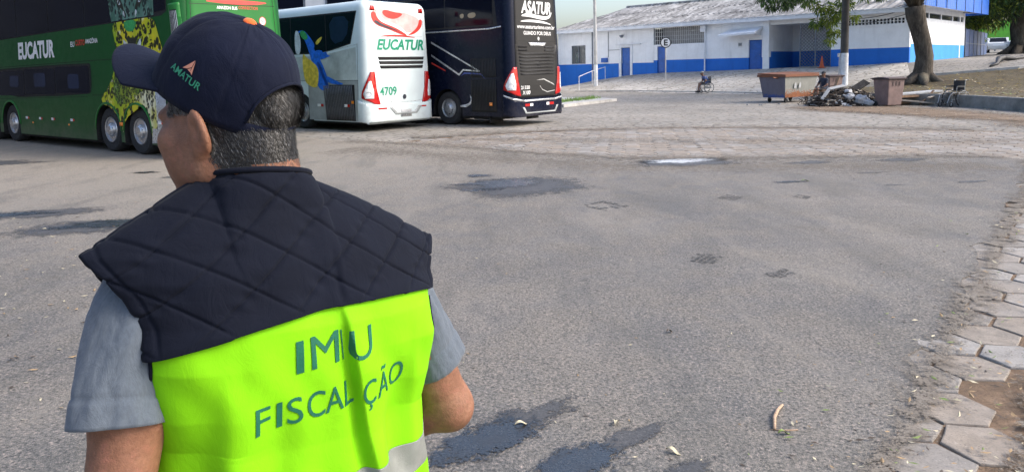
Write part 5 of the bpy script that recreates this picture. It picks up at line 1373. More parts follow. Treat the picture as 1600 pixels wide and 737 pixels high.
def skip():
    S = empty('waste_skip', (11.55, 31.05, 0), math.radians(35), 'rusty waste skip with grey, blue-grey and orange-brown faces on castors', 'skip')
    Lb, Lt, w, z0, z1 = 2.0, 2.32, 1.15, .22, 1.10
    def ring(z, k): return [(.10 - .16 * k, .06 - .10 * k, z), (.10 + Lb + .16 * k, .06 - .10 * k, z), (.10 + Lb + .16 * k, w + .1 * k, z), (.10 - .16 * k, w + .1 * k, z)]
    a, b = ring(z0, 0), ring(z1, 1)
    MB().add(a + b, [(0, 1, 5, 4), (1, 2, 6, 5), (2, 3, 7, 6), (0, 3, 2, 1)]).build('hull', 'skip_pale', S, bevel=.015)
    e = MB(); e.add([tuple(Vector(p) + Vector((-.004, 0, 0))) for p in (a[3], a[0], b[0], b[3])], [(0, 1, 2, 3)]); e.build('end_plate', 'skip_purple', S)
    for k in range(0):
        x = .45 + k * .5
        MB().add([(x, .055 - .0, z0 + .02), (x + .05, .055, z0 + .02), (x + .05, -.045, z1 - .05), (x, -.045, z1 - .05), (x, .03, z0 + .02), (x + .05, .03, z0 + .02), (x + .05, -.07, z1 - .05), (x, -.07, z1 - .05)],
                 [(0, 1, 2, 3), (4, 5, 6, 7), (0, 4, 7, 3), (1, 5, 6, 2)]).build('rib', 'skip_pale', S)
    r = MB(); q = ring(z1, 1); x0, x1, y0, y1 = q[0][0], q[1][0], q[0][1], q[2][1]
    for A in ((x0 - .06, x1 + .06, y0 - .06, y0 + .04), (x0 - .06, x1 + .06, y1 - .04, y1 + .06), (x0 - .06, x0 + .04, y0 + .04, y1 - .04), (x1 - .04, x1 + .06, y0 + .04, y1 - .04)): r.bx(*A, z1, z1 + .09)
    r.build('rim', 'skip_rim', S)
    l = MB(); l.add([(x0 - .05, y0 - .05, z1 + .10), (x1 + .05, y0 - .05, z1 + .14), (x1 + .05, y1 + .05, z1 + .20), (x0 - .05, y1 + .05, z1 + .16)] + [(x0 - .05, y0 - .05, z1 + .08), (x1 + .05, y0 - .05, z1 + .10), (x1 + .05, y1 + .05, z1 + .1), (x0 - .05, y1 + .05, z1 + .1)],
               [(0, 1, 2, 3), (7, 6, 5, 4), (0, 4, 5, 1), (1, 5, 6, 2), (2, 6, 7, 3), (3, 7, 4, 0)]); l.build('lid', 'skip_rim', S)
    MB().tube([(x0 - .02, .3, 1.06), (x0 - .35, .3, 1.08)], .03, 8).build('trunnion', 'skip_rim', S)
    for x in (.35, 1.85):
        for y in (.2, 1.0):
            c = empty('castor', (x, y, 0)); c.parent = S
            MB().lathe([(.10, -.03), (.11, -.02), (.11, .02), (.10, .03)], 16, 'Y', (0, 0, .11)).build('tyre', 'rubber', c); MB().bx(-.05, .05, -.05, .05, .16, .24).build('fork', 'steel_grey', c)
    for (xa, za) in ((.65, .74), (.98, .74)): MB().add([(xa - .08, -.04, za - .12), (xa + .08, -.04, za - .12), (xa + .06, -.06, za + .06), (xa, -.07, za + .14), (xa - .06, -.06, za + .06)], [(0, 1, 2, 3, 4)]).build('faded_mark', 'plank_grey', S)
skip()
def wheelie(x, y, rz, w, label, h=1.0):
    B = empty('wheelie_bin', (x, y, gz(x, y)), rz, label, 'bin', 'brown wheelie bins')
    a = [(-w * .42, -w * .36, .04), (w * .42, -w * .36, .04), (w * .42, w * .36, .04), (-w * .42, w * .36, .04)]; b = [(-w * .5, -w * .46, h - .08), (w * .5, -w * .46, h - .08), (w * .5, w * .46, h - .08), (-w * .5, w * .46, h - .08)]
    MB().add(a + b, [(0, 1, 5, 4), (1, 2, 6, 5), (2, 3, 7, 6), (3, 0, 4, 7), (0, 3, 2, 1)]).build('tub', 'bin_mauve', B, bevel=.03)
    MB().bx(-w * .54, w * .54, -w * .50, w * .50, h - .08, h - .03).build('rim', 'bin_dark', B, bevel=.01)
    l = MB(); P = np.zeros((9, 2, 3))
    for i in range(9):
        t = i / 8; P[i, 0] = (-w * .57, -w * .55 + w * 1.12 * t, h - .02 + .05 * math.sin(PI * t)); P[i, 1] = (w * .57, -w * .55 + w * 1.12 * t, h - .02 + .05 * math.sin(PI * t))
    o = l.grid(P).build('lid', 'bin_dark', B); m = o.modifiers.new('thickness', 'SOLIDIFY'); m.thickness = .03
    for k in range(3): MB().bx(-w * .25 + k * w * .2, -w * .2 + k * w * .2, -w * .475, -w * .462, h - .3, h - .14).build('grip', 'bin_dark', B)
    MB().tube([(-w * .4, w * .56, h - .06), (w * .4, w * .56, h - .06)], .02, 8).build('handle', 'bin_dark', B)
    for s in (-1, 1): MB().lathe([(.09, -.03), (.10, -.02), (.10, .02), (.09, .03)], 16, 'X', (s * w * .46, w * .34, .10)).build('wheel', 'rubber', B, smooth=.5)
wheelie(14.10, 27.5, math.radians(20), .78, 'brown wheelie bin in front of the plank heap', 1.06)
wheelie(15.35, 35.4, math.radians(20), .80, 'brown wheelie bin partly hidden behind the rubbish heap', 1.05)

def heap():
    rnd = random.Random(21); mb = MB(); cx, cy = 12.95, 28.7
    # base mound
    nx, ny = 44, 26; P = np.zeros((nx, ny, 3))
    for i in range(nx):
        for j in range(ny):
            u, v = i / (nx - 1) * 2 - 1, j / (ny - 1) * 2 - 1
            d = max(0, 1 - u * u - v * v); x, y = cx + u * 1.32 + v * .2, cy + v * .95
            P[i, j] = (x, y, .58 * d ** .8 + .20 * d * nz(x * 3, y * 3, 4) + .09 * d * nz(x * 9, y * 9, 1) - .02)
    mb.grid(P)
    for _ in range(1100):
        u, v = rnd.uniform(-1, 1), rnd.uniform(-1, 1); d = 1 - u * u - v * v
        if d < -.15: continue
        x, y = cx + u * 1.42 + v * .2, cy + v * 1.05; z = .56 * max(0, d) ** .8 + rnd.uniform(-.03, .08)
        R = Matrix.Rotation(rnd.uniform(0, 6.3), 3, 'Z') @ Matrix.Rotation(rnd.uniform(-.9, .9), 3, 'X')
        mb.box((x, y, z), (rnd.uniform(.04, .26), rnd.uniform(.02, .10), rnd.uniform(.01, .05)), R, rnd.choice((0, 0, 0, 0, 1, 1, 1, 0, 2, 3)))
    for _ in range(170):
        u, v = rnd.uniform(-1, 1), rnd.uniform(-1, 1); d = 1 - u * u - v * v
        if d < -.3: continue
        x, y = cx + u * 1.6, cy + v * 1.1; z = .5 * max(0, d) ** .8 + rnd.uniform(.0, .15); a = rnd.uniform(0, 6.3); L = rnd.uniform(.2, .55)
        mb.tube([(x, y, z), (x + L * .5 * math.cos(a), y + L * .5 * math.sin(a), z + rnd.uniform(-.05, .16)), (x + L * math.cos(a + .3), y + L * math.sin(a + .3), z + rnd.uniform(-.1, .14))], [.016, .012, .006], 4, rnd.choice((0, 0, 1)))
    tag(mb.build('rubbish_heap', ['rubbish_dark', 'rubbish_brown', 'plank_pale', 'plank_grey'], smooth=.4), 'dark rubbish heap of rubble and scraps', 'rubbish heap', kind='stuff')
    def bag(x, y, z, r, seed, label):
        n, m = 28, 16; P = np.zeros((n, m, 3))
        for i in range(n):
            for j in range(m):
                a, e = 2 * PI * i / n, -PI / 2 + PI * j / (m - 1); c = math.cos(e)
                k = 1 + .35 * nz(math.cos(a) * c * 2.2, math.sin(a) * c * 2.2 + seed, math.sin(e) * 2.2) + .2 * nz(math.cos(a) * c * 6, math.sin(a) * c * 6 + seed, math.sin(e) * 6)
                P[i, j] = (r * k * math.cos(a) * c, r * k * math.sin(a) * c * .8, max(-.12, r * k * .75 * math.sin(e)))
        tag(MB().grid(P, 0, True).build('plastic_bag', 'bag_white', None, smooth=True, loc=(x, y, z)), label, 'bag', 'white bags on the rubbish heap')
    bag(13.25, 27.85, .22, .26, 1, 'largest white plastic bag beside the wheelie bin'); bag(12.85, 27.95, .34, .19, 5, 'white plastic bag left of the largest one')
    bag(13.45, 27.65, .12, .17, 9, 'low white bag touching the bin\'s foot'); bag(12.95, 28.3, .52, .15, 13, 'small white bag on the heap\'s top')
    def plank(a, b, w, t, mat, label, tw=0.):
        a, b = Vector(a), Vector(b); d = b - a; q = d.to_track_quat('X', 'Z').to_matrix() @ Matrix.Rotation(tw, 3, 'X')
        tag(MB().box((a + b) / 2, (d.length, w, t), q).build('plank', mat, None, bevel=.006), label, 'plank', 'loose boards by the heap')
    plank((11.85, 28.05, .28), (12.2, 28.25, .66), .13, .03, 'board_white', 'white board leaning at the heap\'s left end', .5); plank((12.2, 28.25, .66), (12.9, 28.5, .78), .16, .03, 'board_white', 'white board lying along the heap\'s crest', .4)
    plank((12.55, 28.7, .55), (12.85, 28.9, 1.10), .12, .03, 'plank_brown', 'dark board sticking up from the heap'); plank((13.3, 28.9, .5), (14.0, 29.0, .90), .34, .04, 'rubbish_dark', 'dark sheet propped behind the wheelie bin', .5)
    plank((14.6, 27.8, .42), (16.4, 28.3, .50), .5, .06, 'plank_grey', 'grey board topmost of the boards right of the bin'); plank((14.5, 27.7, .34), (16.6, 28.0, .36), .45, .08, 'plank_brown', 'brown board under the grey one')
    plank((14.5, 27.55, .22), (16.0, 27.0, .05), .20, .05, 'plank_pale', 'pale plank sloping to the ground right of the bin'); plank((15.35, 27.1, .30), (16.5, 27.2, .62), .16, .03, 'plank_pale', 'thin pale lath rising behind the wheelchair')
    plank((15.2, 27.35, .05), (15.75, 27.45, .55), .10, .03, 'plank_brown', 'short reddish lath leaning on the board stack'); plank((14.6, 28.0, .10), (16.2, 28.4, .12), .5, .10, 'plank_brown', 'lowest brown beam of the board stack')
    # scattered scraps on the lane
    for i, (x, y, s, lab) in enumerate(((10.0, 29.5, .12, 'white scrap left of the skip\'s castor'), (9.6, 29.9, .10, 'smaller white scrap further left of the skip'), (10.9, 29.9, .10, 'white scrap under the skip'))):
        tag(MB().box((x, y, .04), (s, s * .7, .05), Matrix.Rotation(i, 3, 'Z')).build('paper_scrap', 'board_white', None, bevel=.01), lab, 'scrap', 'white scraps near the skip')
heap()

def wheelchair(x, y, rz, label, group='wheelchairs'):
    W = empty('wheelchair', (x, y, gz(x, y)), rz, label, 'wheelchair', group)
    for s in (-1, 1):
        w = empty('drive_wheel', (-.08, s * .29, .31)); w.parent = W
        MB().lathe([(.295 + .016 * math.cos(t), .016 * math.sin(t)) for t in np.linspace(0, 2 * PI, 9)[:-1]], 36, 'Y', close=True).build('tyre', 'rubber', w, smooth=True)
        MB().lathe([(.262 + .008 * math.cos(t), s * .045 + .008 * math.sin(t)) for t in np.linspace(0, 2 * PI, 7)[:-1]], 32, 'Y', close=True).build('push_rim', 'steel_grey', w, smooth=True)
        sp = MB()
        for k in range(8): a = 2 * PI * k / 8; sp.tube([(0, 0, 0), (.285 * math.cos(a), 0, .285 * math.sin(a))], .008, 5)
        sp.lathe([(.035, -.04), (.035, .04)], 10, 'Y'); sp.build('spokes', 'steel_grey', w)
        c = empty('castor', (.36, s * .24, .09)); c.parent = W
        MB().lathe([(.075 + .015 * math.cos(t), .018 * math.sin(t)) for t in np.linspace(0, 2 * PI, 9)[:-1]], 20, 'Y', close=True).build('tyre', 'rubber', c, smooth=True); MB().tube([(0, 0, 0), (-.03, 0, .12), (-.03, 0, .2)], .013, 6).build('fork', 'steel_grey', c)
        f = MB(); f.tube([(-.24, s * .23, .96), (-.22, s * .23, .50), (-.22, s * .23, .25)], .014, 7); f.tube([(-.22, s * .23, .50), (.30, s * .23, .50), (.40, s * .22, .42), (.50, s * .2, .14)], .014, 7)
        f.tube([(-.22, s * .23, .27), (.33, s * .23, .27), (.33, s * .23, .50)], .013, 7); f.tube([(-.22, s * .23, .70), (.12, s * .23, .72), (.14, s * .23, .50)], .013, 7); f.tube([(-.24, s * .23, .94), (-.36, s * .23, .95)], .013, 7)
        f.build('side_frame', 'steel_grey', W, smooth=.7)
        MB().bx(-.2, .1, s * .23 - .025, s * .23 + .025, .725, .755).build('armrest', 'vinyl_black', W, bevel=.01); MB().tube([(-.30, s * .23, .952), (-.40, s * .23, .952)], .018, 8).build('grip', 'vinyl_black', W)
        MB().bx(.46, .62, s * .12 - .06, s * .12 + .06, .11, .13).build('footplate', 'vinyl_black', W, bevel=.006)
    MB().tube([(-.1, -.22, .28), (.2, .22, .49)], .012, 6).build('cross_brace', 'steel_grey', W); MB().tube([(-.1, .22, .28), (.2, -.22, .49)], .012, 6).build('cross_brace', 'steel_grey', W)
    P = np.zeros((6, 2, 3))
    for i, yy in enumerate(np.linspace(-.225, .225, 6)): sg = -.03 * math.cos(yy / .225 * PI / 2); P[i] = [(-.21, yy, .505 + sg), (.26, yy, .505 + sg)]
    o = MB().grid(P).build('seat', 'vinyl_black', W); m = o.modifiers.new('thickness', 'SOLIDIFY'); m.thickness = .02
    for i, yy in enumerate(np.linspace(-.225, .225, 6)): sg = -.03 * math.cos(yy / .225 * PI / 2); P[i] = [(-.22 + sg, yy, .55), (-.235 + sg, yy, .93)]
    o = MB().grid(P).build('backrest', 'vinyl_black', W); m = o.modifiers.new('thickness', 'SOLIDIFY'); m.thickness = .02
    return W
wheelchair(15.85, 26.35, math.radians(196), 'empty black wheelchair parked beside the low wall')
wheelchair(11.45, 43.3, math.radians(186), 'wheelchair carrying the man in blue on the far road')

def sitter(x, y, z, rz, label, shirt, legs, cap, lean=.25, seat=.50, hands=(.22, .74), knees=.44, foot=.14):
    """a seated figure; local x is forward"""
    p = empty('person', (x, y, z), rz, label, 'person')
    f = Field((-.5, -.4, -.02), (.8, .4, 1.5), .013)
    sx = math.sin(lean) * .5; sh = seat + .05 + math.cos(lean) * .48
    f.ell((-.10, 0, seat + .1), (.15, .17, .13), .03); f.cone((-.10, 0, seat + .12), (-.10 + sx * .6, 0, seat + .36), .14, .145, .05); f.cone((-.1 + sx * .9, -.12, sh - .06), (-.1 + sx * .9, .12, sh - .06), .085, .085, .06)
    hx = -.1 + sx * 1.25; hz = sh + .19
    f.cone((-.1 + sx, 0, sh - .03), (hx, 0, hz - .07), .055, .055, .03); f.ell((hx + .01, 0, hz), (.095, .075, .115), .02); f.ell((hx + .05, 0, hz - .05), (.06, .055, .07), .02); f.cone((hx + .1, 0, hz + .01), (hx + .115, 0, hz - .02), .012, .016, .01)
    for s in (-1, 1):
        f.cone((-.05, s * .09, seat + .06), (knees, s * .10, seat + .04), .085, .06, .03); f.cone((knees, s * .10, seat + .04), (knees + .06, s * .10, foot + .03), .058, .04, .02); f.cone((knees + .05, s * .10, foot), (knees + .22, s * .11, foot - .02), .04, .032, .02)
        a = (-.1 + sx * .9, s * .19, sh - .07); e = (.02 + sx * .3, s * .26, seat + .22); h = (hands[0], s * .20, hands[1])
        f.cone(a, e, .055, .044, .03); f.cone(e, h, .042, .030, .015); f.ell((h[0] + .05, h[1] * .95, h[2]), (.05, .022, .035), .015)
        for k in range(4): f.cone((h[0] + .08, h[1] * .95 + (k - 1.5) * .012, h[2] + .01), (h[0] + .12, h[1] * .9, h[2] - .03), .009, .008, .006)
        f.ell((hx - .0, s * .078, hz - .005), (.02, .012, .032), .006)
    def mf(c):
        m = np.zeros(len(c)); head = c[:, 2] > sh + .02
        tor = (c[:, 2] > seat + .02) & (c[:, 0] < .12 + np.maximum(0, c[:, 2] - seat - .14) * math.tan(lean) * 1.4) & ~head; arm = (np.abs(c[:, 1]) > .17) & (c[:, 2] < seat + .30) & (c[:, 0] > .0)
        leg = (~tor) & (~head) & (c[:, 2] < seat + .15) & (c[:, 0] < knees - .02)
        m[leg] = 2; m[tor] = 1; m[arm & (c[:, 2] > seat + .16)] = 0; shoe = (c[:, 2] < foot + .045) & (c[:, 0] > knees); m[shoe] = 3
        return m
    field_obj('body', f, ['skin_small', shirt, legs, 'vinyl_black'], p, 2, None, mf)
    c = MB(); P = np.zeros((20, 7, 3))
    for i in range(20):
        for j in range(7):
            a, e = 2 * PI * i / 20, PI / 2 * j / 6; P[i, j] = (hx + .0 + .108 * math.cos(a) * math.cos(e), .088 * math.sin(a) * math.cos(e), hz + .03 + .10 * math.sin(e))
    c.grid(P, 0, True); B = np.zeros((9, 2, 3))
    for i, a in enumerate(np.linspace(-1.1, 1.1, 9)): B[i, 0] = (hx + .10 * math.cos(a), .085 * math.sin(a), hz + .035); B[i, 1] = (hx + .18 * math.cos(a * .8), .085 * math.sin(a), hz + .02 - .02 * a * a)
    c.grid(B); o = c.build('cap', cap, p, smooth=True); m = o.modifiers.new('thickness', 'SOLIDIFY'); m.thickness = .006
sitter(11.45, 43.3, gz(11.45, 43.3), math.radians(186), 'person in a blue shirt and grey cap hunched in a moving wheelchair', 'shirt_blue', 'shorts_dark', 'cap_grey', .55, .50, (.20, .62), .36, .08)
MB_ = MB(); MB_.bx(-.22, .22, -.25, .25, 0, .40)
sc_ = empty('crate', (14.35, 33.9, 0), .3, 'low crate under the person behind the skip', 'crate')
for k in range(4):
    for s in (-1, 1): MB().bx(-.25, .25, s * .24 - .01, s * .24 + .01, .02 + k * .1, .10 + k * .1).build('slat', 'plank_brown', sc_)
MB().bx(-.25, .25, -.25, .25, .405, .425).build('top', 'plank_brown', sc_)
sitter(14.35, 33.9, -.05, math.radians(205), 'person in a dark cap and dark shirt sitting behind the waste skip', 'shirt_dark', 'shorts_dark', 'cap_dark', .1, .48, (.2, .6), .44, .09)
# black hose on the far road
pts = [(24.6, 37.9), (25.2, 38.3), (25.7, 38.9), (26.1, 39.1), (26.6, 39.0), (27.2, 39.4), (27.8, 39.6)]
mb = MB(); mb.tube([(x, y, gz(x, y) + .06 + (.12 if 1 < i < 4 else 0)) for i, (x, y) in enumerate(pts)], [.05, .07, .16, .15, .09, .14, .15], 8)
tag(mb.build('tarpaulin_roll', 'cable_black', smooth=True), 'black crumpled roll lying on the bright far road', 'tarpaulin')
# ================================================================== TREES AND BACKGROUND
def leaf_mat(name, col, tr):
    t = NT(name); co = t.coord('World'); n = t.noise(co, 2.2, 3, .6); n2 = t.noise(co, 11, 2)
    c = t.ramp(n, [(.3, tuple(x * .6 for x in col)), (.7, tuple(min(1, x * 1.35) for x in col))])
    t.fin(c, t.ramp(n2, [(.3, .35), (.7, .6)]), None, 0, .4)
    tb = t.n('ShaderNodeBsdfTranslucent'); t.l(c, tb.inputs[0]); mx = t.n('ShaderNodeMixShader'); mx.inputs[0].default_value = tr
    t.l(t.b.outputs[0], mx.inputs[1]); t.l(tb.outputs[0], mx.inputs[2]); t.l(mx.outputs[0], t.t.nodes['Material Output'].inputs[0])
leaf_mat('foliage_mango', (.06, .115, .022), .35); leaf_mat('foliage_lit', (.20, .26, .035), .45); leaf_mat('foliage_deep', (.028, .055, .016), .25)  # second green has the sunlit yellow-green tone put into its colour
def bark():
    t = NT('bark'); co = t.coord('World', (6, 6, 1.4)); a = t.noise(co, 1.6, 6, .7, .8); b = t.noise(t.coord('World'), 1.1, 4)
    c = t.ramp(a, [(.3, (.030, .025, .021)), (.55, (.080, .066, .052)), (.75, (.16, .14, .115))]); c = t.mix(t.ramp(b, [(.5, 0.), (.7, .5)]), c, (.16, .15, .11))
    t.fin(c, .9, t.bump(a, .8, .04), spec=.25)
bark()
def add_leaf(mb, p, d, L, w, rnd, m):
    d = d.normalized(); s = d.cross(Vector((rnd.uniform(-1, 1), rnd.uniform(-1, 1), rnd.uniform(-.3, 1)))).normalized(); n = s.cross(d)
    a, b = p + d * L * .45 - n * .02 * L, p + d * L - n * .12 * L - Vector((0, 0, .08 * L))
    mb.add([p, a + s * w / 2 + n * w * .12, b, a - s * w / 2 + n * w * .12], [(0, 1, 2), (0, 2, 3)], m)
def cluster(mb, c, r, n, rnd, L=.2, w=.055, droop=.5, mats=(0, 0, 0, 1)):
    for _ in range(n):
        d = Vector((rnd.gauss(0, 1), rnd.gauss(0, 1), rnd.gauss(-.1, .7))); d.normalize()
        p = c + d * r * rnd.random() ** .6
        add_leaf(mb, p, d + Vector((0, 0, -droop)), L * rnd.uniform(.7, 1.25), w * rnd.uniform(.8, 1.2), rnd, rnd.choice(mats))
def branch(mb, pts, r0, r1, n=7):
    k = len(pts); mb.tube(pts, [r0 + (r1 - r0) * i / (k - 1) for i in range(k)], n)
def curve(a, b, sag, n=7, wob=.15, rnd=random):
    a, b = Vector(a), Vector(b); out = []
    for i in range(n):
        t = i / (n - 1); p = a.lerp(b, t); p.z += sag * math.sin(PI * t); s = math.sin(PI * t) * wob
        out.append(p + Vector((rnd.uniform(-s, s), rnd.uniform(-s, s), rnd.uniform(-s, s))))
    return out
def mango(name, base, trunk_pts, radii, crown_c, crown_r, nclus, label, seed, per=46, limbs=7, extra=(), L=.22, mats=(0, 0, 0, 1, 2), cr=.75, zmin=None, group='trees around the yard'):
    rnd = random.Random(seed); T = empty(name, base, 0, label, 'tree', group)
    tr = MB(); tr.tube(trunk_pts, radii, 16)
    top = Vector(trunk_pts[-1]); cc, R = Vector(crown_c), Vector(crown_r); tips = []
    # roots
    for k in range(6):
        a = k * PI / 3 + rnd.uniform(-.3, .3); r = radii[0]
        tr.tube([(trunk_pts[0][0] + math.cos(a) * r * .5, trunk_pts[0][1] + math.sin(a) * r * .5, .35), (trunk_pts[0][0] + math.cos(a) * r * 1.25, trunk_pts[0][1] + math.sin(a) * r * 1.25, .08), (trunk_pts[0][0] + math.cos(a) * r * 1.9, trunk_pts[0][1] + math.sin(a) * r * 1.9, -.06)], [r * .45, r * .3, r * .14], 8)
    t = tr.build('trunk', 'bark', T, smooth=True)
    lm = MB()
    for k in range(limbs):
        a = 2 * PI * k / limbs + rnd.uniform(-.3, .3); e = rnd.uniform(.1, .9)
        tip = cc + Vector((R.x * .75 * math.cos(a), R.y * .75 * math.sin(a), R.z * (e - .4)))
        pts = curve(top, tip, .5, 8, .25, rnd); branch(lm, pts, radii[-1] * .55, .05)
        for q in (4, 5, 6, 7):
            for _ in range(2):
                d = Vector((rnd.gauss(0, 1), rnd.gauss(0, 1), rnd.gauss(.1, .7))).normalized(); e2 = pts[q] + d * rnd.uniform(.8, 1.8)
                branch(lm, curve(pts[q], e2, .1, 4, .08, rnd), .045, .015, 5); tips.append(e2)
    lv = MB()
    for _ in range(nclus):
        while True:
            d = Vector((rnd.uniform(-1, 1), rnd.uniform(-1, 1), rnd.uniform(-1, 1)))
            if .35 < d.length < 1: break
        p = cc + Vector((d.x * R.x, d.y * R.y, d.z * R.z))
        k = 1 + .22 * nz(d.x * 2 + seed, d.y * 2, d.z * 2); p = cc + (p - cc) * k
        if zmin is not None and p.z < zmin + .4 * rnd.random(): continue
        cluster(lv, p, cr, per, rnd, L, L * .28, .5, mats)
    for p in tips: cluster(lv, p, cr * .8, per // 2, rnd, L, L * .28, .5, mats)
    for (a, b, sag, cl) in extra:      # named hanging boughs
        pts = curve(a, b, sag, 9, .12, rnd); branch(lm, pts, .09, .012, 6)
        for (c, r, n, mm) in cl:
            c = Vector(c); q = min(pts, key=lambda z: (z - c).length); branch(lm, curve(q, c, .05, 5, .04, rnd), .022, .008, 5); cluster(lv, c, r, n, rnd, L * .95, L * .27, .9, mm)
    lm.build('limbs', 'bark', t, smooth=True)
    lv.build('crown', ['foliage_mango', 'foliage_lit', 'foliage_deep'], T, fix=False)
    return T
TB = (20.41, 36.63, .50)
# the tree by the rubbish: S-shaped trunk that forks just below the picture's top
mango('mango_tree', TB, [(0, 0, -.2), (0, 0, .15), (.06, 0, .8), (.10, .0, 1.35), (-.05, 0, 2.1), (-.26, 0, 2.8), (-.42, 0, 3.35), (-.46, 0, 3.8)], [.62, .52, .42, .40, .39, .40, .44, .46],
      (-1.2, .6, 8.4), (6.2, 5.6, 3.0), 320, 'forked tree trunk standing behind the wheelie bin and boards', 5, 40, 6, L=.25,
      extra=[((-.4, 0, 3.7), (-1.35, -.4, 6.2), .2, [((-1.6, -.5, 6.6), .6, 145, (0, 0, 1))]), ((-.4, 0, 3.7), (.65, .2, 6.0), -.1, [((.8, .2, 6.4), .6, 145, (0, 0, 1))]),
             ((-1.3, -.4, 6.0), (-3.68, 3.90, 4.32), 1.2, [((-3.33, 3.90, 4.15), .50, 230, (0, 1, 1)), ((-2.98, 3.79, 3.46), .46, 230, (0, 1, 1)), ((-2.52, 3.90, 3.86), .46, 206, (0, 1, 1)), ((-2.69, 3.90, 2.84), .36, 170, (1, 1, 0)), ((-3.62, 3.90, 3.28), .36, 133, (0, 1)), ((-2.12, 4.02, 4.38), .45, 194, (0, 0, 1)), ((-2.87, 4.02, 2.36), .26, 86, (1, 1, 0)), ((-1.54, 4.14, 3.63), .30, 97, (0, 1, 1)), ((-4.14, 3.90, 4.44), .4, 145, (0, 0, 1)), ((-0.90, 4.37, 4.79), .4, 121, (0, 0, 1))]),
             ((-1.3, -.4, 6.2), (-8.6, -2.0, 4.3), 1.3, [((-7.0, -1.8, 4.25), .42, 170, (0, 0, 2)), ((-7.8, -1.9, 4.1), .42, 170, (0, 0, 2)), ((-8.5, -2.0, 4.15), .38, 145, (0, 0, 2)), ((-7.4, -1.9, 3.9), .28, 86, (0, 2)), ((-8.1, -1.9, 3.8), .24, 67, (0, 2)), ((-6.4, -1.7, 4.4), .4, 145, (0, 0, 2))]),
             ((-.4, 0, 5.0), (-3.6, -1, 5.2), .6, [((-2.6, -.9, 4.35), .26, 62, (0, 2)), ((-3.4, -1, 4.45), .3, 82, (0, 2))])], zmin=5.0)
# the big tree at the right border
mango('mango_tree', (38.6, 56.2, 1.95), [(0, 0, -.3), (0, 0, .2), (.05, 0, 1.0), (-.05, 0, 1.9), (.1, 0, 3.0), (.0, 0, 3.8)], [.95, .75, .6, .62, .66, .6],
      (-.6, 0, 6.0), (5.8, 5.0, 3.8), 420, 'big dense tree at the right border above the far road', 8, 56, 7, L=.36, cr=.8, zmin=2.3, mats=(0, 0, 2, 2, 1))
mango('sapling', (38.0, 60.5, 2.1), [(0, 0, -.1), (.05, 0, 1.0), (.0, 0, 1.8)], [.12, .10, .07], (0, 0, 2.6), (1.2, 1.0, .8), 16, 'thin young tree left of the big border tree', 9, 26, 4, L=.3, mats=(0, 1, 1), cr=.4)
for i, (x, y, z, h, r, lab) in enumerate(((36.0, 60.0, 2.0, 3.6, 1.5, 'yellow-green bushy tree just behind the blue fence'), (41.5, 66, 2.3, 3.9, 1.7, 'sparse small tree beyond the blue fence\'s far end'), (64, 96, 2.6, 6, 4., 'hazy tree far behind the parked cars'), (50, 92, 2.6, 5.4, 3.4, 'far tree showing between fence and big tree'))):
    mango('small_tree', (x, y, z), [(0, 0, -.1), (.1, 0, h * .35), (0, 0, h * .6)], [.16, .13, .09], (0, 0, h * .8), (r, r, h * .33), 40, lab, 20 + i, 34, 5, L=.34, mats=(0, 1, 1), cr=.55)

# parked cars far away
car_paint('car_white', (.70, .71, .72)); car_paint('car_silver', (.38, .39, .41))
def car(x, y, rz, paint, label):
    C = empty('parked_car', (x, y, gz(x, y)), rz, label, 'car', 'cars parked in the distance')
    prof = [(-2.0, .30), (-2.05, .62), (-1.95, .86), (-1.2, .96), (-.55, 1.40), (.75, 1.44), (1.35, 1.02), (1.95, .92), (2.02, .6), (1.98, .30)]
    MB().prism(prof, 1.66, lambda u, v, w: (u, w - .83, v)).build('body', paint, C, bevel=.05)
    for s in (-1, 1):
        MB().prism([(-1.0, .98), (-.50, 1.33), (.05, 1.36), (.05, .98)], .01, lambda u, v, w: (u, s * (.835 + w), v)).build('window', 'coach_glass', C); MB().prism([(.12, .98), (.12, 1.36), (.66, 1.36), (1.1, 1.02)], .01, lambda u, v, w: (u, s * (.835 + w), v)).build('window', 'coach_glass', C)
        for xx in (-1.25, 1.3):
            w = empty('wheel', (xx, s * .76, .31)); w.parent = C
            MB().lathe([(.2, -.09), (.30, -.09), (.31, 0), (.30, .09), (.2, .09)], 20, 'Y').build('tyre', 'rubber', w, smooth=.5); MB().lathe([(.19, -.095), (.19, .095)], 16, 'Y').build('rim', 'alloy', w)
        MB().bx(-2.04, -1.98, s * .6 - .14, s * .6 + .14, .62, .76).build('headlight', 'lamp_clear', C); MB().bx(1.97, 2.02, s * .6 - .14, s * .6 + .14, .66, .82).build('tail_light', 'lamp_red', C)
    MB().add([(-1.17, -.7, 1.0), (-1.17, .7, 1.0), (-.60, .62, 1.385), (-.60, -.62, 1.385)], [(0, 1, 2, 3)]).build('windscreen', 'coach_glass', C); MB().add([(1.31, -.7, 1.07), (1.31, .7, 1.07), (.80, .62, 1.44), (.80, -.62, 1.44)], [(0, 1, 2, 3)]).build('rear_window', 'coach_glass', C)
car(47.0, 71.5, math.radians(60), 'car_white', 'white car parked beyond the blue fence\'s end'); car(48.6, 69.6, math.radians(20), 'car_silver', 'silver car parked behind the big border tree'); car(44.5, 72.5, math.radians(65), 'car_silver', 'silver car left of the white one beyond the fence')
plain('hoarding_green', (.10, .38, .03), .6, .3, 1.2, 0); plain('far_wall', (.62, .64, .66), .8, .15, .4, 0, kind='World')
H = empty('hoarding', (55.0, 84.0, gz(55, 84)), math.radians(-20), 'bright green hoarding far behind the parked cars', 'hoarding')
MB().bx(-2.2, 2.2, -.05, .05, .8, 3.4).build('board', 'hoarding_green', H)
for s in (-2, 0, 2): MB().bx(s - .06, s + .06, .055, .16, 0, 3.4).build('post', 'iron_grey', H)
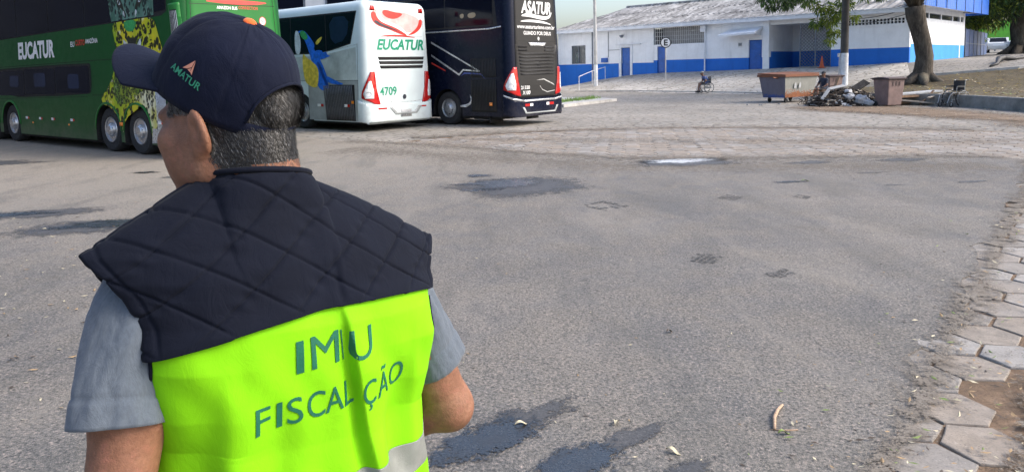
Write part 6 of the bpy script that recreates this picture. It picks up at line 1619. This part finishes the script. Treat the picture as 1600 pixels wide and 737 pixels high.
def far_block(x, y, rz, w, h, d, label, cols, rows, name='far_building', wall='far_wall'):
    B = empty(name, (x, y, gz(x, y) if y < 140 else 2), rz, label, 'building'); MB().bx(0, w, 0, d, -1, h).build('wall', wall, B); MB().bx(-.3, w + .3, -.3, d + .3, h, h + .3).build('roof', 'plaster_shade', B)
    for i in range(cols):
        for j in range(rows):
            cx, cz = w * (i + .5) / cols, h * (j + .55) / rows; f = MB().bx(cx - w / cols * .3, cx + w / cols * .3, -.04, -.003, cz - .7, cz + .7).build('window', 'iron_grey', B); MB().bx(cx - w / cols * .26, cx + w / cols * .26, -.055, -.041, cz - .6, cz + .6).build('pane', 'coach_glass', f)
far_block(66, 118, math.radians(-25), 40, 4.6, 10, 'pale low building closing the view at the far right', 9, 1)
plain('added_block_wall', (.022, .026, .036), .8, .3, .8, .2, 6, kind='World')
far_block(-44, 40, math.radians(-78), 42, 11, 12, 'added unseen dark block that darkens the coach window reflections', 9, 2, 'added_dark_block', 'added_block_wall')  # unseen block added to darken reflections in the coach windows
far_block(-26, 50, math.radians(-6), 27, 8.4, 12, 'pale depot hall showing between the green and white coaches', 8, 2, 'depot_hall')
# ================================================================== THE INSPECTOR IN THE FOREGROUND
def cloth(name, col, scale=900., var=.12, bump=.25, rough=.9, heather=0., sheen=.2, crease=.5):
    t = NT(name); co = t.coord('Object'); a = t.noise(co, 14, 4, .6); w = t.noise(co, scale, 2, .5); h = t.noise(t.coord('Object', (1, 1, .35)), 260, 3, .7)
    c = t.ramp(a, [(.3, tuple(x * (1 - var) for x in col)), (.7, tuple(min(1, x * (1 + var)) for x in col))])
    if heather: c = t.mix(t.ramp(h, [(.38, heather), (.62, 0.)]), c, tuple(x * .45 for x in col))
    nm = t.bump(w, bump, .0008); nm = t.bump(h, bump * .6, .0008, nm)
    nm = t.bump(t.noise(t.coord('Object', (1., 1., .55)), 30, 5, .62, 1.4), crease, .0045, nm)
    return t.fin(c, rough, nm, 0, .15, Sheen_Weight=sheen, Sheen_Roughness=.5)
cloth('vest_navy', (.0040, .0056, .0125), sheen=.02); cloth('vest_lining', (.010, .011, .015)); cloth('hi_vis', (.195, .54, .005), 700., .06, .2, .75, 0, 0., .22)
cloth('tee_grey', (.098, .118, .145), 1100., .05, .3, .92, .28); cloth('cap_navy', (.0034, .0056, .0175), 1000., .15, .35, .85, 0, .03); cloth('cap_orange', (.72, .13, .03), 900.); cloth('jeans', (.03, .045, .09), 700.)
plain('vest_print', (.004, .11, .06), .55, .12, 60, .1, 300); plain('logo_green', (.015, .19, .10), .6, .1, 60, 0); plain('logo_salmon', (.52, .21, .13), .6, .1, 60, 0)
plain('reflective_tape', (.20, .21, .195), .5, .12, 30, .2, 500); plain('shoe_black', (.015, .015, .016), .5, .2, 20, .1, 60)
def skin():
    t = NT('skin'); co = t.coord('Object'); a = t.noise(co, 22, 5, .65); b = t.noise(co, 160, 3, .6); c2 = t.noise(co, 600, 2)
    c = t.ramp(a, [(.3, (.165, .075, .044)), (.55, (.235, .113, .068)), (.75, (.30, .155, .098))])
    c = t.mix(t.ramp(b, [(.35, .35), (.55, 0.)]), c, (.13, .056, .034))
    c = t.mix(t.ramp(t.noise(co, 55, 4, .7), [(.5, 0.), (.68, .55)]), c, (.30, .125, .085))
    nm = t.bump(c2, .5, .001); nm = t.bump(b, .5, .002, nm)
    t.fin(c, t.ramp(b, [(.3, .50), (.7, .68)]), nm, 0, .3, Subsurface_Weight=.05, Subsurface_Scale=.01)
    t.b.inputs['Subsurface Radius'].default_value = (1, .35, .2)
    t = NT('scalp_stubble'); co = t.coord('Object'); b = t.noise(co, 420, 3, .7)
    t.fin(t.ramp(b, [(.35, (.010, .009, .0085)), (.6, (.032, .029, .027)), (.8, (.09, .085, .08))]), .8, t.bump(b, .6, .002))
    plain('hair_dark', (.014, .013, .012), .5, .3, 200, 0); plain('hair_grey', (.07, .067, .064), .5, .3, 200, 0); plain('hair_white', (.20, .20, .20), .5, .2, 200, 0)
    plain('eye_white', (.75, .73, .70), .2, .05, 30, 0); plain('eye_dark', (.02, .012, .01), .1, .1, 30, 0)
skin()

MAN = empty('person', (-.375, 1.15, 0), math.radians(41), 'person in a navy cap and quilted hi-vis vest seen from behind', 'person')
HEAD_C = np.array((-.055, .030, 1.622)); HYAW = math.radians(30)
_hm = Matrix.Rotation(HYAW, 3, 'Z') @ Matrix.Rotation(math.radians(-6), 3, 'X')
HM = np.array(_hm)
hp = lambda x, y, z: HEAD_C + HM @ np.array((x, y, z))        # head frame to body frame

def man_body():
    f = Field((-.42, -.26, -.01), (.46, .42, 1.80), .0034)
    C, E = f.cone, lambda c, r, k=.015, sub=False, rot=None: f.ell(hp(*c), r, k, HM if rot is None else HM @ np.array(rot), sub)
    K = lambda a, b, ra, rb, k=.012, sub=False: f.cone(hp(*a), hp(*b), ra, rb, k, sub)
    # head
    E((0, -.012, .035), (.076, .097, .090)); E((0, .030, -.035), (.066, .068, .084), .03)
    for s in (-1, 1):
        K((s * .056, .002, -.055), (s * .020, .074, -.100), .021, .021, .03); E((s * .051, .060, -.012), (.025, .025, .024), .02)
        K((s * .058, .01, -.02), (s * .054, .0, -.065), .018, .016, .03)
    [E((s * .047, .046, -.045), (.026, .032, .036), .02) for s in (-1, 1)]; E((0, .076, -.100), (.022, .020, .018), .02); E((0, .082, .028), (.052, .018, .014), .02)
    K((0, .098, .012), (0, .116, -.028), .009, .013, .012); E((0, .108, -.036), (.019, .014, .010), .01)
    for s in (-1, 1):
        E((s * .031, .094, .006), (.016, .012, .011), .012, True); E((s * .031, .080, .004), (.014, .013, .012), .005)
    K((-.018, .097, -.066), (.018, .097, -.066), .007, .007, .008); K((-.015, .094, -.078), (.015, .094, -.078), .008, .008, .008); K((-.024, .104, -.072), (.024, .104, -.072), .003, .003, .003, True)
    # ears, standing out a little
    for s in (-1, 1):
        R = np.array(Matrix.Rotation(s * .42, 3, 'Z') @ Matrix.Rotation(-.18, 3, 'X') @ Matrix.Rotation(s * .12, 3, 'Y'))
        E((s * .084, -.016, -.002), (.0085, .020, .034), .006, False, R); E((s * .079, -.008, -.030), (.009, .011, .014), .008)
        E((s * .094, -.012, .002), (.008, .012, .020), .004, True, R); K((s * .076, -.004, -.012), (s * .076, -.010, .014), .010, .010, .010)
    # neck and trunk
    f.cone(hp(0, -.030, -.035), (-.012, .0, 1.46), .064, .063, .03); f.cone(hp(0, -.052, -.045), (-.008, -.024, 1.47), .038, .042, .03)
    for s in (-1, 1): f.cone((s * .02, -.012, 1.465 - .03 * s), (s * .165, .005, 1.385 - .02 * s), .038, .040, .03)
    f.cone((-.1, 0, 1.36), (.1, 0, 1.36), .085, .085, .05); f.cone((-.055, 0, 1.30), (-.055, .0, 1.00), .092, .092, .05); f.cone((.055, 0, 1.30), (.055, .0, 1.00), .092, .092, .05); f.cone((-.07, 0, .95), (.07, 0, .95), .10, .10, .05)
    # arms: upper arm, forearm, hand with five fingers
    def arm(sh, el, wr, s):
        sh, el, wr = (np.array(q) for q in (sh, el, wr))
        f.cone(sh, sh + (el - sh) * .55, .052, .050, .03); f.cone(sh + (el - sh) * .5, el, .050, .042, .02); f.cone(el, el + (wr - el) * .3, .043, .046, .02); f.cone(el + (wr - el) * .3, wr, .045, .028, .02); f.ell(el + np.array((0, -.012, -.004)), (.030, .030, .030), .02)
        d = (wr - el) / np.linalg.norm(wr - el); side = np.cross(d, (0, 0, 1)); side /= np.linalg.norm(side); up = np.cross(side, d)
        pc = wr + d * .048
        f.cone(wr + side * .012, pc + side * .026 + d * .03, .020, .014, .012); f.cone(wr - side * .012, pc - side * .026 + d * .03, .020, .014, .012); f.ell(pc, (.034, .034, .022), .012)
        for k, Ln in enumerate((.068, .078, .072, .056)):
            b = pc + d * .034 + side * (.030 - .020 * k) * s; m1 = b + d * Ln * .45 - up * .008; m2 = m1 + d * Ln * .22 - up * Ln * .3; e = m2 - up * Ln * .28 - d * .004
            f.chain([b, m1, m2, e], [.0095, .009, .0085, .0075], .003)
        b = wr + d * .025 + side * .026 * s; f.chain([b, b + d * .030 + side * .018 * s - up * .012, b + d * .056 + side * .014 * s - up * .026], [.013, .011, .009], .006)
    arm((-.190, .008, 1.405), (-.272, -.060, 1.115), (-.165, .160, 1.045), 1); arm((.190, .010, 1.365), (.300, -.028, 1.075), (.135, .190, 1.00), -1)
    for s in (-1, 1):
        f.chain([(s * .09, 0, .92), (s * .10, .02, .50), (s * .11, -.02, .09)], [.085, .055, .038], .03); f.cone((s * .11, -.03, .05), (s * .12, .15, .035), .04, .03, .02)
    def mf(c):
        q = (c - HEAD_C) @ HM                                     # head frame
        x, y, z = q.T; m = np.zeros(len(c))
        hair = (z > -.062 + .0 * y) & (y < -.018 - .35 * np.maximum(0, -.02 - z)) & (np.abs(x) < .088)
        ear = (np.abs(x) > .0785) & (y > -.045) & (z < .04)
        side = (z > .026) & (y < .062) & (y > -.03)
        m[(hair | side) & ~ear] = 1; m[z > .075] = 1
        return m
    return field_obj('body', f, ['skin', 'scalp_stubble'], MAN, 3, None, mf)
BODY = man_body()
for s in (-1, 1):
    e = MB(); e.lathe([(.0118 * math.cos(t), .0118 * math.sin(t)) for t in np.linspace(-1.5, 1.5, 9)], 14, 'Y'); o = e.build('eye', 'eye_white', BODY, smooth=True, loc=hp(s * .031, .083, .004))

# ---- hair: thousands of short strands below and behind the cap
def hair():
    rnd = random.Random(2); mb = MB()
    me = BODY.data; V = np.array([v.co[:] for v in me.vertices]); N = np.array([v.normal[:] for v in me.vertices])
    q = (V - HEAD_C) @ HM; n = N @ HM
    x, y, z = q.T
    back = (z > -.072) & (z < .075) & (y < -.012 - .35 * np.maximum(0, -.02 - z)) & (np.abs(x) < .0785)
    side = (z > .026) & (z < .08) & (y >= -.02) & (y < .066) & (np.abs(x) > .045)
    burn = (z > -.030) & (z <= .02) & (y > .010) & (y < .030) & (np.abs(x) > .05)
    ear = (np.abs(x) > .079) & (y > -.04) & (z < .04)
    idx = np.nonzero((back | side) & ~ear)[0]
    for i in rnd.choices(list(idx), k=26000):
        fade = 1.0
        if z[i] < -.03 and y[i] < -.0: fade = max(.25, 1 - (-.03 - z[i]) / .05)
        if rnd.random() > fade: continue
        no = Vector(n[i]); dn = Vector((rnd.uniform(-.35, .35), -.45 if y[i] < .01 else -.9, -1.0)); dn = (dn - no * dn.dot(no)).normalized()
        d = (dn + no * rnd.uniform(.05, .25)).normalized(); L = rnd.uniform(.006, .012) * (.5 + .5 * fade)
        p = Vector(q[i]) + Vector((rnd.uniform(-1, 1), rnd.uniform(-1, 1), rnd.uniform(-1, 1))) * .0015
        sd = d.cross(no).normalized() * rnd.uniform(.0002, .00042); mid = p + d * L * .55 + no * .001; tip = p + d * L - no * L * .12
        front = y[i] > -.005
        m = rnd.choices((0, 1, 2), (.3, .4, .3) if front else (.70, .26, .04))[0]
        mb.add([hp(*(p - sd)), hp(*(p + sd)), hp(*(mid + sd * .8)), hp(*(mid - sd * .8)), hp(*tip)], [(0, 1, 2, 3), (3, 2, 4)], m)
    # the tuft squeezed out of the cap's rear opening
    for _ in range(11000):
        a, e = rnd.uniform(0, 2 * PI), rnd.uniform(-1.3, 1.3); no = Vector((math.cos(e) * math.cos(a), math.cos(e) * math.sin(a), math.sin(e)))
        if no.y > .25: continue
        c = Vector((.004, -.094, .022)); p = c + Vector((no.x * .050, no.y * .017, no.z * .036)) * rnd.uniform(.85, 1.05)
        dn = Vector((rnd.uniform(-.7, .7), -.2, -1.0)); dn = (dn - no * dn.dot(no)).normalized(); d = (dn + no * rnd.uniform(.05, .45)).normalized(); L = rnd.uniform(.010, .022)
        sd = d.cross(no).normalized() * rnd.uniform(.0002, .00042); mid = p + d * L * .5 + no * .0015; tip = p + d * L - no * L * .2; m = rnd.choices((0, 1, 2), (.72, .25, .03))[0]
        mb.add([hp(*(p - sd)), hp(*(p + sd)), hp(*(mid + sd * .8)), hp(*(mid - sd * .8)), hp(*tip)], [(0, 1, 2, 3), (3, 2, 4)], m)
    P = np.zeros((24, 13, 3))
    for i in range(24):
        for j in range(13):
            a, e = 2 * PI * i / 24, -PI / 2 + PI * j / 12; P[i, j] = hp(.004 + .048 * math.cos(e) * math.cos(a), -.093 + .016 * math.cos(e) * math.sin(a), .022 + .035 * math.sin(e))
    mb.grid(P, 3, True)
    mb.build('hair', ['hair_dark', 'hair_grey', 'hair_white', 'scalp_stubble'], MAN, fix=False)
hair()

# ---- cap
CT = Matrix.Rotation(math.radians(33), 3, 'X')
def cp(x, y, z):
    v = CT @ Vector((x, y, z)); return hp(v.x, v.y - .001, v.z + .051)
RX, RY, RZ = .091, .113, .118
def crown_pt(ph, e, off=0.):
    """ph: azimuth from the front, positive towards the right ear; e: 0 at the rim to 1 at the button"""
    s6 = abs(((math.degrees(ph) + 360) % 60) - 30) / 30         # 1 on a seam
    el = e * PI / 2; c, s = math.cos(el) ** .80, math.sin(el) ** .92
    soft = .0035 * nz(math.sin(ph) * 1.5, math.cos(ph) * 1.5, e * 2.2 + 3) + .0016 * nz(math.sin(ph) * 5, math.cos(ph) * 5, e * 6)
    k = off + soft - .0014 * max(0, (s6 - .93) / .07) - .003 * (1 - s6) * e * 0
    peak = .006 * max(0, math.cos(ph)) * math.sin(PI * min(1, e * 1.1))
    k2 = .008 * max(0, -math.cos(ph))
    return cp((RX + k) * math.sin(ph) * c, (RY + k + peak + k2) * math.cos(ph) * c, (RZ + k) * s)
def band_pt(ph, z, off=0.): return cp((RX + off) * math.sin(ph), (RY + off + .008 * max(0, -math.cos(ph))) * math.cos(ph), z)
def cap():
    C = empty('cap'); C.parent = MAN
    n, m = 180, 40; mb = MB(); idx = {}
    def vid(i, j):
        i %= n
        if (i, j) not in idx:
            ph = 2 * PI * i / n
            p = band_pt(ph, -.020 + .010 * j, 0) if j < 2 else crown_pt(ph, (j - 2) / m)
            idx[(i, j)] = len(mb.v); mb.v.append(tuple(p))
        return idx[(i, j)]
    for i in range(n):
        ph = math.degrees(2 * PI * (i + .5) / n); d = abs(((ph + 180) % 360) - 180); back = 180 - d
        for j in range(m + 2):
            z = (j - 1.5) / m
            if j >= 2 and back < 40 and z < .36 * math.sqrt(max(0, 1 - (back / 40) ** 2)): continue
            mb.f.append((vid(i, j), vid(i + 1, j), vid(i + 1, j + 1), vid(i, j + 1))); mb.mi.append(0)
    o = mb.build('crown', 'cap_navy', C, smooth=True); md = o.modifiers.new('thickness', 'SOLIDIFY'); md.thickness = .0025; md.offset = -1
    # arched edge binding round the rear opening
    pts = []
    for b in np.linspace(-40, 40, 31): pts.append(crown_pt(math.radians(180 + b), .36 * math.sqrt(max(0, 1 - (b / 40) ** 2)) + .004, .0012))
    MB().tube(pts, .0024, 6).build('opening_binding', 'cap_navy', C, smooth=True)
    # brim
    nb, mr = 60, 16; P = np.zeros((nb, mr, 3))
    for i in range(nb):
        a = math.radians(-66 + 132 * i / (nb - 1))
        for j in range(mr):
            t = j / (mr - 1); L = .088 * math.cos(a * .80) ** .55
            x = RX * math.sin(a) * (1 + .02 * t); y = RY * math.cos(a) + L * t
            z = -.010 - 3.6 * (x * x) * (.25 + .75 * t) - .002 * t
            P[i, j] = cp(x, y - .004, z)
    o = MB().grid(P).build('brim', 'cap_navy', C, smooth=True); md = o.modifiers.new('thickness', 'SOLIDIFY'); md.thickness = .0045; md.offset = 0
    bm_ = MB(); P = np.zeros((14, 6, 3))
    for i in range(14):
        for j in range(6):
            a, e = 2 * PI * i / 14, PI / 2 * j / 5; c = crown_pt(0, 1.0); d = Vector(cp(0, 0, 1)) - Vector(cp(0, 0, 0)); P[i, j] = cp(.0105 * math.cos(a) * math.cos(e), .0105 * math.sin(a) * math.cos(e), RZ - .001 + .0065 * math.sin(e))
    bm_.grid(P, 0, True); bm_.build('button', 'cap_orange', C, smooth=True)
    # logo on the left temple
    def on_cap(u, v, off=.0022):     # u: towards the back along the rim, v: up
        ca, sa = math.cos(-.12), math.sin(-.12); u, v = u * ca - v * sa, u * sa + v * ca
        return crown_pt(math.radians(-88) - u / .098, .200 + v / .165, off)
    v, fs = text_pts('AMATUR', 1.0, 0, 1.05, 'CENTER', .02); h = v[:, 1].max(); v = v * (.0088 / h); v, fs = cut2d(v, fs, .004)
    MB().add([on_cap(a, b - .016) for a, b in v], fs).build('logo_lettering', 'logo_green', C)
    for tri in ([(-.010, -.005), (.001, .013), (.002, .003), (-.003, -.002)], [(.002, .013), (.0085, -.005), (.004, -.003), (.003, .003)], [(-.002, -.0025), (.0022, .0015), (.004, -.0035)]):
        v, fs = cut2d(*poly_fs(tri), .004); MB().add([on_cap(a, b) for a, b in v], fs).build('logo_mark', 'logo_salmon', C)
cap()

# ---- vest: a front and a back sheet joined at the shoulders, each with a quilted yoke
def wz(z): return float(np.interp(z, [.80, .95, 1.10, 1.18, 1.25, 1.30, 1.34, 1.38, 1.405, 1.43, 1.7], [.250, .242, .234, .230, .226, .226, .230, .245, .264, .281, .285]))
def vest_pt(s, t, back=True, z0=None, raw=False):
    """s: -1 (left) to 1; t: 0 at height z0 to 1 at the shoulder seam or neckline"""
    xt = s * .283; xn = xt + .034; ax = abs(xn); nr = .080
    if ax < nr:
        q = math.sqrt(1 - (ax / nr) ** 2); zt = 1.538 + (.016 * q if back else -.10 * q); yt = (-.074 if back else .075) * q
    else:
        u = (ax - nr) / (.283 + (.034 if xn > 0 else -.034) - nr); zt = 1.538 - .108 * u ** 1.15 - .001 * math.sin(PI * u); yt = .0
    z = z0 + (zt - z0) * t
    h = zt - z; r = .17 if back else .15; g = math.sqrt(max(0, 1 - (1 - min(1, h / r)) ** 2))
    x = s * wz(z)
    if ax < nr + .03: x = x + (xt - x) * max(0, 1 - h / .12) ** 2
    B = float(np.interp(z, [.8, .95, 1.05, 1.15, 1.25, 1.33, 1.42, 1.5], [.158, .150, .140, .136, .141, .143, .125, .10] if back else [.165, .16, .15, .145, .14, .135, .12, .1]))
    E = float(np.interp(z, [.8, 1.16, 1.21, 1.28, 1.40, 1.44], [0, 0, .045, .078, .066, .03]))
    yb = E + (B - E) * (1 - abs(s) ** 2.3) ** .62 - (.007 * math.exp(-(x / .035) ** 2) if back else 0)
    y = (-yb if back else yb); y = yt + (y - yt) * g
    return Vector((x + .006, y, z - .11 * x))
SEAM = lambda s: 1.338 + .030 * (1 - s * s) + .11 * .23 * s     # heights before the shoulders' tilt
def fold_line(z): return .036 + (1.37 - z) * .14
def panel_disp(x, z):
    """soft hanging folds and the one overlapped pleat, outward"""
    drop = max(0, 1.365 - z); dx = x - fold_line(z)
    pl = (math.exp(-(dx / .005) ** 2) if dx < 0 else math.exp(-(dx / .040) ** 2)) * .019 * min(1, .10 + drop * 8)
    pl -= .006 * math.exp(-((dx + .014) / .010) ** 2) * min(1, drop * 8)
    k = min(1, drop * 4.5)
    fo = k * (.008 * math.sin(x * 34 + z * 5 + .8) + .005 * math.sin(x * 61 - z * 9) + .005 * math.sin(x * 19 + z * 6 + 2.1) + .004 * math.sin(x * 11 - z * 13) + .003 * math.sin(x * 83 + z * 21 + 1.2 * math.sin(z * 30)))
    fo += .004 * math.exp(-((x - .175) / .010) ** 2) * k + .004 * math.exp(-((x + .135) / .014) ** 2) * k
    return pl + fo
def normals(P):
    du = np.gradient(P, axis=0); dv = np.gradient(P, axis=1); n = np.cross(du, dv); return n / np.maximum(np.linalg.norm(n, axis=2, keepdims=True), 1e-9)
def t_of(s, z, back):        # row parameter (from z0 = .86) whose untilted height is z
    p = vest_pt(s, 1., back, .86); top = p.z + .11 * (p.x - .006); return (z - .86) / (top - .86)
def panel_pt(s, z, off=0.):
    p = vest_pt(s, t_of(s, z, True), True, .86); e = 1e-3
    a = vest_pt(min(1, s + e), t_of(min(1, s + e), z, True), True, .86) - vest_pt(max(-1, s - e), t_of(max(-1, s - e), z, True), True, .86); b = vest_pt(s, t_of(s, z + e, True), True, .86) - vest_pt(s, t_of(s, z - e, True), True, .86)
    n = a.cross(b).normalized(); n = n if n.y < 0 else -n
    return p + n * (panel_disp(p.x, z) + off)
def vest():
    Vt = empty('safety_vest'); Vt.parent = MAN
    SS = np.linspace(-1, 1, 230)
    # quilted yoke, back and front
    for back in (True, False):
        m = 120; P = np.zeros((len(SS), m, 3))
        for i, s in enumerate(SS):
            zs = SEAM(s) if back else 1.30
            for j in range(m): P[i, j] = vest_pt(s, 1 - (1 - j / (m - 1)) ** 1.0, back, zs - (.014 if back else .0))
        N = normals(P); N *= -1 if back else 1
        if np.mean(N[:, 10, 1]) * (1 if back else -1) > 0: N = -N
        arc = np.concatenate([np.zeros((len(SS), 1)), np.cumsum(np.linalg.norm(np.diff(P, axis=1), axis=2), 1)], 1)
        D = np.zeros((len(SS), m))
        for i in range(len(SS)):
            x = P[i, :, 0]; a = arc[i] + P[i, 0, 2]
            for sg, sp, ph in ((1, .068, .02), (-1, .068, .045)):
                g = (a * .80 + sg * x * .62) / sp + ph / sp; d = np.abs(g - np.round(g)) * sp
                D[i] += -.0012 * np.exp(-(d / .0036) ** 2) - .0024 * np.exp(-(d / .0015) ** 2)
                D[i] += .0005 * np.abs(np.sin(np.pi * g)) ** .6
            D[i] += .0012 * np.sin(a * 210 + 3 * np.sin(x * 60)) * np.exp(-(d / .012) ** 2)
            D[i] += np.array([.0036 * nz(xx * 9, aa * 9, 8) + .0014 * nz(xx * 30, aa * 30, 2) for xx, aa in zip(x, a)])
            ed = (1 - abs(SS[i])) * .28; D[i] += -.0028 * math.exp(-((ed - .016) / .0028) ** 2) + .002 * math.exp(-(ed / .008) ** 2)
            D[i] += .0085 * np.exp(-(arc[i] / .022) ** 2)
            # gathers above the panel pleat
            D[i] += -.004 * np.exp(-((x - .036) / .006) ** 2) * np.exp(-((P[i, :, 2] - 1.38) / .05) ** 2)
        if back: D = D * np.clip(arc / .016, 0, 1) + .0085 * np.exp(-(arc / .022) ** 2) * (1 - np.clip(arc / .016, 0, 1))
        P2 = P + N * D[:, :, None]
        o = MB().grid(P2).build('yoke' if back else 'front_yoke', ['vest_navy', 'vest_lining'], Vt, smooth=True)
        md = o.modifiers.new('thickness', 'SOLIDIFY'); md.thickness = .009; md.offset = -1; md.material_offset = 1
        if back: tag(o, 'navy diamond-quilted shoulder yoke')
    # neckline binding
    pts = [vest_pt(s, 1, True, 1.3) + Vector((0, 0, .003)) for s in np.linspace(-.402, .162, 40)] + [vest_pt(s, 1, False, 1.3) + Vector((0, 0, .003)) for s in np.linspace(.16, -.40, 40)]
    MB().tube(pts, .0045, 8).build('neck_binding', 'vest_navy', Vt, smooth=True)
    # hi-vis back panel, tape, lower panel
    for nm, za, zb, mat, off in (('back_panel', 1.092, None, 'hi_vis', 0.), ('reflective_strip', 1.040, 1.0925, 'reflective_tape', .0012), ('lower_panel', .86, 1.0395, 'hi_vis', 0.)):
        m = 110 if zb is None else 40; P = np.zeros((len(SS), m, 3))
        for i, s in enumerate(SS):
            top = SEAM(s) - .004 if zb is None else zb
            for j in range(m): P[i, j] = panel_pt(s, za + (top - za) * j / (m - 1), off)
        o = MB().grid(P).build(nm, mat, Vt, smooth=True); md = o.modifiers.new('thickness', 'SOLIDIFY'); md.thickness = .0018; md.offset = -1
        if zb is None: tag(o, 'fluorescent yellow-green back panel')
        P = np.zeros((80, 24, 3))
        for i, s in enumerate(np.linspace(-1, 1, 80)):
            top = 1.30 if zb is None else zb
            for j in range(24):
                z = za + (top - za) * j / 23; p = vest_pt(s, t_of(s, z, False), False, .86); P[i, j] = (p.x, p.y + .004 * math.sin(p.x * 40), p.z)
        MB().grid(P).build('front_' + nm.replace('back_', ''), mat, Vt, smooth=True)
    # side binding of the back panel
    for sg in (-1, 1):
        MB().tube([panel_pt(sg * .999, z, .001) for z in np.linspace(1.10, 1.335, 24)], .0028, 6).build('side_binding', 'vest_navy', Vt, smooth=True)
    # lettering
    def letters(txt, x0, x1, zb, h, nm='lettering', bold=.0, rise=0.):
        v, fs = text_pts(txt, 1.0, 0, 1.0, 'LEFT', bold); lo, hi = v.min(0), v.max(0)
        cap_h = .729 if hi[1] > .1 else 1
        v = np.stack([x0 + (x1 - x0) * (v[:, 0] - lo[0]) / (hi[0] - lo[0]), zb + v[:, 1] * h / .70], 1)
        v[:, 1] += rise * (v[:, 0] - x0)
        v, fs = cut2d(v, fs, .004)
        pts = []
        for x, z in v:
            x -= .022; z += .11 * x - .016; s = (x - .006) / wz(z); pts.append(panel_pt(s, z, .0014))
        MB().add(pts, fs).build(nm, 'vest_print', Vt)
    letters('I', -.020, -.009, 1.286, .050); letters('M', .002, .048, 1.287, .050); letters('U', .062, .101, 1.285, .048)
    letters('F', -.080, -.060, 1.213, .040); letters('I', -.051, -.043, 1.213, .040); letters('S', -.036, -.013, 1.213, .040); letters('C', -.006, .021, 1.213, .040); letters('A', .022, .052, 1.213, .040); letters('L', .055, .072, 1.213, .040)
    letters('Ç', .079, .104, 1.209, .040); letters('Ã', .109, .138, 1.209, .040); letters('O', .143, .175, 1.209, .040)
    v = np.array([(.0545, 1.288), (.0560, 1.288), (.0530, 1.336), (.0510, 1.336)]); MB().add([panel_pt((a - .028) / wz(b), b - .014, .0014) for a, b in v], [(0, 1, 2, 3)]).build('lettering', 'vest_print', Vt)
vest()

# ---- grey T-shirt
def tee():
    T = empty('t_shirt'); T.parent = MAN
    # trunk below the vest
    P = np.zeros((48, 30, 3))
    for i in range(48):
        a = 2 * PI * i / 48
        for j in range(30):
            z = .88 + .62 * j / 29; A = float(np.interp(z, [.88, 1.1, 1.3, 1.38, 1.44, 1.5], [.185, .178, .178, .17, .125, .075])); B = float(np.interp(z, [.88, 1.1, 1.3, 1.40, 1.5], [.115, .108, .108, .09, .062]))
            P[i, j] = (A * math.cos(a), B * math.sin(a), z)
    MB().grid(P, 0, True).build('shirt_trunk', 'tee_grey', T, smooth=True)
    def sleeve(a, b, c, r, out, seed):
        """from the armhole along the arm to the hem"""
        a, b, c = Vector(a), Vector(b), Vector(c); n, m = 96, 70; P = np.zeros((n, m, 3))
        for j in range(m):
            t = j / (m - 1); p = a.lerp(b, t) * (1 - t) + b.lerp(c, t) * t
            d = ((b - a) * (1 - t) + (c - b) * t).normalized(); u = d.cross(Vector((0, 1, 0))).normalized(); v = u.cross(d)
            R = r[0] + (r[1] - r[0]) * t ** .7
            for i in range(n):
                an = 2 * PI * i / n; q = u * math.cos(an) + v * math.sin(an)
                k = .0065 * nz(math.cos(an) * 1.6 + seed, math.sin(an) * 1.6 + t * 1.1, t * 2.4) * (1 - .3 * t) + .0035 * math.sin(an * 3 + t * 7 + seed) * t + .0030 * nz(math.cos(an) * 4 + t * 2.5, math.sin(an) * 4, t * 5 + seed) + .0012 * nz(math.cos(an) * 9, math.sin(an) * 9, t * 16)
                dh = (1 - t) * .17; k += -.0016 * math.exp(-((dh - .020) / .0022) ** 2) + .0012 * (dh < .019)
                P[i, j] = p + q * (R + k)
        o = MB().grid(P, 0, True).build('sleeve', 'tee_grey', T, smooth=True); md = o.modifiers.new('thickness', 'SOLIDIFY'); md.thickness = .0022; md.offset = -1
    sleeve((-.160, .012, 1.425), (-.222, .006, 1.385), (-.252, -.034, 1.232), (.054, .064), -1, 3.)
    sleeve((.160, .012, 1.385), (.217, .008, 1.33), (.280, -.012, 1.156), (.052, .062), 1, 7.)
tee()
def trousers():
    f = Field((-.3, -.25, .05), (.3, .25, 1.02), .008); f.cone((-.08, 0, .93), (.08, 0, .93), .125, .125, .04)
    for s in (-1, 1): f.chain([(s * .095, 0, .88), (s * .105, .02, .50), (s * .115, -.02, .09)], [.108, .085, .075], .03)
    f.cut((0, 0, .085), (0, 0, -1)); field_obj('trousers', f, 'jeans', MAN, 2)
    for s in (-1, 1):
        g = Field((s * .12 - .09, -.16, -.005), (s * .12 + .09, .26, .15), .006); g.cone((s * .115, -.06, .05), (s * .125, .10, .045), .052, .050, .02); g.cone((s * .125, .10, .045), (s * .13, .18, .035), .048, .036, .02); g.cone((s * .115, -.03, .06), (s * .115, -.03, .12), .05, .045, .02); g.cut((0, 0, 0), (0, 0, -1))
        field_obj('shoe', g, 'shoe_black', MAN, 2)
trousers()
